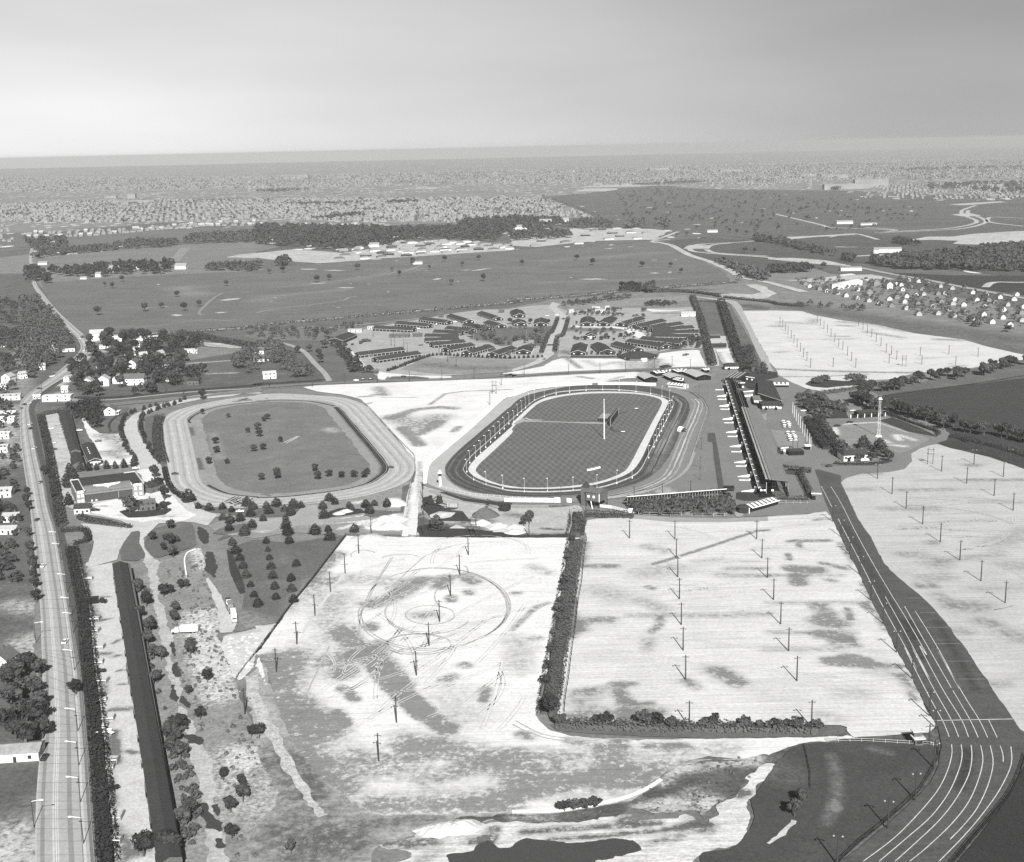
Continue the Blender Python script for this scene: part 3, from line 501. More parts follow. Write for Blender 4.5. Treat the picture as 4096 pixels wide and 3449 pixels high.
# left lot
G('parking_lot', S('c2 735,502 940,505 1190,515 1300,505 1500,512 2095,515 c3 200,516 560,516 470,540 430,700 400,1000 350,1150 320,1300 280,1650 d3 230,350 190,560 300,690 500,730 800,760 1400,765 2095,748 d4 440,745 650,725 720,755 500,775 400,782 280,800 150,830 d3 2095,890 1900,920 1600,900 1300,980 1215,1095 1100,1180 950,1240 800,1290 600,1330 380,1350 0,1355 d2 2030,1355 1800,1370 1300,1385 1050,1390 880,1350 780,1260 640,1150 560,1090 480,1010 380,880 280,740 200,560 120,300 60,100 0,50 c2 0,1460 60,1390 270,1090 480,830'), DIRT, lay(5), cell=1.5, rag=1.4, ragl=6, strokes=[
    st('c2 200,1100 500,900', 16, .8), st('d2 120,200 300,700 560,1050', 26, .6), st('d2 900,1000 1500,900 2095,1000', 24, .5), st('c2 500,1400 300,1600', 20, .5), st('c2 350,900 500,800 650,650', 9, 1.6), st('c2 600,860 800,850 1150,880', 15, .7), st('c2 1300,880 1150,990 950,1060', 10, 1.6), st('c2 1550,840 1500,920', 7, 1.9), st('c2 1250,920 1380,860', 9, 1.5), st('c2 650,1000 600,1200 700,1300', 16, .8), st('c2 1700,830 1780,880', 7, 1.5), st('c2 1730,960 1750,975', 5, 1.4), st('c2 1590,1000 1600,1030', 5, 1.6),
    st('c2 930,1230 960,1260', 6, 1.7), st('c2 1350,1150 1420,1150', 9, 1.1), st('c2 720,1280 800,1380 950,1420 880,1480', 9, 1.5), st('c2 850,1480 1000,1400', 9, 1.9), st('c2 940,1440 1050,1560 1180,1720', 9, 2.3), st('c2 960,1520 1060,1680', 6, 2.2), st('d2 960,130 1120,300 1320,500 1440,600 1560,680', 7, 2.3), st('d2 1100,330 1250,430 1350,560', 6, 2.3), st('d2 1200,420 1400,520', 5, 2.0),
    st('c2 240,1550 300,1480', 12, 1.2), st('c2 100,1500 30,1600 150,1700', 10, 1.1), st('d2 100,150 200,400 350,560 560,620', 15, .9), st('d2 250,500 400,650 560,700', 16, 1.2), st('d2 350,800 450,950', 10, 1.2), st('d2 620,130 750,60 700,230', 12, 1.1), st('d2 700,240 760,200', 6, 1.8), st('d2 700,340 760,380 810,440', 4, 2.2), st('d2 660,540 730,640', 4, 2.2), st('d2 850,900 1000,960 1200,1000', 14, .5), st('d2 550,1080 740,1180', 10, 1.1),
    st('d2 1300,840 1500,800 1700,880', 14, .9), st('d2 1600,250 1550,270', 5, 1.7), st('d2 1700,150 1720,160', 5, 1.4), st('d2 1880,350 1860,440', 4, 1.8), st('d2 1560,420 1700,560', 20, .5), st('d2 1200,750 1380,830', 12, .8), st('d2 1400,1100 1800,1000 2095,880', 9, .8), st('d2 1750,1290 1900,1270 2095,1240', 6, 1.5), st('d2 1000,1250 1500,1230 2095,1190', 8, .8), st('d2 850,1320 1400,1330 2095,1320', 9, 1.2), st('d2 540,950 545,965', 5, 2.6), st('d2 380,970 480,1050 560,1110', 3.0, 2.6), st('d2 430,1020 520,1100', 3.0, 2.2),
    st('d3 0,1230 250,1160 450,1110 700,1040', 7, 1.3), st('d3 600,1080 850,1000 960,985', 5, 1.5), st('d3 780,960 830,900', 8, 1.2), st('d3 740,820 900,820', 6, 1.6), st('d3 80,720 150,740', 5, 1.5), st('d3 470,770 560,790', 5, 1.2), st('d3 0,950 300,930 600,900', 14, .9), st('d3 1100,810 1400,815', 4, 1.3), st('d3 850,770 950,760', 3, 1.3), st('d3 200,1170 600,1150 1100,1120', 14, .9), st('d3 1000,900 1300,860 1800,830', 10, .7), st('d3 800,1080 1200,1020 1700,980', 12, 1.3), st('d3 0,1080 400,1050', 10, .8),
    st('c3 170,750 300,800', 8, .7), st('c3 50,970 20,975', 5, 1.1), st('c3 0,1270 200,1080 300,1050', 3, 1.2), st('c3 200,1340 210,1340', 5, 1.1), st('c3 50,1350 60,1600', 12, .6)])
# wheel tracks in the left lot
TRK = gm('tyre_track', 0.31, .2, 5, .2, 1)
def ring(cx, cy, rx, ry, a0, a1, tile, wd=.42):
    pts = [(cx + rx * math.cos(R(a)), cy + ry * math.sin(R(a))) for a in range(a0, a1 + 1, 12)]
    ribbon('wheel_track', S(tile + ' ' + ' '.join('%.1f,%.1f' % p for p in pts)), wd, TRK, lay(6.5), jag=.5)
for a in [(1425, 1150, 198, 75, 0, 360), (1330, 1390, 265, 85, 0, 360), (1325, 1385, 245, 75, 20, 330), (1400, 1130, 340, 160, 95, 260), (1410, 1140, 350, 165, 20, 175), (1480, 1080, 600, 310, 200, 420), (1470, 1090, 580, 325, 250, 430), (1475, 1085, 590, 305, 290, 400), (1400, 1150, 560, 290, 40, 200), (1410, 1145, 545, 280, 60, 190), (1560, 1000, 95, 90, 90, 250), (1690, 790, 40, 45, 270, 420), (1200, 700, 180, 45, 200, 330), (880, 660, 100, 40, 160, 350)]:
    ring(*a, 'c2', .36)
    ring(a[0], a[1], a[2] + 7, a[3] + 4, a[4] + 6, a[5] - 8, 'c2', .3)
for s_ in ['c2 1120,680 1000,870 920,1020 860,1150 840,1300', 'c2 1105,680 980,880 900,1030 845,1160', 'c2 1600,590 1400,660 1300,740 1150,880', 'c2 840,1310 1000,1400 1200,1480', 'd3 0,640 200,730 400,770 700,775', 'd3 30,610 250,720 500,755 900,760 1400,765', 'd2 600,0 480,250 400,420', 'c3 300,1050 100,1180 0,1260']:
    ribbon('wheel_track', S(s_), .6, TRK, lay(6.5), jag=.5)
TR2 = gm('faint_track', 0.42, .2, 5, .25, .8); rt = random.Random(17)
for poly_s, n_, base in [('c2 735,520 2095,530 c3 540,540 430,700 330,1300 250,1700 d3 180,560 0,900 d2 1000,1000 500,600 150,100 c2 60,1450', 46, 1.05), ('c3 640,400 c4 440,340 1100,1500 d4 1250,560 d3 450,590', 26, .03), ('b4 800,1500 2095,1450 c4 2095,1700 1700,1300 1000,650', 22, .03)]:
    PP = S(poly_s); A_ = np.array(PP); lo_, hi_ = A_.min(0), A_.max(0); c_ = 0
    while c_ < n_:
        x, y = rt.uniform(lo_[0], hi_[0]), rt.uniform(lo_[1], hi_[1]); a = base + rt.gauss(0, .35 if base > 1 else .12); cv = rt.gauss(0, .012); q = [(x, y)]
        for k in range(rt.randint(6, 16)): a += cv * 5; x += math.cos(a) * 5; y += math.sin(a) * 5; q.append((x, y))
        if (sdf(PP, np.array([q[0][0], q[-1][0]]), np.array([q[0][1], q[-1][1]])) < -4).all():
            c_ += 1; ribbon('wheel_track', q, .45, TR2, lay(6.3), sm=2, jag=.5); ribbon('wheel_track', [(u + 1.5 * math.sin(a), v - 1.5 * math.cos(a)) for u, v in q], .4, TR2, lay(6.3), sm=2, jag=.5)
ribbon('path', S('c2 730,800 600,970 480,1150 380,1300'), 1.6, SAND, lay(6), jag=.4)
ribbon('path', S('c2 735,500 480,830 270,1090 60,1385 0,1460'), 1.0, GRASSD, lay(6.2), jag=.3)
# path down the left edge of the left lot
ribbon('path', S('d1 2060,240 d2 10,470 65,600 145,730 215,860 285,1010 370,1150 430,1240 490,1320 550,1390'), [5, 2.5], gm('dusty_path', .36, .3, 4, .3, 1), lay(6.1), jag=.45, sm=3)
G('path', S('d2 20,60 60,200 95,340 70,310 40,250 10,130 c1 2080,1600'), DIRT, lay(6), cell=1.3, rag=.6)
# sand heap slope beside the fence
G('ground', S('d1 1800,0 c1 1830,1320 2000,1280 2095,1260 c2 0,1240 180,1215 0,1450 c1 2060,1600 1960,1680 1900,1640 1840,1500'), SAND, lay(6), cell=1.2, rag=1.6, ragl=5, relief=1.2)
# rough ground between the long shed and the lots
G('ground', S('c1 1180,800 1300,720 1500,640 1640,600 1800,1150 1780,1330 1900,1640 1950,1764 d1 2000,520 2095,700 d2 0,760 200,1100 500,1450 700,1764 d1 1900,1900 1300,1900 1480,1680 1300,700 1160,0 c1 1100,1050'), gm('rough_ground', 0.19, .3, 12, .3, 1.8, alt=.42, ragg=.9, bump=.3), lay(3), cell=2.2, rag=1.5, strokes=[
    st('c1 1650,1150 1700,1400 1800,1600', 14, 1.3), st('d1 1700,100 1800,400', 14, 1.0), st('d1 1950,850 2000,950', 9, 1.3), st('c1 1620,620 1680,750', 7, 1.6), st('d1 1850,950 2095,1300', 20, .6), st('c1 1800,640 1900,900', 8, 1.0), st('d2 640,1450 600,1440', 9, 1.8)])
G('path', S('c1 1190,600 1260,690 1310,720 1290,800 1320,900 1300,1020 1340,1100 1380,1250 1420,1400 1400,1500 1440,1600 1480,1700 d1 1490,380 1470,440 1560,600 1600,700 1680,830 1740,1000 1770,1200 1760,1330 1740,1400 1830,1500 1850,1780 1700,1780 1680,1520 1730,1400 1650,1290 1630,1100 1580,930 1530,850 1560,790 1470,640 1440,440 1380,250 1340,60 c1 1290,1200 1240,950 1210,820 1180,720'), gm('lane_dirt', .34, .25, 6, .25, 1.2, alt=.1), lay(6), cell=1.1, rag=1.8, ragl=5)
for s_ in ['d1 1415,150 1450,130 1480,240 1450,250 1400,200', 'd1 1400,310 1430,320 1460,440 1440,470 1400,430', 'd1 1470,460 1490,410 1560,480 1545,510', 'd1 1500,730 1600,720 1660,770 1640,810 1540,790', 'd1 1650,1290 1690,1290 1700,1360 1820,1440 1800,1510 1690,1500', 'd1 1740,1300 1800,1290 1810,1450 1780,1420', 'd1 1775,1570 1830,1580 1830,1650 1790,1650',
           'c1 1620,420 1700,460 1710,560 1660,570 1610,490', 'c1 1690,630 1740,640 1780,740 1760,840 1680,790', 'c1 1400,1370 1430,1400 1440,1500 1400,1440']:
    G('lawn', S(s_), gm('dark_patch', .045, .15, 5, .2, 1), lay(7.5), cell=.8, rag=1.6, ragl=3)
G('path', S('c1 1680,820 1750,900 1820,1000 1860,1120 1950,1200 1900,1290 1800,1300 1790,1150 1740,1000 1700,900'), GRAVEL, lay(6), cell=1.3, rag=1)
G('lawn', S('c1 1900,1290 1960,1200 2000,980 1860,600 2095,530 c2 0,530 300,560 600,510 730,500 480,830 270,1090 180,1210 0,1240 c1 2000,1280'), GRASS, lay(5), cell=1.6, rag=.5, strokes=[st('c1 1960,1150 2095,1230', 14, .5), st('c2 300,1100 500,850', 9, .5)])
G('lawn', S('c1 1850,600 1900,640 2000,900 2010,970 1960,975 1880,800'), GRASSD, lay(6), cell=1.4, rag=.4)
# yard between tracks and lots
G('ground', S('b2 0,1680 400,1660 900,1590 1200,1500 1290,1480 1230,1710 c2 1190,510 730,500 300,470 0,520 c1 1800,480 1700,420 1900,340 2095,350 c2 0,380'), gm('yard_soil', .2, .25, 9, .25, 1.4, alt=.5, ragg=.8), lay(4), cell=1.6, rag=1, strokes=[
    st('c2 1130,210 1150,250', 8, 2.2), st('c2 1000,420 1170,430 1150,350 1080,340', 10, 2.2), st('c2 940,390 1000,440', 8, 2.0), st('c2 500,380 700,360 900,330 1100,300', 3, 1.0), st('c2 300,400 420,400 900,380', 4, 1.1), st('c2 650,310 760,290', 6, 1.8), st('c2 700,440 850,400', 4, 1.6), st('c2 850,520 1000,515', 4, 2.2), st('c2 400,520 440,550', 7, 1.1), st('c2 0,420 60,450', 9, 1.5), st('c2 820,230 880,220', 5, 1.2), st('c2 960,470 1150,500', 4, -2)])
G('lawn', S('b2 1200,1530 1280,1500 1200,1750 c2 1180,310 1000,350 860,350 950,290 1180,300'), GRASS, lay(5), cell=1.4, rag=.6)
G('lawn', S('c2 600,300 700,270 860,280 900,310 700,340 520,360'), GRASSD, lay(5), cell=1.3, rag=.6)
G('lawn', S('c1 1600,250 1700,220 2095,240 c2 380,240 430,300 360,345 100,350 c1 2000,350 1700,320'), GRASS, lay(5), cell=1.4, rag=.5)
G('path', S('c1 1620,300 1800,320 2095,360 c2 100,360 300,340 400,250 500,250 520,340 700,360 900,340 1000,360 700,390 400,410 280,430 60,460 c1 2095,470 1900,500 1750,470 1780,450 2000,430 2095,400 1800,350 1640,340'), CONC, lay(6), cell=1.4, rag=.6)
G('lawn', S('c2 1340,260 1400,200 1600,290 1700,300 1750,380 1500,380 1300,430 1340,510 2095,515 c3 480,515 490,480 0,500 c2 2095,480 1800,450 1500,420'), GRASSD, lay(4), cell=1.4, rag=1)
G('ground', S('b2 1370,1520 1500,1560 1700,1640 2000,1690 2095,1700 b3 0,1690 550,1680 600,1720 c3 520,320 490,500 0,505 c2 2095,510 1700,500 1300,500 1310,280 1340,100'), gm('works_soil', .33, .2, 9, .25, 1.4, alt=.08, ragg=.9), lay(3.5), cell=1.5, rag=1, strokes=[
    st('c2 1330,400 1800,500 2095,500', 14, 1.6), st('c2 1330,330 1360,450', 8, 1.6), st('c3 0,500 450,495', 6, 1.7), st('c3 250,440 400,450', 3, 1.6), st('c3 330,260 450,250', 4, 1.8), st('c2 1700,390 1900,380', 7, 1.2), st('c2 1380,420 1800,440', 10, 1.1), st('c3 0,330 100,340', 8, .8)])
for s_ in ['c2 1940,470 1960,430 2040,400 2095,420 2060,470', 'c2 1835,430 1850,370 1870,370 1900,430', 'c2 1580,440 1640,410 1720,440', 'c2 1420,330 1500,300 1640,310 1600,350 1450,370']:
    G('ground', S(s_), SAND, lay(6), cell=1, rag=.8, relief=1.6)
# central light area and lane
G('ground', S('b2 380,715 520,700 1000,682 1500,662 2095,642 b3 500,614 1000,592 1130,605 1030,640 930,645 700,682 650,684 400,692 150,728 0,775 b2 2000,800 1500,1240 1400,1330 1370,1420 1365,1500 1340,1600 1330,1700 c2 1315,500 1190,510 1215,280 1265,60 b2 1290,1500 1310,1400 1300,1310 1150,1130 1000,970 900,860 860,815 700,775 500,752'), DIRT, lay(6), cell=1.8, rag=.6, strokes=[
    st('b2 1000,720 1050,780', 10, 1.1), st('b2 1100,970 1300,900 1500,880 1620,890', 9, 1.5), st('b2 1200,1050 1300,1150 1340,1190', 8, 2.3), st('b2 1330,1100 1450,1040 1500,1000', 9, 1.9), st('b2 1150,960 1300,1040 1500,960', 22, 1.1), st('b2 1420,860 1550,770 1700,750 2095,735', 3, 1.3), st('b2 950,778 1040,776', 4, 1.3), st('b2 850,795 950,790', 5, 1.2), st('b2 1620,1080 1660,1040', 5, 1.4),
    st('b2 940,845 900,855', 3, 1.6), st('b2 1030,800 1300,800', 2.5, .9), st('b3 550,630 650,645', 6, 1.2), st('b3 800,660 900,630', 5, .8), st('b2 1340,1330 1340,1700', 3, .8), st('c2 1260,100 1230,400', 2, .9)])
# cross road
crossl = S('b1 560,895 800,872 1000,852 1250,830 1500,808 1800,775 2095,752 b2 0,722 200,705 400,690 600,684 1000,664 1500,656 1800,640 2095,612 b3 0,625 300,603 500,592 900,577 1200,565 1500,556 1640,560')
ribbon('road', crossl, 10, gm('old_road', .15, .1, 10, .15, 1.2), lay(8))
ribbon('road', S('b1 700,830 1000,812 1200,790 1500,760 1800,740 2095,728'), 5, CONC, lay(7))
ribbon('path', S('b1 600,800 900,800 1250,775 1500,745 2095,700 b2 0,690 400,668 560,650'), 9, GRASSD, lay(6), jag=.3)
# left oval
lo_out = 'b1 1345,1000 1360,960 1400,925 1500,890 1600,865 1850,815 2095,785 b2 0,778 200,768 500,785 700,800 800,825 900,868 1000,975 1200,1200 1290,1300 1300,1360 1285,1430 1240,1490 1100,1550 900,1600 600,1650 300,1670 0,1690 b1 2095,1700 1900,1710 1700,1690 1570,1650 1440,1570 1390,1470 1365,1320 1345,1150'
lo_in = 'b1 1530,985 1570,950 1650,905 1750,878 1900,850 2095,830 b2 0,823 200,815 400,822 560,840 650,872 700,915 780,1010 900,1150 1000,1270 1060,1350 1070,1390 1050,1430 950,1500 850,1535 700,1570 400,1610 200,1628 0,1635 b1 2095,1628 1900,1608 1780,1575 1690,1530 1640,1470 1620,1390 1590,1250 1560,1120 1535,1020'
G('race_track', smooth(S(lo_out), 3, True), TRACK, lay(8), cell=1.8, rag=.15)
HAR = [gm('harrow_dark', .27, .2, 8, .2, 1), gm('harrow_light', .39, .2, 8, .2, 1)]
LI = smooth(S(lo_in), 4, True)
G('lawn', LI, gm('worn_infield', .22, .15, 14, .2, 1.5, alt=.09), lay(9), cell=1.8, rag=.1, strokes=[st('b2 690,910 780,1020 900,1160 1000,1280 1055,1360 1040,1430 950,1495', 4.5, 2.5), st('b1 1560,1050 1580,1110', 2.5, 2.2), st('b1 1620,1300 1650,1390', 2.5, 2.2)])
ribbon('lawn', S('b2 655,880 700,925 780,1020 900,1160 1000,1280 1050,1350 1060,1390 1040,1425 945,1492 850,1528 700,1562 400,1600 200,1618 0,1625 b1 2095,1618 1900,1598 1785,1562 1700,1518'), [5, 2.2], GRASSD, lay(9.5), jag=.1)
ribbon('lawn', S('b1 1560,1010 1545,990 1590,950 1700,900 1850,865 2095,838 b2 200,824 450,834 640,872'), 2, GRASSD, lay(9.5), jag=.2)
def inset(poly, d):
    P = [np.array(p) for p in poly]; n = len(P); out = []; ar = sum(P[i][0] * P[(i + 1) % n][1] - P[(i + 1) % n][0] * P[i][1] for i in range(n)); sg = 1 if ar > 0 else -1
    for i in range(n):
        t = P[(i + 1) % n] - P[i - 1]; t = t / (np.linalg.norm(t) + 1e-9); out.append((P[i][0] - t[1] * d * sg, P[i][1] + t[0] * d * sg))
    return out
G('lawn', inset(LI, 11), gm('infield_grass', 0.135, .2, 22, .2, 1.5, alt=.3, ragg=.5), lay(10), cell=1.8, rag=2.0, strokes=[st('b2 600,1060 640,1080', 9, 1.0), st('b1 1740,1100 1800,1300', 7, .5)])
for k_, d_ in enumerate((3, 6.5, 9, 12.5, 15, 18)):
    Q_ = inset(LI, -d_); ribbon('race_track', Q_ + [Q_[0]], [1.2, 1.6][k_ % 2], HAR[k_ % 2], lay(8.5), sm=1, jag=.6)
ribbon('path', S('b2 230,1170 340,1120'), 1.2, SAND, lay(11), jag=.4)
ribbon('path', S('b2 245,1180 300,1150 355,1120'), 1.0, SAND, lay(11.5), jag=.4)
# drive and verges left of the oval
G('road', S('b2 60,770 b1 2095,745 1900,790 1650,815 1480,850 1350,880 1220,925 1150,955 1125,1000 1130,1080 1180,1170 1250,1290 1330,1370 1380,1480 1450,1580 1580,1650 1600,1700 1780,1764 c1 1700,420 1580,390 1300,400 1180,520 1180,600 1250,680 1160,700 1050,690 1140,600 1140,460 1080,470 980,620 960,700 910,710 730,760 700,740 760,620 770,550 730,470 660,400 800,410 1080,440 1000,380 800,340 720,330 700,260 640,240 c1 700,190 1000,180 1190,150 b1 1180,1560 1150,1420 1110,1340 1060,1180 1015,1080 1020,1010 1080,950 1200,895 1300,860 1500,800 1700,770'), GRAVEL, lay(7), cell=1.6, rag=.5, strokes=[])
G('ground', S('b1 1120,1400 1250,1380 1400,1600 1500,1700 c1 1600,330 1500,380 1300,370 1150,390 900,350 730,310 740,250 1000,190 1190,160 b1 1200,1500'), DIRT, lay(7.6), cell=1.4, rag=1.5, strokes=[st('c1 760,262 880,258', 2, 1.4), st('c1 1000,330 1400,340', 5, .6), st('c1 1010,385 1100,386', 1.5, 1.4)])
G('lawn', S('b1 1195,960 1300,940 1280,1100 1290,1300 1260,1280 1180,1130 1185,1010'), GRASS, lay(8), cell=1.4, rag=.4)
G('lawn', S('b1 890,1000 960,950 1030,950 1000,1010 1000,1080 910,1085'), GRASS, lay(8), cell=1.4, rag=.3)
G('lawn', S('c1 1180,560 1200,500 1270,440 1380,410 1480,385 1560,390 1590,440 1610,570 1560,600 1430,640 1300,680 1240,670 1200,620'), GRASS, lay(8), cell=1.3, rag=.5, strokes=[])
G('lawn', S('c1 980,620 1010,560 1080,465 1150,470 1140,560 1190,650 1180,690 1100,710 990,700'), GRASS, lay(8), cell=1.3, rag=.4)
G('lawn', S('c1 975,305 1020,290 1100,300 1250,290 1400,275 1410,290 1350,330 1200,350 1050,355'), GRASSD, lay(9), cell=1.2, rag=.3)
G('lawn', S('c1 1240,250 1380,220 1410,240 1300,290 1250,295'), GRASSD, lay(9), cell=1.2, rag=.2)
G('lawn', S('c1 1740,560 1900,500 1740,480 1800,440 2000,400 2095,420 2095,450 1850,490'), GRASS, lay(7), cell=1.3, rag=.5)
G('lawn', S('c1 590,600 650,570 760,560 750,640 720,720 640,730'), GRASS, lay(8), cell=1.3, rag=.3)
G('lawn', S('c1 640,300 720,340 900,370 1090,430 1070,440 900,420 700,380 640,370'), GRASSD, lay(8), cell=1.3, rag=.5)
# yard with sheds, top left
G('ground', S('b1 365,940 470,925 540,1130 590,1330 600,1560 650,1764 c1 640,300 500,240 520,190 480,0 b1 440,1560 420,1200 380,1000'), DIRTF, lay(6), cell=1.5, rag=1, strokes=[])
G('ground', S('b1 670,980 690,960 740,1040 820,1095 960,1100 1000,1090 1030,1180 1090,1260 1100,1350 830,1360 810,1290 760,1160 720,1120'), DIRT, lay(7), cell=1.5, rag=1.2, strokes=[st('b1 850,1110 1000,1150 1020,1230', 16, 1.1), st('b1 850,1250 1000,1290', 12, .9), st('b1 1080,1320 1090,1300', 8, -1)])
G('lawn', S('b1 570,905 900,880 1060,880 1000,960 900,1000 905,1090 800,1090 720,1020 680,960 620,1000 660,1140 690,1330 650,1330 600,1100'), GRASS, lay(6), cell=1.5, rag=.8)
# highway and its verges
G('ground', S('c1 640,790 720,760 920,720 940,900 980,1150 1020,1400 1050,1700 d1 1130,700 1200,1200 1290,1900 880,1900 900,1764 850,1200 800,700 760,200 c1 740,1300 700,1000'), gm('yard_strip', .42, .15, 8, .2, 1.2, alt=.12, ragg=.8), lay(4), cell=1.3, rag=.8, strokes=[
    st('c1 690,780 700,1000 790,1200', 5, 1.4), st('c1 820,1000 900,1000', 2, 1.1), st('c1 840,1190 900,1180', 2, 1.3), st('d1 800,60 900,60', 3, 1.3), st('d1 850,300 860,380', 3, 1.2), st('d1 900,520 1060,510', 3.0, 1.6), st('d1 930,700 950,950', 3.5, 1.8), st('d1 870,800 880,900', 5, 1.8), st('d1 1050,860 1100,870', 2.5, 1.6), st('d1 850,1080 900,1300', 5, 1.5), st('d1 1040,1660 1160,1680', 4.5, 1.7), st('d1 1100,1700 960,1764', 4, 1.3),
    st('d1 900,1500 980,1600', 6, 1.5), st('c1 930,1380 980,1350', 2, 1.3), st('c1 920,1490 980,1480', 2, 1.3), st('d1 970,200 1000,195', 2, 1.3), st('d1 980,310 1020,310', 2, 1.4)])
hl = S('a1 250,1010 235,1100 255,1200 262,1300 320,1400 420,1530 520,1640 600,1715 b1 640,330 660,400 600,480 450,610 300,720 180,820 165,900 165,1100 185,1300 215,1500 245,1700 c1 270,500 300,800 330,1100 340,1400 d1 345,100 350,400 350,700 325,900 300,1200 290,1500 285,1900')
hr = S('a1 275,1010 265,1100 285,1200 300,1300 370,1400 480,1530 600,1640 670,1700 b1 740,340 770,400 740,480 600,600 430,700 300,800 240,880 255,1000 300,1250 360,1500 395,1700 c1 465,500 520,800 570,1100 615,1400 d1 650,200 680,500 695,700 715,900 735,1200 755,1500 790,1900')
HL, HR = smooth(hl, 4), smooth(hr, 4)
HWM = gm('highway_concrete', 0.3, .08, 20, .12, 1.2)
def band(name, a, b, mat, z_):
    v = []; f = []
    for i, (p, q) in enumerate(zip(HL, HR)):
        v.append((p[0] + (q[0] - p[0]) * a, p[1] + (q[1] - p[1]) * a, z_)); v.append((p[0] + (q[0] - p[0]) * b, p[1] + (q[1] - p[1]) * b, z_))
        if i: f.append((2 * i - 2, 2 * i - 1, 2 * i + 1, 2 * i))
    me = bpy.data.meshes.new(name); me.from_pydata(v, [], f); me.materials.append(mat); me.update(); o = link(name, me); o['kind'] = 'structure'
band('highway', 0, 1, HWM, lay(9))
for a, b, m in [(0.0, 0.035, .36), (.09, .16, .2), (.30, .335, .42), (.355, .37, .52), (.385, .41, .42), (.57, .66, .2), (.80, .815, .15), (.82, .87, .4), (.93, .99, .14)]:
    band('highway_lane', a, b, gm('lane_%d' % int(m * 100), m, .08, 20, .12, 1.2), lay(10))
ribbon('path', [(p[0] + 2.5, p[1]) for p in HR[40:]], 3.5, gm('verge', .07, .15, 8, .2, 1.2), lay(6))
for p, q in list(zip(HL, HR))[34:]:
    ribbon('highway_joint', [p, q], .18, gm('joint', .13), lay(11), kind='structure', sm=1)
# right oval
ro_out = 'b2 1362,1510 1380,1400 1405,1345 1500,1255 2000,820 2095,785 b3 0,785 150,733 400,700 700,695 1180,705 1400,745 1530,812 1585,880 1585,950 1525,1100 1475,1250 1430,1375 1350,1445 1200,1525 900,1590 720,1612 500,1640 0,1640 b2 2095,1660 1900,1650 1700,1610 1500,1560'
G('race_track', smooth(S(ro_out), 3, True), gm('race_surface', 0.17, .08, 30, .14, 1.1, streak=(76, 60, 2.5, .1)), lay(8), cell=1.8, rag=.15)
G('race_track', smooth(S('b2 1375,1480 1395,1380 1500,1265 2000,840 2095,795 b3 100,760 400,712 700,700 500,712 300,742 100,795 0,862 b2 2095,870 1800,1112 1650,1240 1560,1340 1545,1400 1570,1480 1700,1560 1900,1610 2095,1625 2095,1650 1900,1640 1700,1600 1480,1540'), 2, True), TRACK, lay(9), cell=1.5, rag=.3)
G('race_track', smooth(S('b2 1550,1400 1570,1335 1650,1245 1800,1112 2095,865 b3 0,860 100,792 300,740 500,708 750,700 1050,706 1250,742 1400,795 1452,860 1445,940 1390,1045 1345,1170 1255,1330 1150,1440 1000,1510 700,1575 300,1612 0,1615 b2 2095,1612 1850,1585 1700,1545 1600,1490'), 3, True), gm('track_dark', 0.06, .15, 25, .2, 1.1, alt=.2, ragg=.7, streak=(76, 40, 3, .15)), lay(10), cell=1.5, rag=.5, strokes=[
    st('b3 1320,790 1385,850 1370,920 1300,1110 1250,1200', 1.5, 2.2), st('b3 1310,1000 1200,1250', 9, .7), st('b3 1250,1160 1150,1400', 9, .6)])
RAIL = smooth(S('b2 1700,1385 1760,1290 1900,1165 2095,985 b3 100,898 200,822 350,768 500,750 650,741 900,745 1130,773 1270,808 1318,840 1322,870 1280,960 1200,1110 1100,1310 1060,1385 1000,1445 850,1508 650,1556 300,1580 0,1572 b2 1980,1548 1850,1510 1740,1455 1704,1415'), 4, True)
G('path', smooth(S('b2 1738,1385 1800,1300 1900,1210 2095,1038 b3 0,1015 150,872 250,815 350,788 600,757 900,755 1100,772 1220,800 1265,820 1278,850 1200,1000 1130,1150 1050,1320 960,1420 800,1485 600,1530 300,1552 0,1545 b2 1980,1520 1880,1492 1780,1445'), 3, True), gm('pale_path', .5, .08, 12, .12, 1.2), lay(11), cell=1.3, rag=.2)
HAR2 = [gm('harrow_deep', .05, .2, 8, .2, 1), gm('harrow_grey', .11, .2, 8, .2, 1)]
for k_, d_ in enumerate((2.5, 5, 7.5, 10)):
    Q_ = inset(RAIL, -d_); ribbon('race_track', Q_ + [Q_[0]], .9, HAR2[k_ % 2], lay(10.5), sm=1, jag=.7)
for k_, d_ in enumerate((17, 20, 23)):
    Q_ = inset(RAIL, -d_)[len(RAIL) // 2 - 8:-20]; ribbon('race_track', Q_, 1.1, HAR[k_ % 2], lay(10.5), sm=1, jag=.7)
INF = smooth(S('b2 1800,1390 1835,1340 1900,1280 2095,1095 b3 0,1062 80,975 200,862 300,820 450,788 650,770 900,768 1080,782 1190,808 1225,835 1215,880 1150,1000 1050,1190 960,1360 900,1420 750,1482 550,1520 300,1540 100,1540 0,1530 b2 1980,1508 1880,1470 1815,1425'), 3, True)
G('infield', INF, MOWN, lay(12), cell=2, rag=.1)
G('path', S('b3 10,1020 60,985 120,965 100,985 180,993 450,1003 700,1005 780,1015 780,1022 700,1020 400,1008 200,1003 90,1003 40,1022'), CONC, lay(13), cell=1, rag=.2)
ribbon('path', S('b3 110,972 150,985 200,988 245,988'), 1.5, PAINT, lay(14))
G('lawn', smooth(S('b3 1290,830 1300,850 1250,950 1180,1090 1100,1250 1060,1340 1080,1330 1200,1110 1310,880 1318,855'), 1, True), GRASSD, lay(11.6), cell=1.2, rag=.3)
ribbon('path', S('b3 720,1625 900,1605 1100,1565 1200,1538 1350,1460 1440,1375 1490,1250'), 2.2, CONC, lay(10))
ribbon('path', S('b2 1430,1560 1600,1620 1800,1660 2095,1690 b3 300,1690'), 5, CONC, lay(9))
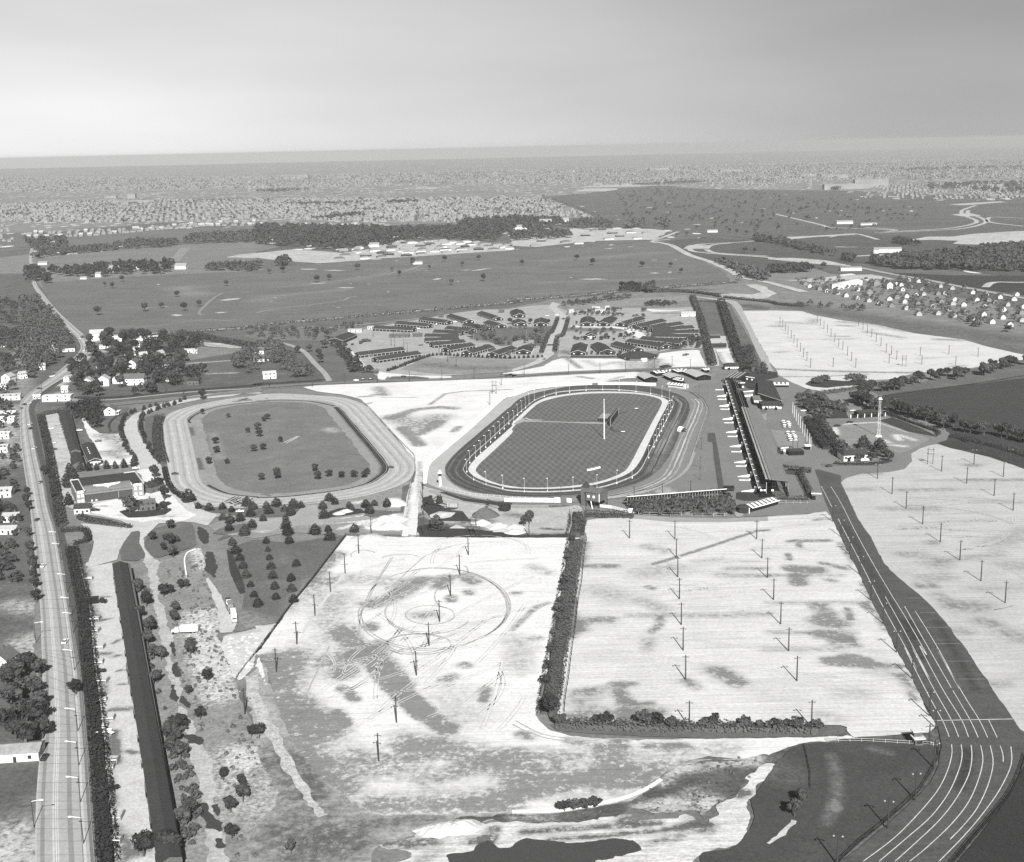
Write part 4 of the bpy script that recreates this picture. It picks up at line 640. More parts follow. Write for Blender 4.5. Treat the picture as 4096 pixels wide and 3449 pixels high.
G('lawn', smooth(S('b2 1480,1570 1700,1650 2000,1690 b3 0,1680 0,1650 b2 1950,1660 1700,1625 1550,1580'), 1, True), GRASSD, lay(9.5), cell=1.3, rag=.3)
# quarry pond at the bottom
G('sand_patch', S('d2 1000,1640 1100,1590 1360,1530 1360,1480 1450,1490 1600,1480 1690,1440 1760,1460 1900,1450 2095,1450 d3 300,1440 700,1425 900,1390 990,1370 950,1440 1100,1430 1300,1400 1470,1385 1490,1430 1560,1440 1640,1390 1690,1300 1850,1200 1950,1080 2095,960 d4 60,960 0,1060 d3 1990,1200 1960,1330 1990,1400 1940,1500 1830,1620 1780,1665 1560,1680 1550,1720 1400,1790 d3 1100,1990 d2 1300,1990 1150,1790 1250,1700 1100,1680'), gm('quarry_sand', .47, .14, 9, .2, 1.2, alt=.1, ragg=.85, streak=[(8, 22, 1.6, .35), (20, 9, 3, .2)], bump=.3), lay(7), cell=1.2, rag=4.0, ragl=6, strokes=[
    st('d2 1100,1620 1300,1620 1450,1600', 5, 1.2), st('d2 1900,1580 1750,1600', 4, 1.4), st('d2 1500,1700 1350,1750', 4, .7), st('d3 100,1520 600,1490 900,1470 1200,1450', 3, 1.3), st('d3 300,1590 900,1540 1300,1500 1600,1450', 2.5, 1.4), st('d3 950,1430 1000,1400', 6, 1.6), st('d3 1500,1440 1600,1460', 6, 1.3), st('d3 1100,1620 1400,1560', 3, 1), st('d3 1350,1480 1600,1520', 4, .7), st('d2 1950,1500 1900,1600', 4, 1.4), st('d3 1870,1220 1900,1200', 4, 2)])
G('pond', S('d2 1575,1990 1572,1712 1700,1700 1790,1692 1805,1650 1850,1615 1900,1600 1940,1620 1985,1655 2095,1650 d3 30,1610 60,1590 140,1578 250,1590 400,1600 650,1592 850,1580 1000,1590 1080,1630 1050,1680 930,1715 830,1740 700,1764 600,1990'), WATER, lay(9), cell=1.0, rag=1.8, ragl=5)
G('lawn', S('d3 0,1372 380,1368 600,1345 800,1300 960,1250 1110,1190 1225,1100 1330,990 1600,915 1850,930 2095,880 2095,950 1950,1080 1850,1200 1690,1300 1640,1390 1560,1440 1470,1385 1000,1370 600,1420 0,1445 d2 1700,1430 1800,1400'), gm('bank_grass', .07, .3, 10, .3, 1.4, alt=.34, ragg=.9, streak=(12, 20, 2.5, .3)), lay(6), cell=1.3, rag=5.0, ragl=9, strokes=[st('d3 1100,1330 1300,1300', 8, 1.2), st('d3 1400,1000 1700,960 1950,900', 6, 1.2), st('d3 1300,1300 1500,1340 1640,1300', 8, 1.0), st('d3 1250,1130 1330,1010', 4, 1.2), st('d3 1500,1220 1600,1270', 8, .9), st('d3 1650,880 1800,850', 9, 1.3), st('d3 1900,960 2000,940', 6, 1.2), st('d3 0,1400 300,1410', 4, .7)])
G('field', S('d4 300,800 480,785 700,775 1000,790 1400,825 1380,930 1300,1080 1180,1230 950,1430 700,1640 520,1800 d3 1500,1990 1560,1700 1790,1670 1950,1500 2000,1390 1970,1250 2060,1100 d4 60,960 150,860'), gm('deep_grass', .05, .15, 20, .18, 1.4, alt=.14), lay(8), cell=1.6, rag=1.6, strokes=[st('d4 520,900 560,1050 560,1250 480,1450', 3.5, .8), st('d4 0,1000 150,1050', 14, .5), st('d4 540,1300 560,1330', 3, 1.3), st('d4 850,840 1000,880', 3, .8)])
ribbon('path', S('d4 215,1430 120,1540 0,1620'), 1.6, GRAVEL, lay(10), jag=.5)
# ------------------------------------------------------------------ kit of parts
LEAF = gm('leaf', 0.048, .3, 9, .4, 1.0, orand=.9)
LEAFC = gm('needle', 0.035, .3, 9, .4, 1.0, orand=.8)
LEAFL = gm('pale_leaf', 0.1, .3, 9, .3, 1.0)
BARK = gm('bark', 0.07, .2, 3, .2, .3)
WHITE = gm('white_wall', 0.66, .06, 4, .08, .6)
CREAM = gm('pale_wall', 0.5, .08, 4, .1, .6)
BRICK = gm('brick_wall', 0.1, .1, 5, .2, .5)
DARKW = gm('dark_board_shade', 0.03, .15, 6, .2, .6)
ROOFD = gm('dark_shingle', 0.04, .14, 7, .22, .8)
ROOFM = gm('grey_shingle', 0.1, .14, 7, .2, .8)
ROOFL = gm('pale_roof', 0.34, .1, 7, .12, .8)
GLASS = gm('window_glass', 0.03, .1, 2, .1, .3, rough=.2, spec=.5)
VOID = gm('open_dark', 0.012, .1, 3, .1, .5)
WOOD = gm('weathered_wood', 0.04, .2, 3, .2, .3)
STEEL = gm('grey_steel', 0.3, .1, 3, .1, .3)
PW = gm('painted_white', 0.82, .05, 3, .06, .4)
TYRE = gm('tyre_rubber', 0.02)
CARM = {'black': gm('car_black', .015, rough=.3, spec=.5), 'dark': gm('car_dark', .05, rough=.3, spec=.5), 'grey': gm('car_grey', .2, rough=.35, spec=.5), 'white': gm('car_white', .75, rough=.35, spec=.5)}
def cards(mb, c, nrm, s, r):
    """one small bent leaf clump"""
    nrm = (nrm + Vector((r.gauss(0, .35), r.gauss(0, .35), r.gauss(0, .35)))).normalized()
    a = nrm.orthogonal().normalized(); b = nrm.cross(a); t = r.uniform(0, 6.28)
    a, b = a * math.cos(t) + b * math.sin(t), b * math.cos(t) - a * math.sin(t)
    s1, s2 = s * r.uniform(.7, 1.3), s * r.uniform(.5, 1.1)
    k = nrm * s * r.uniform(-.2, .45)
    mb.add([c + a * s1, c + b * s2 + k * .5, c - a * s1 * r.uniform(.6, 1) + k, c - b * s2], [(0, 1, 2), (0, 2, 3)])
def crown_mesh(kind, seed):
    r = random.Random(seed); mb = MB()
    if kind in ('broad', 'bush'):
        zc, rx, rz, nl, nc, ls = ((.62, .36, .34, 13, 62, .058) if kind == 'broad' else (.5, .5, .42, 7, 60, .095))
        lobes = []
        for i in range(nl):
            t = r.uniform(0, 6.28); q = r.uniform(0, 1) ** .6; u = r.uniform(-1, 1)
            lobes.append((Vector((math.cos(t) * rx * .68 * q, math.sin(t) * rx * .68 * q, zc + u * rz * .55 * (1 - q * .5))), r.uniform(.3, .52) * rx))
        for c, rad in lobes:
            for k in range(nc):
                d = Vector((r.gauss(0, 1), r.gauss(0, 1), r.gauss(.25, 1))).normalized()
                p = c + d * rad * r.uniform(.6, 1.05); p.z = max(p.z, .06)
                cards(mb, p, d, ls, r)
    else:
        base, rad = .08, .27
        for k in range(620):
            z = base + (1 - base) * (1 - math.sqrt(r.uniform(0, 1)) ) ** 1.0
            lay_ = .5 + .5 * math.sin(z * 34 + seed); t = r.uniform(0, 6.28)
            rr = rad * min(1, (1 - z) * 1.9) ** .75 * (.62 + .38 * lay_) * r.uniform(.75, 1.12) * (1 + .16 * math.sin(t * 3 + z * 7 + seed)) + .012
            d = Vector((math.cos(t), math.sin(t), .5)).normalized()
            cards(mb, Vector((math.cos(t) * rr, math.sin(t) * rr, z - .04 * lay_)), d, .05, r)
    return mb.mesh('crown', {'broad': LEAF, 'bush': LEAF, 'conifer': LEAFC}[kind])
def trunk_mesh(kind, seed):
    r = random.Random(seed); mb = MB()
    if kind == 'conifer': mb.tube((0, 0, -.02), (0, 0, .9), .022, .004, 6)
    else:
        top = .42 if kind == 'broad' else .2
        mb.tube((0, 0, -.02), (r.uniform(-.02, .02), 0, top), .035, .022, 6)
        for k in range(5):
            t = k * 1.26 + r.uniform(-.3, .3); mb.tube((0, 0, top - .08), (math.cos(t) * .2, math.sin(t) * .2, top + r.uniform(.12, .28)), .018, .005, 5)
    return mb.mesh('trunk', BARK)
CROWN = {k: [crown_mesh(k, 11 * i + len(k)) for i in range(4)] for k in ('broad', 'conifer', 'bush')}
TRUNK = {k: [trunk_mesh(k, i) for i in range(2)] for k in CROWN}
NT = {'t': 0}
def tree(kind, x, y, h, label, group=None, name=None, wide=1.0):
    NT['t'] += 1
    nm = name or {'broad': 'broadleaf_tree', 'conifer': 'conifer_tree', 'bush': 'bush'}[kind]
    t = thing(nm, label, {'bush': 'bush'}.get(kind, 'tree'), (x, y, 0), rng.uniform(0, 6.28), group)
    t.scale = (h * wide * rng.uniform(.9, 1.1), h * wide * rng.uniform(.9, 1.1), h)
    link('trunk', rng.choice(TRUNK[kind]), t); link('crown', rng.choice(CROWN[kind]), t)
    return t
def trees(kind, s, hh, phrase, group, wide=1.0, jit=0, sort='x'):
    """one tree per surveyed point, each named by its rank in its row"""
    P = [(p, i) for i, p in enumerate(S(s))]
    for i, (p, _) in enumerate(P):
        h = hh * rng.uniform(.85, 1.15) if not isinstance(hh, (list, tuple)) else rng.uniform(*hh)
        tree(kind, p[0], p[1], h, phrase % ordn(i), group, wide=wide)
def row(path, n):
    """n points evenly spaced along a path"""
    P = smooth(path, 4) if len(path) > 2 else list(path)
    L_ = sum(math.dist(a, b) for a, b in zip(P[:-1], P[1:])); R_ = resample(P, L_ / max(n - 1, 1) * .999)
    return R_[:n]
def row_trees(kind, s, n, hh, phrase, group, wide=1.0, jit=1.0):
    for i, p in enumerate(row(S(s), n)):
        tree(kind, p[0] + rng.gauss(0, jit), p[1] + rng.gauss(0, jit), rng.uniform(*hh), phrase % ordn(i), group, wide=wide)
def hedge(path, wd, ht, label, mat=LEAF, dens=1.6, cs=.5, name='hedge', cat='hedge', kind=None, group=None, bumpy=.35, sm=4):
    P = smooth(path, sm) if len(path) > 2 and sm > 1 else list(path); P = resample(P, 1.5) or P
    r = random.Random(len(P)); mb = MB()
    if len(P) > 1: mb.sweep(P, [(-wd * .36, 0), (-wd * .26, ht * .55), (wd * .26, ht * .55), (wd * .36, 0)])
    for i in range(len(P) - 1):
        a, b = P[i], P[i + 1]; t = Vector((b[0] - a[0], b[1] - a[1])); t.normalize(); q = Vector((t.y, -t.x))
        hk = 1 + bumpy * (vnoise(np.array([a[0] / 5.0]), np.array([a[1] / 5.0]), 3, 2)[0])
        for k in range(int(dens * 1.5 * (wd + 2 * ht) / 1.0)):
            u = r.uniform(0, 1); sp = r.uniform(-1, 1)
            if abs(sp) < .55: w_ = sp / .55 * wd * .5; zz = ht * hk * r.uniform(.85, 1.08); d = Vector((0, 0, 1))
            else: sg = 1 if sp > 0 else -1; w_ = sg * wd * .5 * r.uniform(.85, 1.1); zz = ht * hk * r.uniform(.05, .95); d = Vector((q.x * sg, q.y * sg, .5)).normalized()
            cards(mb, Vector((a[0] + (b[0] - a[0]) * u + q.x * w_, a[1] + (b[1] - a[1]) * u + q.y * w_, zz)), d, cs, r)
    return tag(link(name, mb.mesh(name, mat)), label, cat, group, kind)
def thicket(poly, n, hh, label, name='thicket', cat='shrubs', kind='stuff', mat=LEAF, ncards=34, cs=.16, group=None, seed=3, keep=None):
    """many small bushes or trees nobody could count"""
    P = np.array(poly); lo, hi = P.min(0), P.max(0); r = random.Random(seed); npr = np.random.RandomState(seed)
    X = npr.uniform(lo[0], hi[0], n * 6); Y = npr.uniform(lo[1], hi[1], n * 6); D = sdf(poly, X, Y); ok = D < 0
    if keep is not None: ok &= vnoise(X / keep[0], Y / keep[0], seed, 2) > keep[1]
    pts = list(zip(X[ok], Y[ok]))[:n]; mb = MB()
    for x, y in pts:
        h = r.uniform(*hh); rx = h * r.uniform(.38, .6)
        for k in range(ncards):
            d = Vector((r.gauss(0, 1), r.gauss(0, 1), abs(r.gauss(.1, .9)))).normalized()
            cards(mb, Vector((x + d.x * rx * r.uniform(.5, 1), y + d.y * rx * r.uniform(.5, 1), h * .38 + d.z * h * .55 * r.uniform(.6, 1))), d, h * cs, r)
    return tag(link(name, mb.mesh(name, mat)), label, cat, group, kind)
def frame(A, B):
    return ((A[0] + B[0]) / 2, (A[1] + B[1]) / 2), math.dist(A, B), math.atan2(B[1] - A[1], B[0] - A[0])
# ---- barns
def barn(A, B, W, label, group, he=2.9, hr=5.6, bays=None, roof=ROOFD, wall=DARKW, name='stable_barn', openfront=True, awn=False):
    (cx, cy), Ln, az = frame(A, B)
    if Ln < 4: Ln = 4
    t = thing(name, label, 'barn', (cx, cy, 0), az, group)
    w_ = MB(); inner = W - (3.0 if openfront else .6)
    w_.box(0, 0, 0, Ln - .8, inner, he)
    hi = he + (hr - he) * inner / W
    for sx_ in (-1, 1):
        x = sx_ * (Ln / 2 - .4)
        w_.add([(x, -inner / 2, he), (x, inner / 2, he), (x, 0, hr - .15)], [(0, 1, 2) if sx_ > 0 else (0, 2, 1)])
    part('wall', w_, wall, t)  # open-fronted walls near black: shade of the open stalls put into the colour
    rf = MB(); th = .25
    for s_ in (-1, 1):
        rf.add([(-Ln / 2, s_ * W / 2, he), (Ln / 2, s_ * W / 2, he), (Ln / 2, 0, hr), (-Ln / 2, 0, hr), (-Ln / 2, s_ * W / 2, he - th), (Ln / 2, s_ * W / 2, he - th), (Ln / 2, 0, hr - th), (-Ln / 2, 0, hr - th)],
               [(0, 1, 2, 3), (4, 7, 6, 5), (0, 4, 5, 1), (0, 3, 7, 4), (1, 5, 6, 2)])
    part('roof', rf, roof, t)
    tr = MB()
    for s_ in (-1, 1):
        tr.box(0, s_ * (W / 2 + .03), he - .4, Ln, .12, .28)
        for e in (-1, 1):
            x = e * (Ln / 2 + .03)
            tr.add([(x, s_ * W / 2, he - .22), (x, s_ * W / 2, he + .05), (x, 0, hr + .05), (x, 0, hr - .22)], [(0, 1, 2, 3)])
    part('roof_trim', tr, CREAM, t)
    if openfront:
        n = bays or max(3, int(Ln / 4.6)); pm = MB().box(0, 0, 0, .26, .26, he - .45).mesh('post', CREAM)
        for s_ in (-1, 1):
            for i in range(n + 1):
                p = link('post', pm, t); p.location = (-Ln / 2 + .3 + (Ln - .6) * i / n, s_ * (W / 2 - .25), 0)
    dm = MB(); dm.box(0, 0, 0, .12, 3.2, 2.6); dmm = dm.mesh('door', VOID if openfront else WHITE)
    for e in (-1, 1):
        d = link('door', dmm, t); d.location = (e * (Ln / 2 - .37), 0, 0)
    gm_ = MB(); gm_.box(0, 0, 0, .1, 1.6, .8); gmm = gm_.mesh('window', WHITE)
    for e in (-1, 1):
        for s_ in (-1, 1):
            d = link('window', gmm, t); d.location = (e * (Ln / 2 - .36), s_ * inner * .3, 1.6)
    return t
# ---- houses
def house(x, y, az, L_, W, he, hr, label, group, wall=WHITE, roof=ROOFM, name='house', detail=1, porch=False, hip=False, cat='house'):
    t = thing(name, label, cat, (x, y, 0), az, group)
    w_ = MB(); w_.box(0, 0, 0, L_, W, he)
    if not hip:
        for e in (-1, 1): w_.add([(e * L_ / 2, -W / 2, he), (e * L_ / 2, W / 2, he), (e * L_ / 2, 0, hr - .1)], [(0, 1, 2) if e > 0 else (0, 2, 1)])
    wo = part('wall', w_, wall, t)
    rf = MB(); o = .4; k = L_ * .28 if hip else 0
    v = [(-L_ / 2 - o, -W / 2 - o, he - .1), (L_ / 2 + o, -W / 2 - o, he - .1), (L_ / 2 + o, W / 2 + o, he - .1), (-L_ / 2 - o, W / 2 + o, he - .1), (-L_ / 2 - o + k, 0, hr), (L_ / 2 + o - k, 0, hr)]
    rf.add(v, [(0, 1, 5, 4), (2, 3, 4, 5)] + ([(1, 2, 5), (3, 0, 4)] if hip else []) + [(3, 2, 1, 0)])
    ro = part('roof', rf, roof, t)
    if detail:
        part('chimney', MB().box(L_ * .2, W * .12, he, .9, .9, hr - he + .9), BRICK, t)
        wm = MB().box(0, 0, 0, 1.2, .1, 1.3).mesh('window', GLASS)
        for f in range(1 if he < 4 else 2):
            for s_ in (-1, 1):
                for q in (-.3, .05, .33):
                    if f == 0 and q == .05: continue
                    a = link('window', wm, t); a.location = (q * L_, s_ * (W / 2 + .03), 1.0 + f * 2.8)
            for e in (-1, 1):
                a = link('window', wm, t); a.location = (e * (L_ / 2 + .03), 0, 1.0 + f * 2.8); a.rotation_euler = (0, 0, R(90))
        part('door', MB().box(.05 * L_, -(W / 2 + .03), 0, 1.1, .1, 2.1), DARKW, t)
    if porch: part('porch', MB().box(0, -W / 2 - 1.2, 0, L_ * .7, 2.4, .4).box(0, -W / 2 - 1.2, 2.6, L_ * .75, 2.6, .2).box(-L_ * .33, -W / 2 - 2.2, .4, .2, .2, 2.2).box(L_ * .33, -W / 2 - 2.2, .4, .2, .2, 2.2), wall, t)
    return t
# ---- cars
def _car_parts():
    b = MB(); pr = [(-2.35, .35), (2.35, .35), (2.4, .75), (2.15, .95), (.95, 1.0), (-1.5, 1.02), (-2.25, .95), (-2.42, .7)]
    def ext(pr, wd, mb, taper=1.0):
        n = len(pr); vs = [(x, -wd * (taper if z > 1.2 else 1), z) for x, z in pr] + [(x, wd * (taper if z > 1.2 else 1), z) for x, z in pr]
        mb.add(vs, [tuple(range(n)), tuple(range(2 * n - 1, n - 1, -1))] + [(i, i + n, (i + 1) % n + n, (i + 1) % n) for i in range(n)])
    ext(pr, .92, b)
    g = MB(); ext([(.95, .99), (.35, 1.42), (-1.0, 1.42), (-1.75, 1.0)], .8, g, .82)
    r = MB(); r.box(-.33, 0, 1.42, 1.3, 1.25, .07)
    wh = MB(); wh.tube((0, -.1, 0), (0, .1, 0), .34, .34, 12)
    hl_ = MB(); hl_.tube((0, 0, 0), (.06, 0, 0), .12, .12, 8)
    return b, g, r, wh, hl_
_cb, _cg, _cr, _cw, _ch = _car_parts()
CARMESH = {k: (_cb.mesh('body', m), _cr.mesh('roof', m)) for k, m in CARM.items()}
CGL, CWH, CHL = _cg.mesh('windows', GLASS), _cw.mesh('wheel', TYRE), _ch.mesh('headlight', PW)
def car(p, az, colour, label, group=None):
    t = thing('parked_car' if group is None or 'driving' not in group else 'car', label, 'car', (p[0], p[1], lay(10)), az, group)
    b = link('body', CARMESH[colour][0], t); link('roof', CARMESH[colour][1], t); link('windows', CGL, t)
    for sx_ in (-1.45, 1.45):
        for sy_ in (-.82, .82):
            w_ = link('wheel', CWH, t); w_.location = (sx_, sy_, .34)
    for sy_ in (-.65, .65):
        w_ = link('headlight', CHL, t); w_.location = (2.36, sy_, .7)
    return t
def truck(p, az, body, label, L_=7.5, box=True, group=None, name='truck'):
    t = thing(name, label, 'truck', (p[0], p[1], lay(9)), az, group)
    part('cab', MB().box(L_ / 2 - .2, 0, .6, 1.9, 2.1, 1.7).box(L_ / 2 + 1.3, 0, .6, 1.3, 1.8, .9), body, t)
    part('windscreen', MB().box(L_ / 2 + .78, 0, 1.5, .08, 1.9, .65), GLASS, t)
    if box: part('cargo_box', MB().box(-1.1, 0, .8, L_ - 1.2, 2.4, 2.5), body, t)
    else: part('bed', MB().box(-1.1, 0, .8, L_ - 1.2, 2.3, .5), WOOD, t)
    wm = MB(); wm.tube((0, -.15, 0), (0, .15, 0), .48, .48, 10); wmm = wm.mesh('wheel', TYRE)
    for sx_ in (-L_ * .38, -L_ * .2, L_ / 2 + 1.2):
        for sy_ in (-1, 1):
            w_ = link('wheel', wmm, t); w_.location = (sx_, sy_, .48)
    return t
# ---- poles
PM = {}
def pole_mesh(h, r=.17, m=WOOD):
    k = (h, r, m.name)
    if k not in PM:
        b = MB(); b.tube((0, 0, -.2), (0, 0, h), r, r * .7, 7); PM[k] = b.mesh('post', m)
    return PM[k]
ARM = MB().box(0, 0, -.08, 2.6, .16, .16).mesh('crossarm', WOOD)
_l = MB(); _l.tube((0, 0, -.25), (0, 0, .1), .34, .14, 8); LAMP = _l.mesh('lamp', gm('lamp_metal', .25)); LAMPW = _l.mesh('lamp', PW)
def lot_pole(p, label, group, h=10.5, r=.3, lamps=2, az=0.0, transformer=False):
    t = thing('light_pole', label, 'light pole', (p[0], p[1], 0), az, group)
    link('post', pole_mesh(h, r), t); a = link('crossarm', ARM, t); a.location = (0, 0, h - .8)
    for i in range(lamps):
        q = link('lamp', LAMP, t); q.location = ((-1.25, 1.25)[i], 0, h - .95)
    if transformer: q = part('transformer', MB().tube((0, -.45, h - 3.4), (0, -.45, h - 2.2), .34, .34, 8), STEEL, t)
    return t
def utility_pole(p, label, group, h=10, az=0.0, r=.25):
    t = thing('utility_pole', label, 'utility pole', (p[0], p[1], 0), az, group)
    link('post', pole_mesh(h, r), t); a = link('crossarm', ARM, t); a.location = (0, 0, h - .5); return t
def fence(path, label, h=1.8, gap=4.0, group=None, m=WOOD, name='fence', rails=2, board=False, pm=None, maxp=60, sm=1):
    P = smooth(path, 3) if sm > 1 else list(path)
    Lt = sum(math.dist(a, b) for a, b in zip(P[:-1], P[1:])); gap = max(gap, Lt / maxp); Q = resample(P, gap)
    t = thing(name, label, 'fence', (P[0][0], P[0][1], 0), 0, group)
    L0 = [(p[0] - P[0][0], p[1] - P[0][1]) for p in P]
    r_ = MB()
    if board: r_.sweep(L0, [(-.08, lay(9)), (-.08, h), (.08, h), (.08, lay(9))])
    else:
        for k in range(rails):
            z_ = h * (k + 1) / rails - .12; r_.sweep(L0, [(-.05, z_ - .07), (-.05, z_ + .07), (.05, z_ + .07), (.05, z_ - .07)])
    part('panel' if board else 'rail', r_, m, t)
    pmm = MB().box(0, 0, 0, .18, .18, h + .1).mesh('post', pm or m)
    for q in Q:
        o = link('post', pmm, t); o.location = (q[0] - P[0][0], q[1] - P[0][1], 0)
    return t
TILES.update(f1=(0, 1300, 700 / 1197), f2=(700, 1980, 1000 / 1197), f3=(3100, 1050, 996 / 1197), f4=(3600, 2850, 496 / 1197))
# ------------------------------------------------------------------ racecourse fixtures
def rail_fence(path, label, h=1.0, name='track_rail', m=PW, closed=True, gap=6, drop=None):
    P = list(path) + ([path[0]] if closed else [])
    fence(P, label, h, gap, None, m, name, 2, maxp=96)
def wide_rail(path, label, m=PW, h=1.15, wd=.3, name='track_rail', closed=True):
    P = list(path) + ([path[0]] if closed else []); o = P[0]
    t = thing(name, label, 'rail', (o[0], o[1], 0)); L0 = [(p[0] - o[0], p[1] - o[1]) for p in P]
    part('top_rail', MB().sweep(L0, [(-wd / 2, h - .22), (-wd / 2, h), (wd / 2, h), (wd / 2, h - .22)]), m, t)
    part('lower_rail', MB().sweep(L0, [(-.06, h * .4), (-.06, h * .6), (.06, h * .6), (.06, h * .4)]), m, t)
    Q = resample(P, sum(math.dist(a, b) for a, b in zip(P[:-1], P[1:])) / 90); pmm = MB().box(0, 0, 0, .18, .18, h - .1).mesh('post', m)
    for q in Q: p = link('post', pmm, t); p.location = (q[0] - o[0], q[1] - o[1], 0)
wide_rail(RAIL, 'white running rail on posts round the infield of the right oval', gm('rail_paint', .48))
wide_rail(LI, 'thin pale rail round the infield of the left training oval', CONC, .9, .35)
wide_rail(smooth(S('b3 720,1640 900,1620 1100,1580 1200,1545 1340,1470 1430,1390 1480,1260 1530,1110 1580,960 1592,890 1535,810 1450,755 1300,722'), 4), 'grey outer rail on the grandstand side of the right oval', STEEL, 1.2, .4, closed=False)
fence(S('b2 1440,1470 1500,1530 1620,1570 1800,1605 2000,1620 2095,1630 b3 300,1640'), 'paling fence curving round the near left bend of the right oval', 1.7, 4, m=CREAM, board=False, rails=3, sm=3)
# white board walls
def wall(path, h, label, m=PW, name='board_wall', th=.2, sm=3):
    fence(path, label, h, 5, None, m, name, board=True, sm=sm, maxp=40)
WP = smooth(S('b2 1363,1505 1375,1410 1400,1340 1500,1250 1750,1040 2000,815 2095,785 b3 40,770 150,735 300,712 450,700 652,692'), 4); o = WP[0]
t = thing('board_wall', 'long white sloping board wall curving along the outside of the right oval', 'wall', (o[0], o[1], 0)); L0 = [(p[0] - o[0], p[1] - o[1]) for p in WP]
part('panel', MB().sweep(L0, [(-.12, lay(9)), (-.12, 2.3), (.12, 2.3), (2.6, lay(9))]), PW, t); part('cap', MB().sweep(L0, [(-.2, 2.3), (-.2, 2.42), (.2, 2.42), (.2, 2.3)]), PW, t)  # slope of the face added so the wall catches more sun
wall(S('b3 705,697 850,696 1000,697'), 2.6, 'white board wall behind the far bend right of the gap', sm=1)
wall(S('b3 1005,699 1178,706'), 2.6, 'short white board wall in front of the paddock barns', sm=1)
wall(S('b3 -60,1656 0,1656 200,1659 355,1660'), 2.6, 'straight white board wall left of the brick tower house', sm=1)
wall(S('b3 350,1662 395,1664'), 3.4, 'small tall white board screen at the end of the straight wall', sm=1)
wall(S('b3 450,1660 488,1664'), 2.8, 'short white gate panel just left of the brick tower house', sm=1)
wall(S('e4 705,460 795,462'), 3, 'white gate panel beside the thicket of bushes behind the bleachers', sm=1)
wall(S('e4 360,395 500,410 600,435 700,460'), 2.2, 'weathered board fence running down from the brick tower house', CREAM, sm=1)
fence(S('e4 820,488 1000,492 1400,500 1880,503'), 'wire mesh fence along the foot of the bushes behind the bleachers', 2.2, 6, m=STEEL, rails=2)
# floodlight poles
fl = MB(); fl.tube((0, 0, 0), (0, 0, 9.3), .09, .06, 7); FLP = fl.mesh('post', gm('lamp_paint', .55))
fb = MB().box(0, 0, 0, .55, .55, 1.2).mesh('base', PW)
fa = MB(); fa.tube((0, 0, 9.2), (1.2, 0, 9.5), .07, .07, 5); FLA = fa.mesh('arm', PW)
fh = MB(); fh.tube((1.2, 0, 9.15), (1.25, 0, 9.5), .34, .15, 9); FLH = fh.mesh('lamp', PW)
cxy = np.mean(np.array(RAIL), 0)
def flood(p, label, group):
    az = math.atan2(p[1] - cxy[1], p[0] - cxy[0]); t = thing('track_floodlight', label, 'light pole', (p[0], p[1], 0), az, group)
    link('post', FLP, t); link('base', fb, t); link('arm', FLA, t); link('lamp', FLH, t)
FG = 'white floodlight poles round the right oval'
for phrase, s_ in [('%s white floodlight pole from the near end of the left straight rail', 'b2 1725,1415 1750,1342 1797,1299 1838,1257 1880,1214 1920,1172 1957,1136 1995,1099 2032,1062 2070,1022 b3 15,1005 45,950 78,920 110,890 140,860'),
                   ('%s white floodlight pole from the left on the far bend', 'b3 184,826 264,797 361,777 472,762 606,748 741,742 877,747 1015,757 1135,775 1227,797 1288,832'),
                   ('%s white floodlight pole from the left on the near bend', 'b2 1783,1480 1883,1520 2020,1550 b3 103,1577 291,1577 500,1567 695,1547 857,1510 983,1465'),
                   ('%s white floodlight pole from the near end of the homestretch rail', 'e3 395,1740 485,1560 530,1450 575,1370 610,1290 645,1210 690,1115 725,1010 760,960 790,890')]:
    for i, p in enumerate(S(s_)): flood(p, phrase % ordn(i), FG)
for i, p in enumerate(S('b3 1530,790 1550,1230 1540,1390 1538,1475 400,1635')): lot_pole(p, '%s slim pole counted from the paddock along the outer edge of the right track' % ordn(i), 'slim poles at the outer rail', h=9, r=.14, lamps=1)
# flagpole and tote board in the infield
t = thing('flagpole', 'tall white flagpole standing on the mown infield in front of the tote board', 'flagpole', (*S('b3 755,1142')[0], 0))
b = MB(); b.tube((0, 0, 0), (0, 0, 29), .38, .16, 10); part('mast', b, PW, t)
b = MB(); b.tube((0, 0, 0), (0, 0, .5), .9, .9, 12); part('base', b, CONC, t)
b = MB(); b.tube((0, 0, 29), (0, 0, 29.6), .3, .1, 8); part('finial', b, PW, t)
A, B = S('b3 800,1035 865,945'); (cx, cy), Ln, az = frame(A, B)
t = thing('tote_board', 'dark slatted tote board with a pale roofed hut behind it on the infield', 'tote board', (cx, cy, 0), az)
part('board', MB().box(0, 0, .5, Ln, 1.2, 5.5), DARKW, t)
part('frame_trim', MB().box(0, -.65, 5.9, Ln + .6, .25, .35).box(-Ln / 2, -.65, .5, .3, .25, 5.6).box(Ln / 2, -.65, .5, .3, .25, 5.6), STEEL, t)
part('hut', MB().box(0, 7, 0, Ln * .35, 6, 3.4), DARKW, t)
part('hut_roof', MB().box(0, 7, 3.4, Ln * .4, 7, .35), gm('site_roof', .24), t)
for k in (-.25, .0, .25): o = part('hut_window', MB().box(0, 0, 0, 1.6, .1, 1.2), PW, t); o.location = (k * Ln * .6, 10.05, 1.2)
hedge(S('b3 865,945 900,930 950,922'), 1.6, .9, 'low curved hedge to the right of the tote board', name='low_hedge', cs=.35)
hedge(S('b3 812,1048 820,1068 850,1080 890,1084'), 1.6, .9, 'low curved hedge in front of the tote board', name='low_hedge', cs=.35)
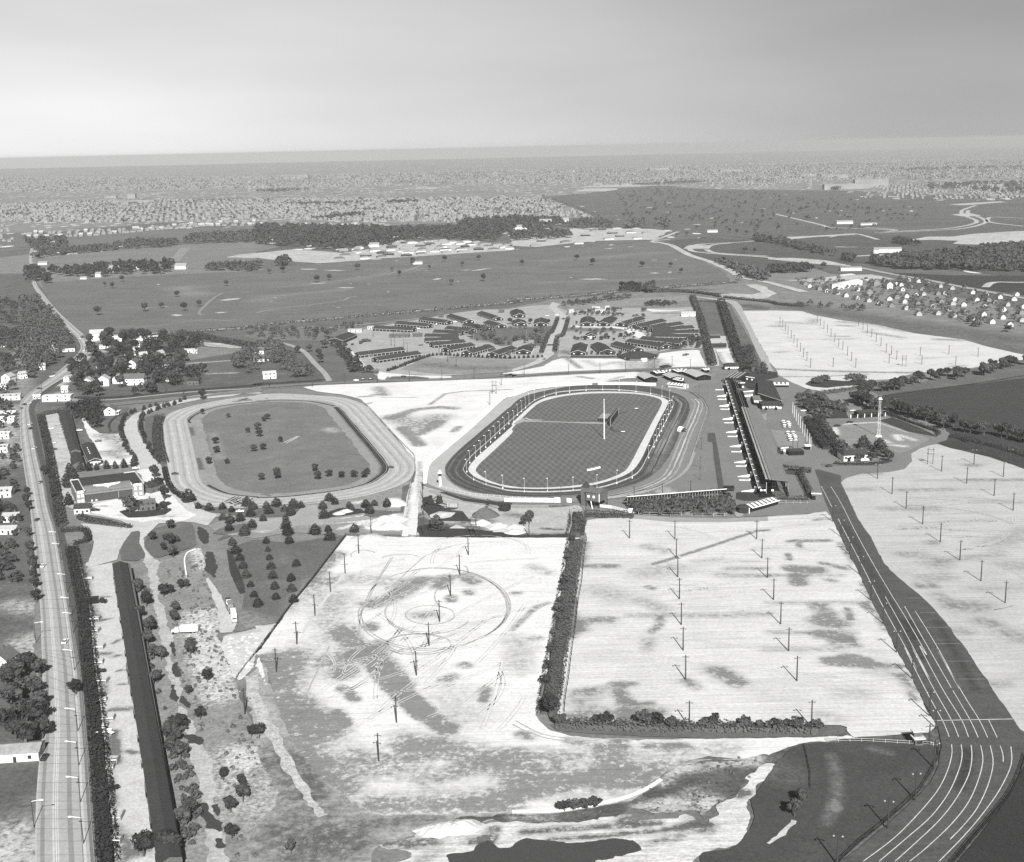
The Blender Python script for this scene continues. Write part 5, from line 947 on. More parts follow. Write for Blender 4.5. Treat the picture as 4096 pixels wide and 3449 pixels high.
for s_, lb in [('b3 1018,902', 'small dark box with a white side on the far infield'), ('b3 908,1093', 'small dark box in front of the tote board hedge')]:
    p = S(s_)[0]; t = thing('equipment_box', lb, 'box', (*p, 0)); part('body', MB().box(0, 0, 0, 2.6, 1.8, 1.4), DARKW, t); part('lid', MB().box(0, 0, 1.4, 2.8, 2, .15), PW, t)
for s_, lb in [('b3 607,995', 'long low bench on the path across the infield, left of the tote hut'), ('b3 675,993', 'dark low shed on the infield path beside the tote hut')]:
    p = S(s_)[0]; t = thing('bench', lb, 'bench', (*p, 0), .1); part('seat', MB().box(0, 0, .45, 9, .8, .15), WOOD, t)
    for k in (-4, 4): part('leg', MB().box(k, 0, 0, .2, .7, .45), WOOD, t)
p0, p1 = S('b3 632,1400 703,1382')
for i in range(8):
    k = i / 7; t = thing('jump_block', '%s white block from the left in the slanting row on the near infield' % ordn(i), 'block', (p0[0] + (p1[0] - p0[0]) * k, p0[1] + (p1[1] - p0[1]) * k, lay(12)), .3, 'white blocks on the infield')
    part('block', MB().box(0, 0, 0, 3.0, 1.2, .9), PW, t); part('foot', MB().box(0, 0, 0, 3.2, 1.5, .12), STEEL, t)
# white starting car on the home straight
p = S('b3 1390,1080')[0]; t = thing('starter_shelter', 'white rounded canvas shelter standing on the homestretch dirt', 'shelter', (*p, lay(11)), .4)
b = MB()
for i in range(8):
    a0, a1 = math.pi * i / 8, math.pi * (i + 1) / 8
    b.add([(math.cos(a0) * 2.6, -3, math.sin(a0) * 3.4), (math.cos(a1) * 2.6, -3, math.sin(a1) * 3.4), (math.cos(a1) * 2.6, 2.5, math.sin(a1) * 3.4), (math.cos(a0) * 2.6, 2.5, math.sin(a0) * 3.4)], [(0, 1, 2, 3)])
part('canopy', b, PW, t); part('floor', MB().box(0, 0, 0, 5, 5.2, .3), WOOD, t)
# judges' lantern post left bend
p = S('b2 1508,1530')[0]; t = thing('finish_post', 'white post topped by a dark lantern at the near left bend of the right oval', 'post', (*p, 0))
b = MB(); b.tube((0, 0, 0), (0, 0, 7), 1.0, .7, 8); part('post', b, PW, t); part('lantern', MB().box(0, 0, 7, 1.8, 1.8, 1.8), DARKW, t)
b = MB(); b.tube((0, 0, 8.8), (0, 0, 11), 1.5, .1, 8); part('cap', b, PW, t)
# ------------------------------------------------------------------ grandstand
A = S('e1 255,330')[0]; B = S('e2 560,1215')[0]           # track-side foot, far and near
(cx, cy), Ln, az = frame(B, A)                             # local +x runs away from the camera, -y towards the infield? fixed below
t = thing('grandstand', 'long dark grandstand with open front, ribbed roof and light rails along the homestretch', 'grandstand', (cx, cy, 0), az)
h2 = Ln / 2
def slab(mb, u0, u1, z0, z1, th=.3, a=-h2, b_=None):
    b_ = h2 if b_ is None else b_; y0, y1 = -u0, -u1
    mb.add([(a, y0, z0), (b_, y0, z0), (b_, y1, z1), (a, y1, z1), (a, y0, z0 - th), (b_, y0, z0 - th), (b_, y1, z1 - th), (a, y1, z1 - th)],
           [(0, 1, 2, 3), (7, 6, 5, 4), (0, 4, 5, 1), (3, 2, 6, 7), (0, 3, 7, 4), (1, 5, 6, 2)])
gw = gm('stand_deck', .03, .12, 20, .12, 1.2); gr = gm('stand_roof', .15, .1, 20, .14, 1.2, streak=(0, 60, 1.5, .12))
b = MB(); slab(b, 1.6, 3.7, 6.2, 6.5, .4); part('front_canopy_roof', b, gw, t)
b = MB(); slab(b, 0, 1.5, 5.2, 5.2, .3); part('press_gallery', b, DARKW, t)
for u in (0.0, .75, 1.5):
    b = MB(); b.box(0, -u, 5.3, Ln, .2, .25); part('gallery_rail', b, PW if u != .75 else STEEL, t)
ym = MB().box(0, -.75, 5.6, .2, 1.5, .2).mesh('gallery_tie', PW)
for i in range(26): o = link('gallery_tie', ym, t); o.location = (-h2 + 2 + (Ln - 4) * i / 25, 0, 0)
b = MB(); b.box(0, -5.0, 0, Ln - 1, 7, 2.2); b.add([(-h2 + 1, -2, 1.5), (h2 - 1, -2, 1.5), (h2 - 1, -11, 7.5), (-h2 + 1, -11, 7.5)], [(0, 1, 2, 3), (3, 2, 1, 0)]); part('seating', b, VOID, t)  # seats near black: shade under the stand roof put into the colour
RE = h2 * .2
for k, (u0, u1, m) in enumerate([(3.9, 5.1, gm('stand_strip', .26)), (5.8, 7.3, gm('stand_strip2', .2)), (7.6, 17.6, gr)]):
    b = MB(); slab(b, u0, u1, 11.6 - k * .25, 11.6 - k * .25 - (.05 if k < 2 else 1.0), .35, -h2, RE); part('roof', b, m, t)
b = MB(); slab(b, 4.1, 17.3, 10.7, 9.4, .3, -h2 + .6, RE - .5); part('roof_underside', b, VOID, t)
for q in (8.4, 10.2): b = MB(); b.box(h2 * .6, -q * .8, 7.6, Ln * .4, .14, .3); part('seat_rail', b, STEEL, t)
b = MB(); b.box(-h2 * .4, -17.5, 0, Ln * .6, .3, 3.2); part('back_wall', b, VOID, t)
cm = MB().box(0, 0, 0, .35, .35, 9).mesh('column', STEEL)
for i in range(16):
    for u in (4.6, 17.2): o = link('column', cm, t); o.location = (-h2 + 1 + (Ln * .58) * i / 15, -u, 0)
b = MB()                                                   # lattice of the near end
for i in range(7): b.box(-h2 - .3, -8 - i * 1.5, 0, .16, .16, 9.6)
for zz in (2, 4.4, 6.8, 9.0): b.box(-h2 - .3, -12.6, zz, .14, 9.6, .14)
for i in range(6): b.tube((-h2 - .3, -8 - i * 1.5, 0), (-h2 - .3, -9.5 - i * 1.5, 9), .07, .07, 4)
part('end_truss', b, WOOD, t)
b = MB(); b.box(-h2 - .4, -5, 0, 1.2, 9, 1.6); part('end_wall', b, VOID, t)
for u in (1.5, 3.5, 8): part('end_sign', MB().box(-h2 - 1.1, -u, 4.2, .2, 1.3, 1.0), PW, t)
# far block of the stand and the clubhouse terraces
A2, B2 = S('e1 250,285 505,300'); (cx2, cy2), L2, az2 = frame(A2, B2)
t = thing('stand_annex', 'small dark annex with striped light roof bars at the far end of the grandstand', 'building', (cx2, cy2, 0), az2)
part('body', MB().box(0, 16, 0, L2, 30, 5.5), VOID, t); part('deck', MB().box(0, 16, 5.5, L2 * .9, 28, .3), gw, t)
for k, q in enumerate((-.42, -.2, .02, .24)): o = part('roof_bar', MB().box(0, 16, 5.8, .9, 29, .5), STEEL if k % 2 else gm('stand_strip'), t); o.location.x = q * L2
# stair fins along the apron
finm = MB(); finm.add([(0, -.45, 0), (0, .45, 0), (0, .45, 1.7), (0, -.45, 1.7), (-8, -.2, 0), (-8, .2, 0), (-8, .2, .3), (-8, -.2, .3)], [(0, 1, 2, 3), (7, 6, 5, 4), (0, 4, 5, 1), (3, 2, 6, 7), (1, 5, 6, 2), (0, 3, 7, 4)])
finm = finm.mesh('ramp_wall', PW); finp = MB().box(.6, .8, 0, 1.5, .4, 3.2).mesh('end_panel', PW)
FN = S('e1 278,492 325,657 390,877 458,1098 530,1337 612,1605'); FN += S('e2 430,878 500,1128')
fd = math.atan2(S('e1 530,1337')[0][1] - S('e1 335,1335')[0][1], S('e1 530,1337')[0][0] - S('e1 335,1335')[0][0])
for i, p in enumerate(FN):
    t = thing('stair_fin', '%s tall white stair wing from the near end of the grandstand apron' % ordn(len(FN) - 1 - i), 'wall', (*p, lay(5)), fd, 'white stair wings in front of the grandstand')
    link('ramp_wall', finm, t); link('end_panel', finp, t)
    part('tread_block', MB().box(2.2, -1.2, 0, 2.2, 2.6, 2.4), VOID, t)
lowm = MB().box(-3.2, 0, 0, 6.4, .3, .7).mesh('low_wall', gm('low_wall_paint', .5))
FT = S('e1 215,385 262,545 312,712 380,940 445,1170 515,1427 600,1668'); FT += S('e2 410,940')
bushm = MB(); rr_ = random.Random(4)
for k in range(60):
    d = Vector((rr_.gauss(0, 1), rr_.gauss(0, 1), abs(rr_.gauss(0, 1)))).normalized(); cards(bushm, Vector((2.2 + d.x * 1.5, d.y * 1.5, .6 + d.z * 1.8)), d, .5, rr_)
bushm = bushm.mesh('shrub', LEAFC)
for i, p in enumerate(FT):
    t = thing('low_fin', '%s thin pale apron wall from the near end of the grandstand' % ordn(len(FT) - 1 - i), 'wall', (*p, lay(5)), fd, 'thin pale apron walls')
    link('low_wall', lowm, t); part('pier', MB().box(.2, 0, 0, .6, .6, 1.3), PW, t)
    tt = tag(link('corner_shrub', bushm, None, (*p, 0), fd), '%s dark shrub from the near end, at the foot of the thin apron walls' % ordn(len(FT) - 1 - i), 'bush', 'dark shrubs along the grandstand apron')
# ------------------------------------------------------------------ buildings behind the stand
def block(s_, depth, h, label, wallm, roofm, name='building', cat='building', nwin=4, par=.5, slope=0, awn=None, z0=0, doors=1, wm=PW):
    A, B = S(s_); (cx, cy), L_, az = frame(A, B)
    t = thing(name, label, cat, (cx, cy, 0), az)
    part('wall', MB().box(0, depth / 2, z0, L_, depth, h), wallm, t)
    rf = MB()
    if slope: rf.add([(-L_ / 2 - .5, -.6, z0 + h + .02), (L_ / 2 + .5, -.6, z0 + h + .02), (L_ / 2 + .5, depth + .6, z0 + h + .02), (-L_ / 2 - .5, depth + .6, z0 + h + .02), (-L_ / 2 + 2, depth / 2, z0 + h + slope), (L_ / 2 - 2, depth / 2, z0 + h + slope)], [(0, 1, 5, 4), (1, 2, 5), (2, 3, 4, 5), (3, 0, 4), (3, 2, 1, 0)])
    else: rf.box(0, depth / 2, z0 + h, L_ + .6, depth + .6, .3)
    part('roof', rf, roofm, t)
    if par and not slope: part('cornice', MB().box(0, -.36, z0 + h - .2, L_ + .7, .12, .6), PW, t)
    wmm = MB().box(0, 0, 0, 1.6, .12, 1.4).mesh('window', wm)
    for i in range(nwin):
        o = link('window', wmm, t); o.location = (-L_ / 2 + L_ * (i + .5) / nwin, -.05, z0 + h * .42)
    for i in range(doors): o = part('door', MB().box(0, -.08, z0, 2.2, .12, min(2.6, h * .8)), VOID, t); o.location.x = L_ * (-.3 + .5 * i)
    return t
block('e1 870,722 1205,718', 16, 4.2, 'low brick entrance building with arched dark door behind the grandstand', BRICK, ROOFD, nwin=6, slope=1.6, doors=2)
block('e1 245,50 612,45', 11, 4.0, 'long dark brick office with white windows at the top of the forecourt', BRICK, ROOFD, nwin=9, slope=2.2)
block('e1 560,560 720,545', 12, 7.5, 'two storey annex with pale window frames attached behind the grandstand', gm('annex_wall', .15), gm('annex_roof', .11), nwin=4)
block('e1 480,400 575,395', 12, 7, 'dark rear stair block behind the grandstand', DARKW, gm('annex_roof'), nwin=2)
block('e1 500,225 745,260', 34, 4.5, 'wide low dark roofed hall beside the far end of the grandstand', DARKW, ROOFD, nwin=3)
Q_ = S('e1 800,520 1200,650 1040,300 800,290'); o = Q_[0]; t = thing('dining_hall', 'broad dark roofed wedge shaped hall behind the far end of the grandstand', 'building', (*o, 0)); Q_ = [(p[0] - o[0], p[1] - o[1]) for p in Q_]
part('wall', MB().prism(Q_, 0, 3.6), DARKW, t); part('roof', MB().prism([(p[0] * 1.01, p[1] * 1.01) for p in Q_], 3.65, 4.1), ROOFD, t)
b = MB(); b.tube((*Q_[0], 4.2), (*Q_[1], 4.2), .35, .35, 5); part('eave', b, STEEL, t)
t = block('e1 740,640 860,640', 22, 3.6, 'flat roofed covered walk leading to the round ticket kiosk', gm('annex_wall'), APRON, nwin=3)
p = S('e1 850,870')[0]; t = thing('ticket_kiosk', 'round grey ticket kiosk with pale seams in the paved court', 'kiosk', (*p, 0))
b = MB(); b.tube((0, 0, 0), (0, 0, 5.6), 4.4, 4.4, 14); part('wall', b, gm('annex_wall'), t)
b = MB(); b.tube((0, 0, 5.6), (0, 0, 6.1), 4.9, 4.2, 14); part('roof', b, ROOFM, t)
for k in range(6):
    a = k * math.pi / 3 + .3; part('seam', MB().box(math.cos(a) * 4.42, math.sin(a) * 4.42, 0, .25, .25, 5.6), STEEL, t)
t = block('e1 1185,1465 1300,1450', 4, 4.5, 'small pale gate pavilion with arched dark opening in the court', gm('annex_wall'), APRON, nwin=1)
t = block('e1 1330,1485 1570,1475', 8, 3.0, 'dark roofed snack bar with three wide dark openings in the court', DARKW, ROOFD, nwin=0, slope=1.0, doors=0)
for k in (-.32, 0, .32): o = part('counter_opening', MB().box(0, -.1, .8, 3.2, .12, 1.6), VOID, t); o.location.x = k * 11
p = S('e1 1635,1375')[0]; t = thing('ticket_booth', 'little dark booth with a bright white roof beside the flagpoles', 'booth', (*p, 0)); part('body', MB().box(0, 0, 0, 3.6, 3, 2.6), VOID, t); part('roof', MB().box(0, 0, 2.6, 4.2, 3.8, .5), PW, t)
t = block('b4 358,1638 430,1640', 5, 4, 'square brown gatehouse with a dark arched door at the corner of the forecourt', gm('gatehouse', .12), APRON, nwin=0)
t = block('b4 0,900 112,905', 10, 3.5, 'pale low clubhouse wing with a tiled edge at the left of the drive', gm('annex_wall'), ROOFD, nwin=5, slope=1.2)
t = block('b4 745,965 905,955', 9, 3.6, 'dark roofed open garage with five bright arches behind the radio mast', DARKW, ROOFD, nwin=0, slope=1.5, doors=0)
for k in range(5): o = part('arch', MB().box(0, -.1, 0, 3.0, .12, 2.2), VOID, t); o.location.x = -12 + k * 5.6
for k in range(6): o = part('pillar', MB().box(0, -.25, 0, .4, .3, 2.9), PW, t); o.location.x = -14.8 + k * 5.6
t = block('b4 620,1325 830,1315', 12, 4.2, 'large white house with a dark hipped roof among shrubs beside the right lot', WHITE, ROOFD, name='house', cat='house', nwin=6, slope=3.2, wm=GLASS)
for k in (-5, 0, 5): o = part('dormer', MB().box(0, 5.5, 6.2, 1.4, 1.4, 1.2), BRICK, t); o.location.x = k
# radio mast
p = S('b4 905,1120')[0]; t = thing('radio_mast', 'tall white lattice mast on a white footing in the grassy circle', 'mast', (*p, 0))
b = MB(); Hm = 27
for a, c in ((-1, -1), (1, -1), (1, 1), (-1, 1)): b.tube((a * .8, c * .8, 0), (a * .5, c * .5, Hm), .1, .07, 5)
part('legs', b, gm('mast_paint', .5), t); b = MB()
for i in range(9):
    z0, z1 = Hm * i / 9, Hm * (i + 1) / 9; w0, w1 = .8 - .3 * i / 9, .8 - .3 * (i + 1) / 9
    for (a, c), (d, e) in (((-1, -1), (1, -1)), ((1, -1), (1, 1)), ((1, 1), (-1, 1)), ((-1, 1), (-1, -1))):
        b.tube((a * w0, c * w0, z0), (d * w1, e * w1, z1), .045, .045, 4)
part('lattice', b, gm('mast_paint'), t); part('platform', MB().box(0, 0, Hm, 2.6, 2.6, .3).box(0, 0, Hm + .3, 1.8, 1.8, .8), PW, t)
b = MB(); b.tube((0, 0, 0), (0, 0, 1.1), 2.6, 1.8, 10); part('footing', b, PW, t)
# flagpoles, tables, planters in the court
for i, p in enumerate(S('e1 1385,775 1412,835 1445,898 1478,965 1512,1020 1550,1100 1588,1165 1625,1245 1665,1320 1688,1380')):
    t = thing('slim_flagpole', '%s slim white flagpole from the far end of the row beside the terrace' % ordn(i), 'flagpole', (*p, 0), 0, 'slim white flagpoles beside the terrace')
    link('mast', pole_mesh(9, .13, PW), t); part('base', MB().box(0, 0, 0, .7, .7, .3), CONC, t)
tb = MB(); tb.tube((0, 0, .7), (0, 0, .8), 1.1, 1.1, 10); tb = tb.mesh('top', PW)
tl = MB(); tl.tube((0, 0, 0), (0, 0, .7), .12, .12, 6); tl = tl.mesh('leg', STEEL); um = MB(); um.tube((0, 0, 2.2), (0, 0, 2.7), 1.5, .1, 8); um = um.mesh('parasol', PW)
for i, p in enumerate(S('e1 1228,945 1310,960 1245,980 1330,990 1250,1018 1330,1020 1305,1128 1392,1130 1335,1185 1420,1190 1335,1213 1437,1222 1355,1250')):
    t = thing('terrace_table', '%s white parasol table counted from the far end of the paved terrace' % ordn(i), 'table', (*p, lay(6)), 0, 'white tables on the paved terrace')
    link('top', tb, t); link('leg', tl, t); link('parasol', um, t)
# transformer frames
def hframe(s_, label, h=10, wd=5):
    A, B = S(s_) if ' ' in s_.strip()[3:] else (None, None); (cx, cy), L_, az = frame(A, B)
    t = thing('transformer_frame', label, 'pole frame', (cx, cy, 0), az)
    for k in (-.5, .5): o = link('post', pole_mesh(h, .2), t); o.location.x = k * L_
    part('beam', MB().box(0, 0, h * .62, L_ + 1.4, .35, .3).box(0, 0, h * .88, L_ + 1.6, .2, .2), WOOD, t)
    for k in (-.3, 0, .3): o = part('transformer', MB().box(0, -.4, 0, .8, .8, 1.3), STEEL, t); o.location = (k * L_, 0, h * .66)
hframe('b4 1305,1345 1348,1345', 'twin pole transformer frame in the right parking lot', 11)
hframe('b4 1098,545 1128,545', 'twin pole transformer frame in the far parking lot', 11)
hframe('c2 1762,505 1803,508', 'twin pole transformer frame at the top edge of the left lot', 11)
hframe('b2 1935,772 1966,772', 'twin pole transformer frame on the white ground between the ovals', 12)
hframe('e1 1388,1395 1465,1395', 'twin pole transformer frame behind the snack bar', 10)
# ------------------------------------------------------------------ paddock barns
def arc_barn(path, W, he, hr, label, roofs, name='paddock_barn', seg=2.2, wall_m=VOID):
    P = smooth(path, 4) if len(path) > 2 else path; P = resample(P, seg); o = P[0]; L0 = [(p[0] - o[0], p[1] - o[1]) for p in P]
    t = thing(name, label, 'barn', (*o, 0))
    part('wall', MB().sweep(L0, [(-W / 2 + 1.2, 0), (-W / 2 + 1.2, he), (W / 2 - 1.2, he), (W / 2 - 1.2, 0)]), wall_m, t)
    b = MB(); n = len(L0)
    for i in range(n - 1):
        b.k = i % len(roofs); b.sweep([L0[i], L0[i + 1]], [(-W / 2, he), (0, hr), (W / 2, he), (0, hr - .3)], True)
    # one continuous strip: butt the segments
    part('roof', b, roofs, t)
    part('eave_trim', MB().sweep(L0, [(W / 2 + .02, he - .35), (W / 2 + .02, he + .05), (W / 2 + .14, he + .05), (W / 2 + .14, he - .35)]), PW, t)
    part('gable', MB().add([(L0[-1][0], L0[-1][1], 0)] * 0 + [], []) if False else MB().box(L0[-1][0], L0[-1][1], 0, .6, .6, hr - .4), DARKW, t)
    return t
STRP = [gm('awning_white', .7), gm('awning_dark', .12)]
PLR = gm('paddock_roof', .34, .08, 8, .1, 1)
arc_barn(S('e3 300,375 400,425 470,470', 0), 13, 3, 5.2, 'pale roofed paddock barn with a dark gable behind the white wall', [PLR], seg=5)
arc_barn(S('e3 465,345 560,335 655,330'), 11, 3.2, 4.2, 'striped canopy left of the square paddock tower', STRP, name='striped_canopy')
arc_barn(S('e3 800,325 900,310 1000,312 1090,322 1180,355'), 11, 3.2, 4.4, 'curved striped canopy right of the square paddock tower', STRP, name='striped_canopy')
arc_barn(S('e3 1110,330 1200,365 1300,410 1345,430'), 15, 3.2, 5.4, 'pale roofed paddock barn with an ornamented gable at the right end', [PLR], seg=6)
arc_barn(S('e3 735,375 800,400 880,440 900,450'), 13, 3.2, 4.8, 'pale roofed middle paddock barn running towards the track', [PLR], seg=5)
arc_barn(S('e3 880,452 950,470 1010,472'), 10, 3.2, 4.6, 'short striped canopy closing the middle paddock barn', STRP, name='striped_canopy', seg=1.2)
arc_barn(S('e3 745,530 900,548 1055,568'), 8, 3, 4, 'small striped shed beside the far bend of the track', STRP, name='striped_shed', wall_m=CREAM, seg=1.6)
arc_barn(S('e3 1295,300 1360,290 1420,288'), 6, 3, 4, 'tiny striped stand beside the cross road', STRP, name='striped_stand', seg=1.5)
block('e3 665,335 780,320', 8, 7.0, 'square dark paddock tower with white windows between the striped canopies', BRICK, DARKW, name='paddock_tower', nwin=2, slope=1.5)
arc_barn(S('e1 990,325 1340,325'), 8, 2.6, 3.8, 'row of white striped awnings across the top of the forecourt', STRP, name='striped_canopy', seg=1.8)
arc_barn(S('e2 360,1450 600,1385 850,1310'), 8.5, 3.0, 4.2, 'white striped awning slanting past the near end of the grandstand', STRP, name='striped_canopy', seg=1.7)
p = S('e2 310,1460')[0]; t = thing('octagon_booth', 'dark octagonal booth at the left end of the slanting striped awning', 'booth', (*p, 0))
b = MB(); b.tube((0, 0, 0), (0, 0, 3.2), 4, 4, 8); part('wall', b, DARKW, t); b = MB(); b.tube((0, 0, 3.2), (0, 0, 4.2), 4.5, 2.0, 8); part('roof', b, ROOFD, t); part('pillar', MB().box(2.6, -3.4, 0, .4, .4, 3.3), PW, t)
# brick tower house on the near bend
A, B = S('e4 190,375 350,400'); (cx, cy), L_, az = frame(A, B)
t = thing('tower_house', 'dark shingled judges house on stilts with a pointed tower beside the near bend', 'house', (cx, cy, 0), az)
part('wall', MB().box(0, 5, 3.6, L_, 10, 5.2), BRICK, t)
rf = MB(); rf.add([(-L_ / 2 - .4, -.5, 8.75), (L_ / 2 + .4, -.5, 8.75), (L_ / 2 + .4, 10.5, 8.75), (-L_ / 2 - .4, 10.5, 8.75), (-L_ / 2 - .4, 5, 10.8), (L_ / 2 + .4, 5, 10.8)], [(0, 1, 5, 4), (2, 3, 4, 5), (1, 2, 5), (3, 0, 4), (3, 2, 1, 0)]); part('roof', rf, ROOFM, t)
for x_ in (-.48, -.16, .16, .48):
    for y_ in (.3, 9.7): o = part('stilt', MB().box(0, 0, 0, .35, .35, 3.6), WOOD, t); o.location = (x_ * L_, y_, 0)
b = MB(); b.box(-L_ / 2 - 2.2, 4, 0, 4, 5, 10.5); part('tower', b, BRICK, t); b = MB(); b.tube((-L_ / 2 - 2.2, 4, 10.5), (-L_ / 2 - 2.2, 4, 14), 3.2, .1, 4); part('spire', b, ROOFD, t)
for x_ in (-.3, .1): o = part('window', MB().box(0, -.06, 5.6, 1.4, .12, 1.4), PW, t); o.location.x = x_ * L_
b = MB(); b.tube((-L_ * .1, -.3, 3.6), (L_ * .2, -3.2, 0), .25, .25, 4); part('stair', b, PW, t)
part('corner_board', MB().box(L_ / 2 + .03, -.05, 3.6, .3, .3, 5.2), PW, t)
# bleachers
A, B = S('e4 680,395 1875,300'); (cx, cy), L_, az = frame(A, B)
t = thing('bleachers', 'long open timber bleachers seen from behind above a thicket of bushes', 'bleachers', (cx, cy, 0), az)
b = MB()
for i in range(7): b.box(0, 1 + i * 1.3, 5.8 - i * .7, L_, 1.0, .16)
part('bench', b, gm('bench_board', .34), t); part('back_board', MB().box(0, .2, 4.9, L_, .2, 1.5), VOID, t); part('top_rail', MB().box(0, .1, 6.55, L_, .4, .3), PW, t)
um_ = MB(); um_.box(0, 0, 0, .25, .25, 6); um_.tube((0, 0, .3), (3, 0, 4.8), .08, .08, 4); umm = um_.mesh('frame_post', gm('bleacher_timber', .25))
for i in range(34): o = link('frame_post', umm, t); o.location = (-L_ / 2 + .5 + (L_ - 4.5) * i / 33, -.1, 0)
for i, p in enumerate(S('e4 768,335 1105,305 1442,275 1772,245')): utility_pole(p, '%s dark pole from the left standing behind the bleacher seats' % ordn(i), 'dark poles at the bleachers', 10.5)
# ------------------------------------------------------------------ stable barns
BG1, BG2 = 'dark roofed stable barns of the left stable circle', 'dark roofed stable barns of the right stable circle'
def ridge(s_, z_=5.4): return S(s_, z_)
def outward(A, B): return A, B
bl = ['e5 200,708 955,618', 'e5 495,790 1215,685', 'e5 505,262 1160,292', 'e5 880,185 1430,228', 'e5 1295,115 1745,172', 'b2 1595,112 1745,158', 'b2 1845,90 1985,135', 'e5 1500,330 1970,345', 'e5 1345,398 1895,398', 'e5 1335,470 1905,445', 'e5 1445,545 1985,492', 'e5 1680,625 2110,545',
      'b2 1720,412 1905,362', 'b2 1930,425 2090,372', 'b2 1570,212 1770,232', 'b2 1720,185 1890,212', 'b2 1900,165 2010,195', 'b3 35,72 62,112', 'b3 50,152 72,180', 'b3 240,142 232,182', 'b3 118,365 92,405']
for i, s_ in enumerate(bl):
    A, B = ridge(s_); barn(A, B, 15 if i < 17 else 16.5, '%s stable barn of the left stable circle, counted from its left end' % ordn(i), BG1)
br = ['e6 245,215 228,298', 'e6 560,215 450,298', 'e6 950,222 680,300', 'e6 1240,252 870,332', 'e6 1490,292 1020,352', 'e6 1650,342 1100,378', 'e6 1735,402 1120,412', 'e6 1670,462 1100,452', 'e6 1540,545 985,488', 'e6 1300,596 805,522', 'e6 920,640 625,557', 'e6 505,668 375,568', 'e6 105,682 142,572']
for i, s_ in enumerate(br):
    A, B = ridge(s_); barn(A, B, 16 if i > 1 else 17, '%s stable barn of the right stable circle, going clockwise from its upper left' % ordn(i), BG2)
A, B = ridge('b2 640,312 760,262', 6.5); barn(A, B, 20, 'wide dark gabled barn at the left edge of the stable yard', None, 3.6, 6.8, openfront=False)
A, B = ridge('e6 275,432 285,455'); barn(A, B, 11, 'small gabled chapel-like office inside the right stable circle', None, 3.2, 5.8, openfront=False, name='yard_office')
p = S('e6 920,790')[0]; t = thing('clubhouse', 'six sided dark roofed clubhouse in front of the right stable circle', 'building', (*p, 0), .25)
b = MB(); b.tube((0, 0, 0), (0, 0, 3.2), 19, 19, 6); part('wall', b, BRICK, t); b = MB(); b.tube((0, 0, 3.2), (0, 0, 7.2), 20.5, 3, 6); part('roof', b, ROOFD, t)
part('porch', MB().box(0, -17.5, 0, 4.5, 3, 3.0), PW, t)
for k in range(6): a = k * math.pi / 3 + math.pi / 6; o = part('window', MB().box(0, 0, 0, 6, .2, 1.2), PW, t); o.location = (math.cos(a) * 16.6, math.sin(a) * 16.6, 1.4); o.rotation_euler = (0, 0, a + math.pi / 2)
def hut(s_, L_, W, he, hr, label, wall_=CREAM, roof_=ROOFM, az=0.0, name='hut', hip=False, detail=1): return house(*S(s_)[0], az, L_, W, he, hr, label, None, wall_, roof_, name, detail, hip=hip, cat='hut')
hut('e5 915,460', 22, 8, 3, 4.4, 'brick hut with white doors in the middle of the stable yard', BRICK, ROOFM, -.1)
hut('e5 1215,450', 10, 6, 3, 4.2, 'small dark hut right of the brick hut in the stable yard', BRICK, ROOFM, -.1)
hut('e5 175,370', 16, 7, 3, 4, 'low pale building beside the big gabled barn of the stable yard', CREAM, ROOFL, -.1)
hut('e5 360,785', 12, 6, 3, 4.4, 'small brick hut between the two nearest stable barns', BRICK, ROOFD, .15)
hut('e5 430,320', 7, 5, 3, 3.8, 'tiny pale hut at the far left of the stable yard', CREAM, ROOFL)
hut('e5 520,1065', 5, 5, 2.8, 4, 'gate hut at the entrance of the stable yard', BRICK, ROOFM)
hut('e5 1615,125', 6, 5, 4, 5.6, 'tall little brick hut behind the upper row of stable barns', BRICK, ROOFM)
hut('b2 2010,105', 7, 6, 3.4, 5, 'small hut at the top right of the left stable circle', BRICK, ROOFM)
hut('e6 1600,215', 17, 10, 3.2, 5.4, 'dark hut with a white side between the right stable circle and the hedge', WHITE, ROOFL, -.1)
hut('e6 1955,515', 11, 7, 3, 4.5, 'small hut in the strip right of the stable hedge', DARKW, ROOFM)
hut('e6 2000,640', 16, 9, 2.8, 4.2, 'dark flat hut in the strip above the white gravel patch', DARKW, ROOFD)
for i, (s_, lb) in enumerate([('e6 15,165', 'white shed at the far left of the right stable circle'), ('e6 325,125', 'left one of two small white sheds behind the right stable circle'), ('e6 370,128', 'right one of two small white sheds behind the right stable circle'),
                              ('e6 500,118', 'taller white shed behind the right stable circle'), ('e6 377,165', 'white box with a dark door behind the right stable circle'), ('e6 445,168', 'white box right of the one with a dark door behind the right stable circle')]):
    hut(s_, 6, 5, 3, 4, lb, WHITE, ROOFL, rng.uniform(-.2, .2), name='shed')
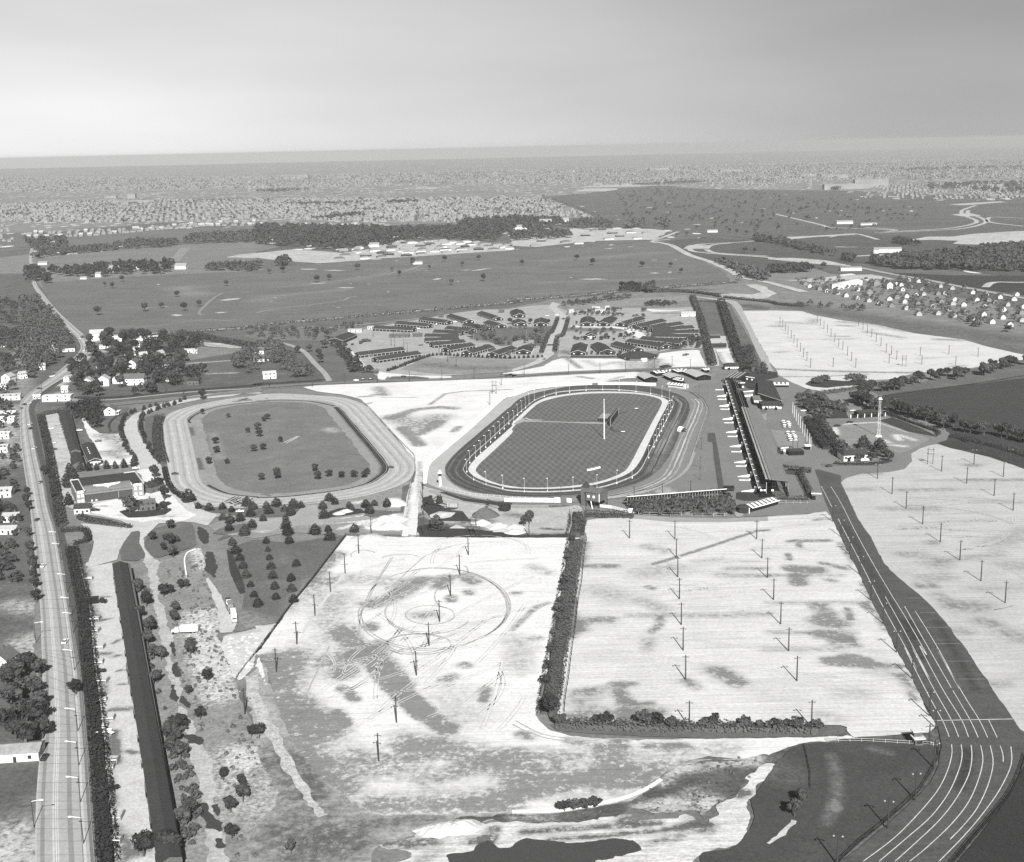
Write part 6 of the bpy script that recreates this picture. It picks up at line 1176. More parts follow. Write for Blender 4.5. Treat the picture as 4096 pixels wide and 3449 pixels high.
# ------------------------------------------------------------------ hangar and its yard
A, B = S('e7 322,675 985,590'); (cx, cy), L_, az = frame(A, B)
t = thing('hangar', 'big brick hangar with a dark peeling roof, wide dark door and two square towers', 'hangar', (cx, cy, 0), az)
bk = S('e7 250,310 900,225', 7.5); dp = (math.dist(bk[0], A) + math.dist(bk[1], B)) / 2
part('wall', MB().box(0, dp / 2 + .3, 0, L_, dp - .6, 6.6), BRICK, t)
def arcroof(y0, y1, z0, z1, n=6, rise=1.0):
    b = MB()
    for i in range(n):
        a, c = i / n, (i + 1) / n; ya, yb = y0 + (y1 - y0) * a, y0 + (y1 - y0) * c; za = z0 + (z1 - z0) * a + rise * math.sin(math.pi * a); zb = z0 + (z1 - z0) * c + rise * math.sin(math.pi * c)
        b.add([(-L_ / 2, ya, za), (L_ / 2, ya, za), (L_ / 2, yb, zb), (-L_ / 2, yb, zb)], [(0, 1, 2, 3)])
    return b
part('roof', arcroof(7.6, dp + .6, 9.0, 6.7, 8, 1.4), ROOFD, t)
part('worn_roof', arcroof(-.9, 7.6, 6.8, 9.0, 4, .5), gm('worn_felt', .15, .15, 6, .2, .8), t)
part('hangar_door', MB().box(0, .1, 0, L_ - .3, .25, 5.2), gm('hangar_door_paint', .055, .1, 5, .12, .8, streak=(0, .7, 50, .15)), t)
part('door_header', MB().box(0, -.3, 5.2, L_, .5, 1.4), gm('worn_felt'), t)
part('door_post', MB().box(L_ * .2, -.1, 0, .25, .3, 5.3), STEEL, t)
part('side_gable', MB().add([(s * (L_ / 2 + .1), y, z_) for s in (-1, 1) for y, z_ in ((-.6, 6.6), (7.6, 9.0), (dp / 2, 9.6), (dp + .3, 6.6))], [(0, 1, 2, 3), (7, 6, 5, 4)]), BRICK, t)
em = MB(); zf = lambda y: 6.8 + (9.0 - 6.8) * (y + .9) / 8.5 + .5 * math.sin(math.pi * (y + .9) / 8.5) + .14
def emb(pts): em.add([(x, y, zf(y)) for x, y in pts], [tuple(range(len(pts)))])
emb([(-8, 5.6), (-8.2, 6.9), (-2.5, 6.6), (-2.2, 3.2), (-6.4, 3.9)]); emb([(-2.4, 3.1), (-2.4, 6.4), (0, 6.9), (2.4, 6.4), (2.4, 3.1), (.9, 2.2), (0, 1.0), (-.9, 2.2)]); emb([(2.2, 3.2), (2.5, 6.6), (8.2, 6.9), (8, 5.6), (6.4, 3.9)])
part('wing_emblem', em, PW, t)
for x_ in (-.36, -.27): o = part('door_notice', MB().box(0, -.05, .7, .9, .1, .9), PW, t); o.location.x = x_ * L_
def tower(s_, back, label_side, hh=8.0):
    A, B = S(s_); (tx, ty), Lt, _ = frame(A, B); c, s = math.cos(-az), math.sin(-az); dx, dy = tx - cx, ty - cy; lx, ly = c * dx - s * dy, s * dx + c * dy
    w_ = part('tower', MB().box(lx, ly + back / 2, 0, Lt, back, hh), gm('tower_brick', .2, .1, 5, .2, .5), t)
    part('tower_roof', MB().box(lx, ly + back / 2, hh, Lt - .7, back - .7, .15), ROOFD, w_)
    part('parapet', MB().box(lx - Lt / 2, ly + back / 2, hh, .5, back, .6).box(lx + Lt / 2, ly + back / 2, hh, .5, back, .6).box(lx, ly + back, hh, Lt - .5, .5, .6), CREAM, w_)
    part('name_panel', MB().box(lx, ly - .1, hh - 1.0, Lt * .7, .2, 1.5), PW, w_)
    for k in (-.22, .22):
        for f in (1.2, 4.4): o = part('window', MB().box(0, -.08, 0, 1.6, .16, 1.8), CREAM, w_); o.location = (lx + k * Lt, ly, f)
tower('e7 205,695 320,690', dp * .8, 'left'); tower('e7 985,592 1145,578', dp * .85, 'right')
A, B = S('e7 1160,560 1300,515'); (cx, cy), L2, az2 = frame(A, B)
house(cx - 1, cy + 6, az2, L2 + 3, 11, 4.2, 6.6, 'small dark roofed annex with a white door beside the right hangar tower', None, BRICK, ROOFD, 'annex', 1)
house(*S('e7 295,800')[0], .1, 9, 8, 3.4, 5.6, 'dark roofed hut with pale walls below the left hangar tower', None, CREAM, ROOFD, 'hut', 1, cat='hut')
A, B = S('e7 1040,800 1265,775'); (cx, cy), L2, az2 = frame(A, B)
house(cx, cy + 5, az2, L2, 9.5, 4.6, 6.2, 'brick garage with a grey roof beside the round tree', None, BRICK, ROOFM, 'garage', 1, cat='garage')
def longshed(s_far, s_near, label, roofm, hfar=4.0, name='long_shed', z_=5.0, wallm=BRICK):
    """roof corners: left and right at each end"""
    L1, R1 = S(s_far, z_); L2_, R2 = S(s_near, z_); o = L2_
    t = thing(name, label, 'shed', (*o, 0)); q = [(p[0] - o[0], p[1] - o[1]) for p in (L2_, R2, R1, L1)]
    m0 = ((q[0][0] + q[1][0]) / 2, (q[0][1] + q[1][1]) / 2); m1 = ((q[2][0] + q[3][0]) / 2, (q[2][1] + q[3][1]) / 2)
    b = MB(); rz_ = z_ + 1.3; n = 40
    for i in range(n):
        a, c = i / n, (i + 1) / n; l = lambda u, v, k: (u[0] + (v[0] - u[0]) * k, u[1] + (v[1] - u[1]) * k)
        la, lc, ra, rc_, ma, mc = l(q[0], q[3], a), l(q[0], q[3], c), l(q[1], q[2], a), l(q[1], q[2], c), l(m0, m1, a), l(m0, m1, c)
        b.add([(*la, z_), (*ma, rz_), (*mc, rz_), (*lc, z_)], [(0, 1, 2, 3)]); b.add([(*ma, rz_), (*ra, z_), (*rc_, z_), (*mc, rz_)], [(0, 1, 2, 3)])
    part('roof', b, roofm, t); part('wall', MB().prism([(p[0] * .985 + m0[0] * .015, p[1]) for p in q], 0, z_ - .05), wallm, t)
    part('gable', MB().add([(*q[0], z_ - .1), (*q[1], z_ - .1), (*m0, rz_ - .05)], [(0, 1, 2)]).add([(*q[2], z_ - .1), (*q[3], z_ - .1), (*m1, rz_ - .05)], [(0, 1, 2)]), wallm, t)
    part('gutter', MB().tube((*q[1], z_), (*q[2], z_), .22, .22, 5), VOID, t)
    dm_ = MB().box(0, 0, 0, .2, 2.2, 2.4).mesh('door', DARKW); ang = math.atan2(q[3][1] - q[0][1], q[3][0] - q[0][0])
    for i in range(14): o_ = link('door', dm_, t); k = (i + .5) / 14; o_.location = (q[0][0] + (q[3][0] - q[0][0]) * k - .15, q[0][1] + (q[3][1] - q[0][1]) * k, 0); o_.rotation_euler = (0, 0, ang - math.pi / 2)
longshed('c1 917,728 1043,722', 'd1 1290,1790 1492,1720', 'very long dark roofed shed beside the highway yard, foreground left', gm('tar_roof', .04, .1, 14, .14, 1.2, streak=(0, 30, 1.2, .12)))
longshed('b1 478,925 568,908', 'b1 578,1238 662,1236', 'long dark roofed shed at the top of the highway yard', gm('tar_roof'))
longshed('b1 572,1256 662,1250', 'b1 592,1350 690,1335', 'short end section of the long shed below the pale gap', gm('tar_roof'))
A, B = ridge('b1 712,1160 778,1298', 4.6); o_ = barn(A, B, 9.5, 'dark roofed shed with small skylights beside the dirt yard', None, 3.2, 4.8, openfront=False, name='workshop')
for k in range(4): s2 = part('skylight', MB().box(0, -1.6, 4.25, 2.2, .6, .2), PW, o_); s2.location.x = (k - 1.5) * 6
# ------------------------------------------------------------------ village houses
for s_, L_, W, he, hr, az, lb, wm, rm in [
    ('f1 670,105', 16, 12, 8, 12.5, .2, 'tall white house with gables at the bend of the highway', WHITE, ROOFL), ('f1 170,158', 14, 9, 4, 7, .3, 'white cottage with a bright gable left of the highway', WHITE, ROOFL), ('f1 352,157', 8, 6, 3, 5, .1, 'small white shed among trees left of the highway', WHITE, ROOFL),
    ('f1 372,188', 12, 7, 3.4, 5, 0, 'low white house left of the highway bend', WHITE, ROOFL), ('f1 470,180', 14, 9, 4, 7, .2, 'dark roofed house with white trim just left of the bend', CREAM, ROOFD), ('f1 808,93', 13, 8, 3.4, 4.4, 0, 'flat white building behind the tall gabled house', WHITE, ROOFL),
    ('f1 950,105', 44, 14, 4, 5, .02, 'long bright flat building along the golf course road', WHITE, gm('bright_roof', .6)), ('f1 605,432', 12, 11, 6.5, 10, 1.7, 'leftmost of the three white gabled houses above the cross road', WHITE, ROOFL), ('f1 712,412', 12, 11, 6, 9.5, 1.7, 'middle one of the three white gabled houses above the cross road', WHITE, ROOFL),
    ('f1 812,395', 11, 9, 5, 8, 1.7, 'rightmost of the three white gabled houses above the cross road', WHITE, ROOFL), ('f1 925,405', 19, 11, 6, 10, .0, 'large grey roofed house with two dormers among trees', WHITE, ROOFM), ('f1 398,515', 24, 11, 4.6, 5.0, .05, 'flat roofed white roadside diner on the corner of the cross road', WHITE, gm('bright_roof')),
    ('f1 448,458', 6, 5, 3.5, 6, 0, 'tiny white hut above the roadside diner', WHITE, ROOFL), ('f1 763,612', 11, 9, 4.5, 7.5, 1.6, 'white cottage with a porch beside the oval drive', WHITE, ROOFM), ('f1 1140,290', 18, 10, 3.8, 6.4, .1, 'dark hip roofed bungalow at the right of the village', CREAM, ROOFD), ('f1 1185,262', 5, 5, 3, 5, .1, 'tiny white shed above the dark hip roofed bungalow', WHITE, ROOFL),
    ('f1 1095,225', 9, 7, 5, 8, 1.2, 'narrow white house at the right end of the village trees', WHITE, ROOFL), ('f1 890,208', 9, 8, 5, 8, .7, 'white house half hidden in the middle of the village trees', WHITE, ROOFL), ('f1 680,312', 5, 4, 3.4, 5, .3, 'little white hut in the dense village trees', WHITE, ROOFL), ('f1 770,300', 9, 8, 7, 9.5, .2, 'tall weathered house behind the three gabled houses', CREAM, ROOFM),
    ('f1 915,295', 10, 8, 6, 9, 1.5, 'house with a white gable end behind the grey roofed house', WHITE, ROOFM), ('f1 980,235', 8, 7, 5, 8, .4, 'pale peaked roof house amid the village trees', CREAM, ROOFL), ('f1 935,152', 6, 5, 4, 6, .5, 'small white shed below the long bright flat building', WHITE, ROOFL), ('f1 720,160', 12, 8, 3.5, 4.5, .3, 'cluster house with bright white walls below the tall gabled house', WHITE, ROOFL),
    ('f1 470,385', 8, 6, 4, 6, 1.3, 'white garage beside the light yard right of the highway', WHITE, ROOFL), ('f1 255,505', 6, 5, 3.2, 4, .2, 'white filling station hut beside the highway', WHITE, gm('bright_roof')), ('f1 75,510', 17, 9, 4, 5.5, .2, 'low white building at the left edge of the picture by the highway', WHITE, ROOFL), ('f1 60,390', 10, 9, 5.5, 8.5, 1.4, 'white gabled house near the left edge above the low white building', WHITE, ROOFL),
    ('f1 155,365', 7, 6, 4.5, 7, .8, 'white house half hidden left of the highway curve', WHITE, ROOFL), ('f1 15,440', 8, 7, 4, 6, .3, 'white shed at the far left edge under the gabled house', WHITE, ROOFL), ('f1 290,305', 6, 6, 4, 6.5, .3, 'small white house among the trees left of the curve', WHITE, ROOFL), ('f1 20,150', 9, 7, 4, 6, .2, 'white house in the upper left corner of the village', WHITE, ROOFL),
    ('f1 45,625', 16, 10, 4, 4.6, .1, 'upper flat white building beside the highway at the left edge', WHITE, gm('bright_roof')), ('f1 45,665', 14, 8, 4.4, 5, .1, 'lower flat white building beside the highway at the left edge', WHITE, gm('bright_roof')), ('b1 25,1130', 11, 8, 4.5, 5, .1, 'white box building at the left edge beside the striped gardens', WHITE, gm('bright_roof')),
    ('b1 20,1240', 9, 7, 4, 5.6, .1, 'white cottage at the left edge below the box building', WHITE, ROOFL), ('b1 25,1605', 12, 8, 4, 6, .1, 'white cottage at the left edge beside the dark lawn', WHITE, ROOFL), ('c1 100,372', 9, 8, 3.5, 5, .1, 'white garage with a slatted roof at the left edge of the highway', WHITE, ROOFL),
    ('c1 80,475', 9, 6, 3.4, 4.6, 0, 'low white house below the slatted garage at the left edge', WHITE, ROOFL), ('c1 40,1580', 9, 8, 5, 8.5, 1.4, 'white gabled house in the dark trees at the left edge', WHITE, ROOFM), ('d1 130,900', 18, 9, 3.4, 5.0, .1, 'long pale roofed house with white awnings at the left edge', CREAM, gm('site_roof', .24)),
    ('f1 765,605', 3, 3, 2, 3, 0, 'tiny garden hut beside the porch cottage', WHITE, ROOFM), ('b1 1420,660', 13, 9, 4.5, 8, 1.3, 'grey house with a pale gable right of the village', CREAM, ROOFM), ('b1 1590,690', 10, 8, 4, 6, 0, 'dark cottage with a white window at the end of the village', BRICK, ROOFD), ('b1 1555,428', 11, 6, 3.4, 4.2, 0, 'white trailer house on the pale ground right of the village', WHITE, ROOFL), ('b1 1600,435', 5, 5, 3, 4, 0, 'small white shed beside the trailer house', WHITE, ROOFL),
    ('b2 20,440', 13, 9, 4, 7, 0, 'grey roofed house between trees left of the lane to the stables', CREAM, ROOFM), ('b2 50,500', 15, 9, 3.4, 5.8, 0, 'white walled house in front of the trees left of the stable lane', CREAM, ROOFM), ('b2 110,640', 12, 9, 4, 7, .3, 'pale house under trees just above the cross road', WHITE, ROOFL)]:
    house(*S(s_)[0], az, L_, W, he, hr, lb, None, wm, rm, porch='porch' in lb)
# houses beyond, along the far side of the golf course
for s_, L_, W, he, hr, lb in [('a1 938,1200', 22, 14, 5, 11, 'white gabled house among trees across the golf course, left of the straight drive'), ('a1 810,1245', 12, 9, 6, 9, 'small white house in the tree belt left of the gabled one'), ('a1 1485,1180', 26, 13, 6, 11, 'large white house right of the bright drive in the tree belt'), ('a1 370,1225', 18, 9, 4, 6.5, 'low white house at the left end of the tree belt'),
                              ('a1 355,1145', 22, 10, 4, 7, 'pale farm building above the left end of the tree belt'), ('a1 690,1262', 14, 8, 3, 5, 'white shed in front of the tree belt'), ('a1 1125,1180', 20, 12, 5, 8, 'grey roofed house hidden behind the tree belt'), ('a1 1315,1205', 9, 8, 5, 8, 'small white house behind the tree belt beside the bright drive'), ('a1 437,995', 12, 9, 9, 13, 'tall white house against the dark wood at the far left'),
                              ('a3 100,855', 75, 14, 7, 12, 'long white institution in front of the dark wood'), ('a3 275,822', 40, 12, 12, 17, 'white block standing inside the dark wood'), ('a3 440,800', 20, 14, 8, 14, 'white gabled house at the right edge of the dark wood'), ('a2 1323,1140', 22, 10, 4, 6, 'white golf shelter on the big course'), ('a2 970,1000', 26, 14, 6, 10, 'white house at the top of the new building site'), ('a2 150,945', 26, 10, 5, 9, 'white house glimpsed in the dark wood at the left'),
                              ('a4 625,810', 50, 14, 6, 9, 'pale clubhouse among small trees on the far golf course'), ('a4 820,820', 50, 8, 4, 6, 'low pale building right of the far clubhouse'), ('a4 975,1045', 62, 12, 7, 10, 'white school with flagpole before the dark wood on the right'), ('a4 880,1052', 12, 9, 7, 8, 'white block at the left end of the school'), ('a4 675,1192', 42, 12, 5, 6.5, 'white flat building above the housing estate on the right'), ('a4 2020,1065', 26, 12, 8, 11, 'pale house in the dark wood at the far right'), ('a3 1640,880', 30, 10, 5, 7, 'small white barn on the far golf course')]:
    house(*S(s_)[0], rng.uniform(-.1, .1), L_ * .8, W, he, hr, lb, None, CREAM, gm('site_roof', .24), detail=0)
# right-hand housing estate
ES = 'f3 167,120 210,132 250,143 295,153 340,165 390,178 448,190 503,204 562,214 630,227 402,137 455,160 487,112 545,126 608,137 530,94 578,110 605,114 640,90 657,125 685,97 737,110 708,135 790,120 852,130 815,154 782,156 713,159 677,163 632,169 585,173 550,182 617,195 687,205 757,217 835,232 913,244 998,257 1090,272 1184,286 778,251 858,262 943,278 1037,293 1128,307 851,204 908,210 866,185 948,151 1012,160 1077,173 1149,183 1025,187 1060,197 1112,210 1190,220 1008,218 1092,234 1180,248 965,187 793,195 1157,160 228,100 148,108 690,255'
for i, p in enumerate(S(ES)):
    big = i in (11, 12, 13)
    house(p[0], p[1], 1.5 + rng.uniform(-.25, .25), rng.uniform(8, 10) * (1.3 if big else 1), rng.uniform(5.4, 6.4) * (1.4 if big else 1), 3.2 if not big else 7, 5.6 if not big else 10, 'small white estate house on the right, %s counted outward from the long white hall' % ordn(i), 'white estate houses on the right', rng.choice([gm('suburb_wall'), CREAM, CREAM, ROOFL]), ROOFM, detail=0)
A, B = S('f3 302,128 392,108'); (cx, cy), L_, az = frame(A, B)
house(cx, cy, az, L_ + 4, 16, 7, 8, 'long stepped white hall at the top left of the housing estate', None, WHITE, gm('bright_roof'), 'hall', 0, cat='hall')
# new subdivision under construction
r_ = random.Random(12); poly = S('a2 620,1040 830,1010 960,985 1250,968 1450,945 1900,965 2095,990 2095,1020 1500,1062 1000,1092 640,1120 720,1060')
P = np.array(poly); lo, hi = P.min(0), P.max(0); pts = []
while len(pts) < 74:
    x, y = r_.uniform(lo[0], hi[0]), r_.uniform(lo[1], hi[1])
    if sdf(poly, np.array([x]), np.array([y]))[0] < -4 and all(math.hypot((x - a), (y - b_) * .8) > 30 for a, b_ in pts[-74:]): pts.append((x, y))
    if r_.random() < .0005: break
for s_ in ['a3 190,995', 'a3 240,955', 'a3 320,945', 'a3 545,975', 'a3 670,870', 'a3 820,890', 'a3 880,915', 'a3 1020,935', 'a3 970,885', 'a3 740,860', 'a3 600,910', 'a3 440,965', 'a3 790,940', 'a3 1100,890']: pts += S(s_)
pts.sort(key=lambda p: p[0] / p[1])
for i, p in enumerate(pts):
    house(p[0], p[1], r_.choice([.1, .35]) + r_.uniform(-.1, .1), r_.uniform(18, 24), r_.uniform(10, 12), 3.2, 5.8, 'low pale roofed new house on the far building site, %s from the left' % ordn(i), 'new houses of the far building site', r_.choice([gm('suburb_wall'), CREAM, DARKW]), r_.choice([gm('site_roof', .24), ROOFM, gm('suburb_roof')]), detail=0, hip=True)
# front rows of the far suburb, individually; the rest as one mass
r_ = random.Random(5)
def sub_house_mesh(L_, W, he, hr, rm):
    b = MB(); b.box(0, 0, 0, L_, W, he); b.add([(-L_ / 2, -W / 2, he), (-L_ / 2, W / 2, he), (-L_ / 2, 0, hr), (L_ / 2, -W / 2, he), (L_ / 2, W / 2, he), (L_ / 2, 0, hr)], [(0, 2, 1), (3, 4, 5)]); b.k = 1
    b.add([(-L_ / 2 - .3, -W / 2 - .4, he), (L_ / 2 + .3, -W / 2 - .4, he), (L_ / 2 + .3, 0, hr + .1), (-L_ / 2 - .3, 0, hr + .1), (L_ / 2 + .3, W / 2 + .4, he), (-L_ / 2 - .3, W / 2 + .4, he)], [(0, 1, 2, 3), (3, 2, 4, 5)])
    return b.mesh('house', [gm('suburb_wall', .42), rm])
SH = [sub_house_mesh(11, 9, 4, 7.5, ROOFL), sub_house_mesh(12, 9, 4, 7, ROOFM), sub_house_mesh(9, 10, 4.5, 8.5, ROOFL)]
front = []
for (s_, n) in [('a1 250,925 400,920 600,915 740,905 1000,885 1300,858 1500,842 1700,828', 46), ('a1 250,890 500,890 900,868 1300,842 1700,812 2095,800', 36), ('a1 1750,826 2095,822 a2 220,820 500,825 800,836 1150,848 1400,838 1640,828', 46), ('a2 0,795 400,812 900,818 1300,820 1600,815', 32)]:
    front += row(S(s_), n)
front = front[:112]
for i, p in enumerate(sorted(front, key=lambda p: p[0] / p[1])):
    o = link('suburb_house', r_.choice(SH), None, (p[0] + r_.uniform(-6, 6), p[1] + r_.uniform(-15, 15), 0), r_.uniform(-.2, .2) + r_.choice([0.2, 1.6])); o.scale = (1.1,) * 3
    tag(o, 'small white suburb house in the front rows beyond the fields, %s from the left' % ordn(i), 'house', 'white suburb houses in the front rows')
def suburb(poly_s, n, label, seed, size=(7.5, 10), block_=0.0, ang=.25, thin=0.0):
    poly = S(poly_s); P = np.array(poly); lo, hi = P.min(0), P.max(0); npr = np.random.RandomState(seed)
    # houses stand along streets
    m = n * 9; X = npr.uniform(lo[0], hi[0], m); Y = npr.uniform(lo[1], hi[1], m)
    c, s = math.cos(ang), math.sin(ang); u = X * c + Y * s; v = -X * s + Y * c
    v = np.round(v / 62) * 62 + npr.choice([-14, 14], m) + npr.uniform(-2, 2, m); u = np.round(u / 19) * 19 + npr.uniform(-3, 3, m)
    X, Y = u * c - v * s, u * s + v * c
    ok = (sdf(poly, X, Y) < 0) & (vnoise(X / 420, Y / 300, seed, 3) > thin) & (npr.uniform(0, 1, m) < np.clip(3300 / Y, .12, 1))
    X, Y = X[ok][:n], Y[ok][:n]; b = MB(); az = npr.choice([ang, ang + 1.57], len(X)) + npr.uniform(-.15, .15, len(X)); r2 = random.Random(seed)
    for x, y, a in zip(X, Y, az):
        L_, W, he, hr = r2.uniform(*size), r2.uniform(8, 9.5), r2.uniform(3.2, 5), r2.uniform(6.5, 8.5); k = 1.0
        ca, sa = math.cos(a) * k, math.sin(a) * k
        def T(q): return [(x + p[0] * ca - p[1] * sa, y + p[0] * sa + p[1] * ca, p[2] * k) for p in q]
        b.k = 0; b.add(T([(i * L_ / 2, j * W / 2, z_) for z_ in (0, he) for i, j in ((-1, -1), (1, -1), (1, 1), (-1, 1))]), [(0, 1, 5, 4), (1, 2, 6, 5), (2, 3, 7, 6), (3, 0, 4, 7)])
        b.k = 0; b.add(T([(-L_ / 2, -W / 2, he), (-L_ / 2, W / 2, he), (-L_ / 2, 0, hr), (L_ / 2, -W / 2, he), (L_ / 2, W / 2, he), (L_ / 2, 0, hr)]), [(0, 2, 1), (3, 4, 5)])
        b.k = r2.choice([1, 1, 2]); b.add(T([(-L_ / 2, -W / 2, he), (L_ / 2, -W / 2, he), (L_ / 2, 0, hr), (-L_ / 2, 0, hr), (L_ / 2, W / 2, he), (-L_ / 2, W / 2, he)]), [(0, 1, 2, 3), (3, 2, 4, 5)])
    tag(link('suburb_houses', b.mesh('suburb_houses', [gm('suburb_wall', .72), gm('suburb_roof', .3), ROOFM])), label, 'houses', kind='stuff')
suburb('a1 -200,790 400,800 1200,800 2095,770 a2 600,785 1640,800 2095,760 a3 450,750 700,780 300,610 0,600 a2 1000,600 a1 1000,620 -200,650', 4200, 'closely packed small white houses filling the nearer suburb', 3, thin=-.35)
suburb('a1 -300,560 2095,520 a2 2095,480 a3 850,480 1300,470 a4 0,500 600,450 2300,430 2300,260 a1 2095,420 -300,430', 6500, 'distant white houses of the outer suburbs fading into haze', 8, (8, 12), thin=-.3)
suburb('a4 760,600 1000,600 1500,608 2200,600 2200,470 1300,480 900,500', 420, 'rows of small houses behind the far golf course on the right', 9, thin=-.6)
suburb('a1 -300,640 0,680 150,980 -300,1000', 160, 'white houses at the far left edge beyond the highway', 14, thin=-.5)
# large far halls and the two water towers
for i, (s_, L_, W, h_) in enumerate([('a2 310,442', 150, 40, 14), ('a2 375,430', 110, 40, 22), ('a2 1360,525', 60, 30, 14), ('a2 1420,525', 90, 20, 9), ('a1 1105,640', 190, 30, 12), ('a1 1060,655', 30, 90, 12), ('a1 1080,600', 40, 30, 22), ('a3 1200,370', 160, 60, 16), ('a3 1790,383', 150, 60, 16), ('a4 540,430', 150, 40, 14), ('a4 600,435', 70, 30, 12), ('a4 325,422', 90, 30, 12),
                                     ('a2 720,434', 110, 30, 12), ('a1 910,600', 60, 25, 12), ('a2 930,655', 40, 20, 12), ('a3 1380,432', 200, 70, 4), ('a4 1650,510', 90, 20, 9), ('a4 1750,505', 90, 20, 9), ('a4 1850,505', 70, 20, 9), ('a4 640,525', 200, 30, 22), ('a4 840,508', 150, 30, 34), ('a3 930,495', 60, 20, 8), ('a3 700,490', 50, 20, 8)]):
    p = S(s_)[0]; o = thing('far_building', 'long pale hall in the hazy distance, %s of those scattered over the suburbs' % ordn(i), 'building', (*p, 0), rng.uniform(-.15, .15), 'large pale halls far off')
    part('body', MB().box(0, 0, 0, L_, W, h_), gm('suburb_wall'), o); part('roof', MB().box(0, 0, h_, L_ + 1, W + 1, .8), gm('site_roof', .24), o)
for s_, h_, lb in [('a1 2043,555', 62, 'pale water tower rising over the suburb on the left'), ('a3 505,470', 70, 'white water tower with a round tank in the middle distance'), ('a4 345,520', 66, 'slender pale water tower beside the dark trees on the right')]:
    p = S(s_)[0]; t = thing('water_tower', lb, 'water tower', (*p, 0))
    sl_ = 'slender' in lb; b = MB()
    for a in range(4): b.tube((math.cos(a * 1.57) * 7, math.sin(a * 1.57) * 7, 0), (math.cos(a * 1.57) * 5, math.sin(a * 1.57) * 5, h_ * .8), .9, .9, 5)
    part('legs', b, gm('tower_paint', .28), t); b = MB(); rt = 5 if sl_ else 9
    for a0, a1, r0, r1 in ((.72, .78, .3, .9), (.78, .9, .9, 1), (.9, 1.0, 1, .15)): b.tube((0, 0, h_ * a0), (0, 0, h_ * a1), rt * r0, rt * r1, 12)
    part('tank', b, gm('tower_paint', .28), t)
# ------------------------------------------------------------------ trees, hedges
trees('conifer', 'e7 250,225 370,222 478,210 618,192 738,190 862,178 995,155', 6.5, '%s small evergreen from the left in the row behind the hangar', 'evergreens in the row behind the hangar', 1.15)
CG = 'evergreens scattered below the left oval'
trees('conifer', 'f2 112,65 165,75 228,68 272,82 345,55 375,70 438,62 487,55 525,80 568,62 605,62 362,103 423,125 450,90 230,120 265,135 313,125 260,172 370,157 335,193 708,68 740,30 767,45 835,60 845,75 914,60 955,52 1015,55 932,88 715,112 533,160 540,190 547,232 733,175 742,217 860,178 672,187 530,122 555,98', (3.9, 6.6), '%s bushy evergreen of the loose group below the left oval', CG, 1.75)
trees('conifer', 'f2 275,240 292,280 312,315 327,352 342,397 362,440 380,488 398,535', (3.2, 5.2), '%s evergreen from the top of the first planted row beside the fence', 'evergreens planted in slanting rows', 1.8)
trees('conifer', 'f2 438,232 445,272 453,312 461,355 470,400 478,452 484,500', (3.2, 5.2), '%s evergreen from the top of the second planted row beside the fence', 'evergreens planted in slanting rows', 1.8)
trees('conifer', 'f2 582,342 556,413 559,463 569,513', (3.9, 4.9), '%s evergreen of the short row nearest the fence', 'evergreens planted in slanting rows', 1.8)
OG = 'trees standing inside the left training oval'
trees('broad', 'b2 65,1000 95,985 20,1070 30,1130 60,1235 200,1170 485,1410 505,1480 600,1455 703,1465 805,1462 890,1465 910,1440 180,1470 45,1485 175,1445 b1 1660,940 1870,970 1775,1260 2030,1095 2080,1250 1710,1350 1770,1185 1860,1350', (4.5, 7.5), '%s small tree inside the left training oval, taken clockwise', OG, 1.15)
# drive rows left of the oval
for k, (s_, n) in enumerate([('b1 1000,1130 990,1060 1010,980 1080,925 1170,900 1260,870 1400,860 1520,820', 20), ('b1 1005,1130 1045,1220 1100,1300 1115,1350', 10), ('b1 1150,990 1170,950 1240,920 1340,880 1430,860', 12), ('b1 1150,1020 1170,1110 1230,1230 1300,1320', 14)]):
    row_trees('conifer', s_, n, (3.4, 4.6), '%%s little evergreen along the %s edge of the curving drive by the left oval' % ['outer upper', 'outer lower', 'inner upper', 'inner lower'][k], 'little evergreens lining the curving drive', 1.5, .6)
hedge(S('b1 1310,970 1290,1050 1290,1150 1310,1250 1340,1350'), 7, 3.6, 'thick dark hedge between the curving drive and the left oval', LEAF, 1.2)
hedge(S('b1 1345,1380 1370,1480 1410,1560 1470,1610 1540,1650'), 3.4, 2.4, 'dark clipped hedge bending round the lower left corner of the oval', LEAF, 1.4)
hedge(S('b1 905,1085 895,1020 960,955 1040,935'), 1.6, 1.4, 'low hedge round the small triangular lawn by the drive', LEAF, 1.4, .4)
hedge(S('b1 345,950 420,935 500,915 560,905'), 4, 3, 'hedge along the top of the highway yard', LEAF)
hedge(S('b1 335,965 355,1050 385,1180 410,1300 430,1420 450,1540 475,1700 c1 500,400 520,430'), 5.5, 3.6, 'very long dark hedge between highway and yard, upper part', LEAFC, 1.1, .6)
hedge(S('c1 585,610 620,780 660,950 690,1100 705,1250 715,1400 735,1600 d1 755,350 775,500 800,750 820,1000 840,1250 865,1500 880,1850'), 6.2, 3.6, 'very long dark hedge between highway and yard, foreground part', LEAFC, 1.3, .45)
hedge(S('c1 500,465 600,462 700,460 720,540 650,560 600,580'), 3.5, 2.6, 'hedge stepping round the yard gate beside the highway', LEAF)
hedge(S('c1 640,350 760,395 900,415 1080,435'), 3.2, 2.2, 'low dark hedge below the hangar forecourt', LEAF)
hedge(S('c3 535,330 540,400 525,450 515,510'), 9, 3.6, 'broad bushy hedge above the lots, beside the brick tower house', LEAF, 1.2)
HM = S('c3 520,540 500,640 485,760 470,880 445,1000 425,1120 410,1240 385,1380 365,1500 345,1640 d3 330,320 310,420 295,560')
hedge(HM, 8.5, 2.0, 'long bushy hedge dividing the left and middle parking lots', gm('pale_hedge', .07, .3, 5, .3, 1), .8, .5, bumpy=.6)
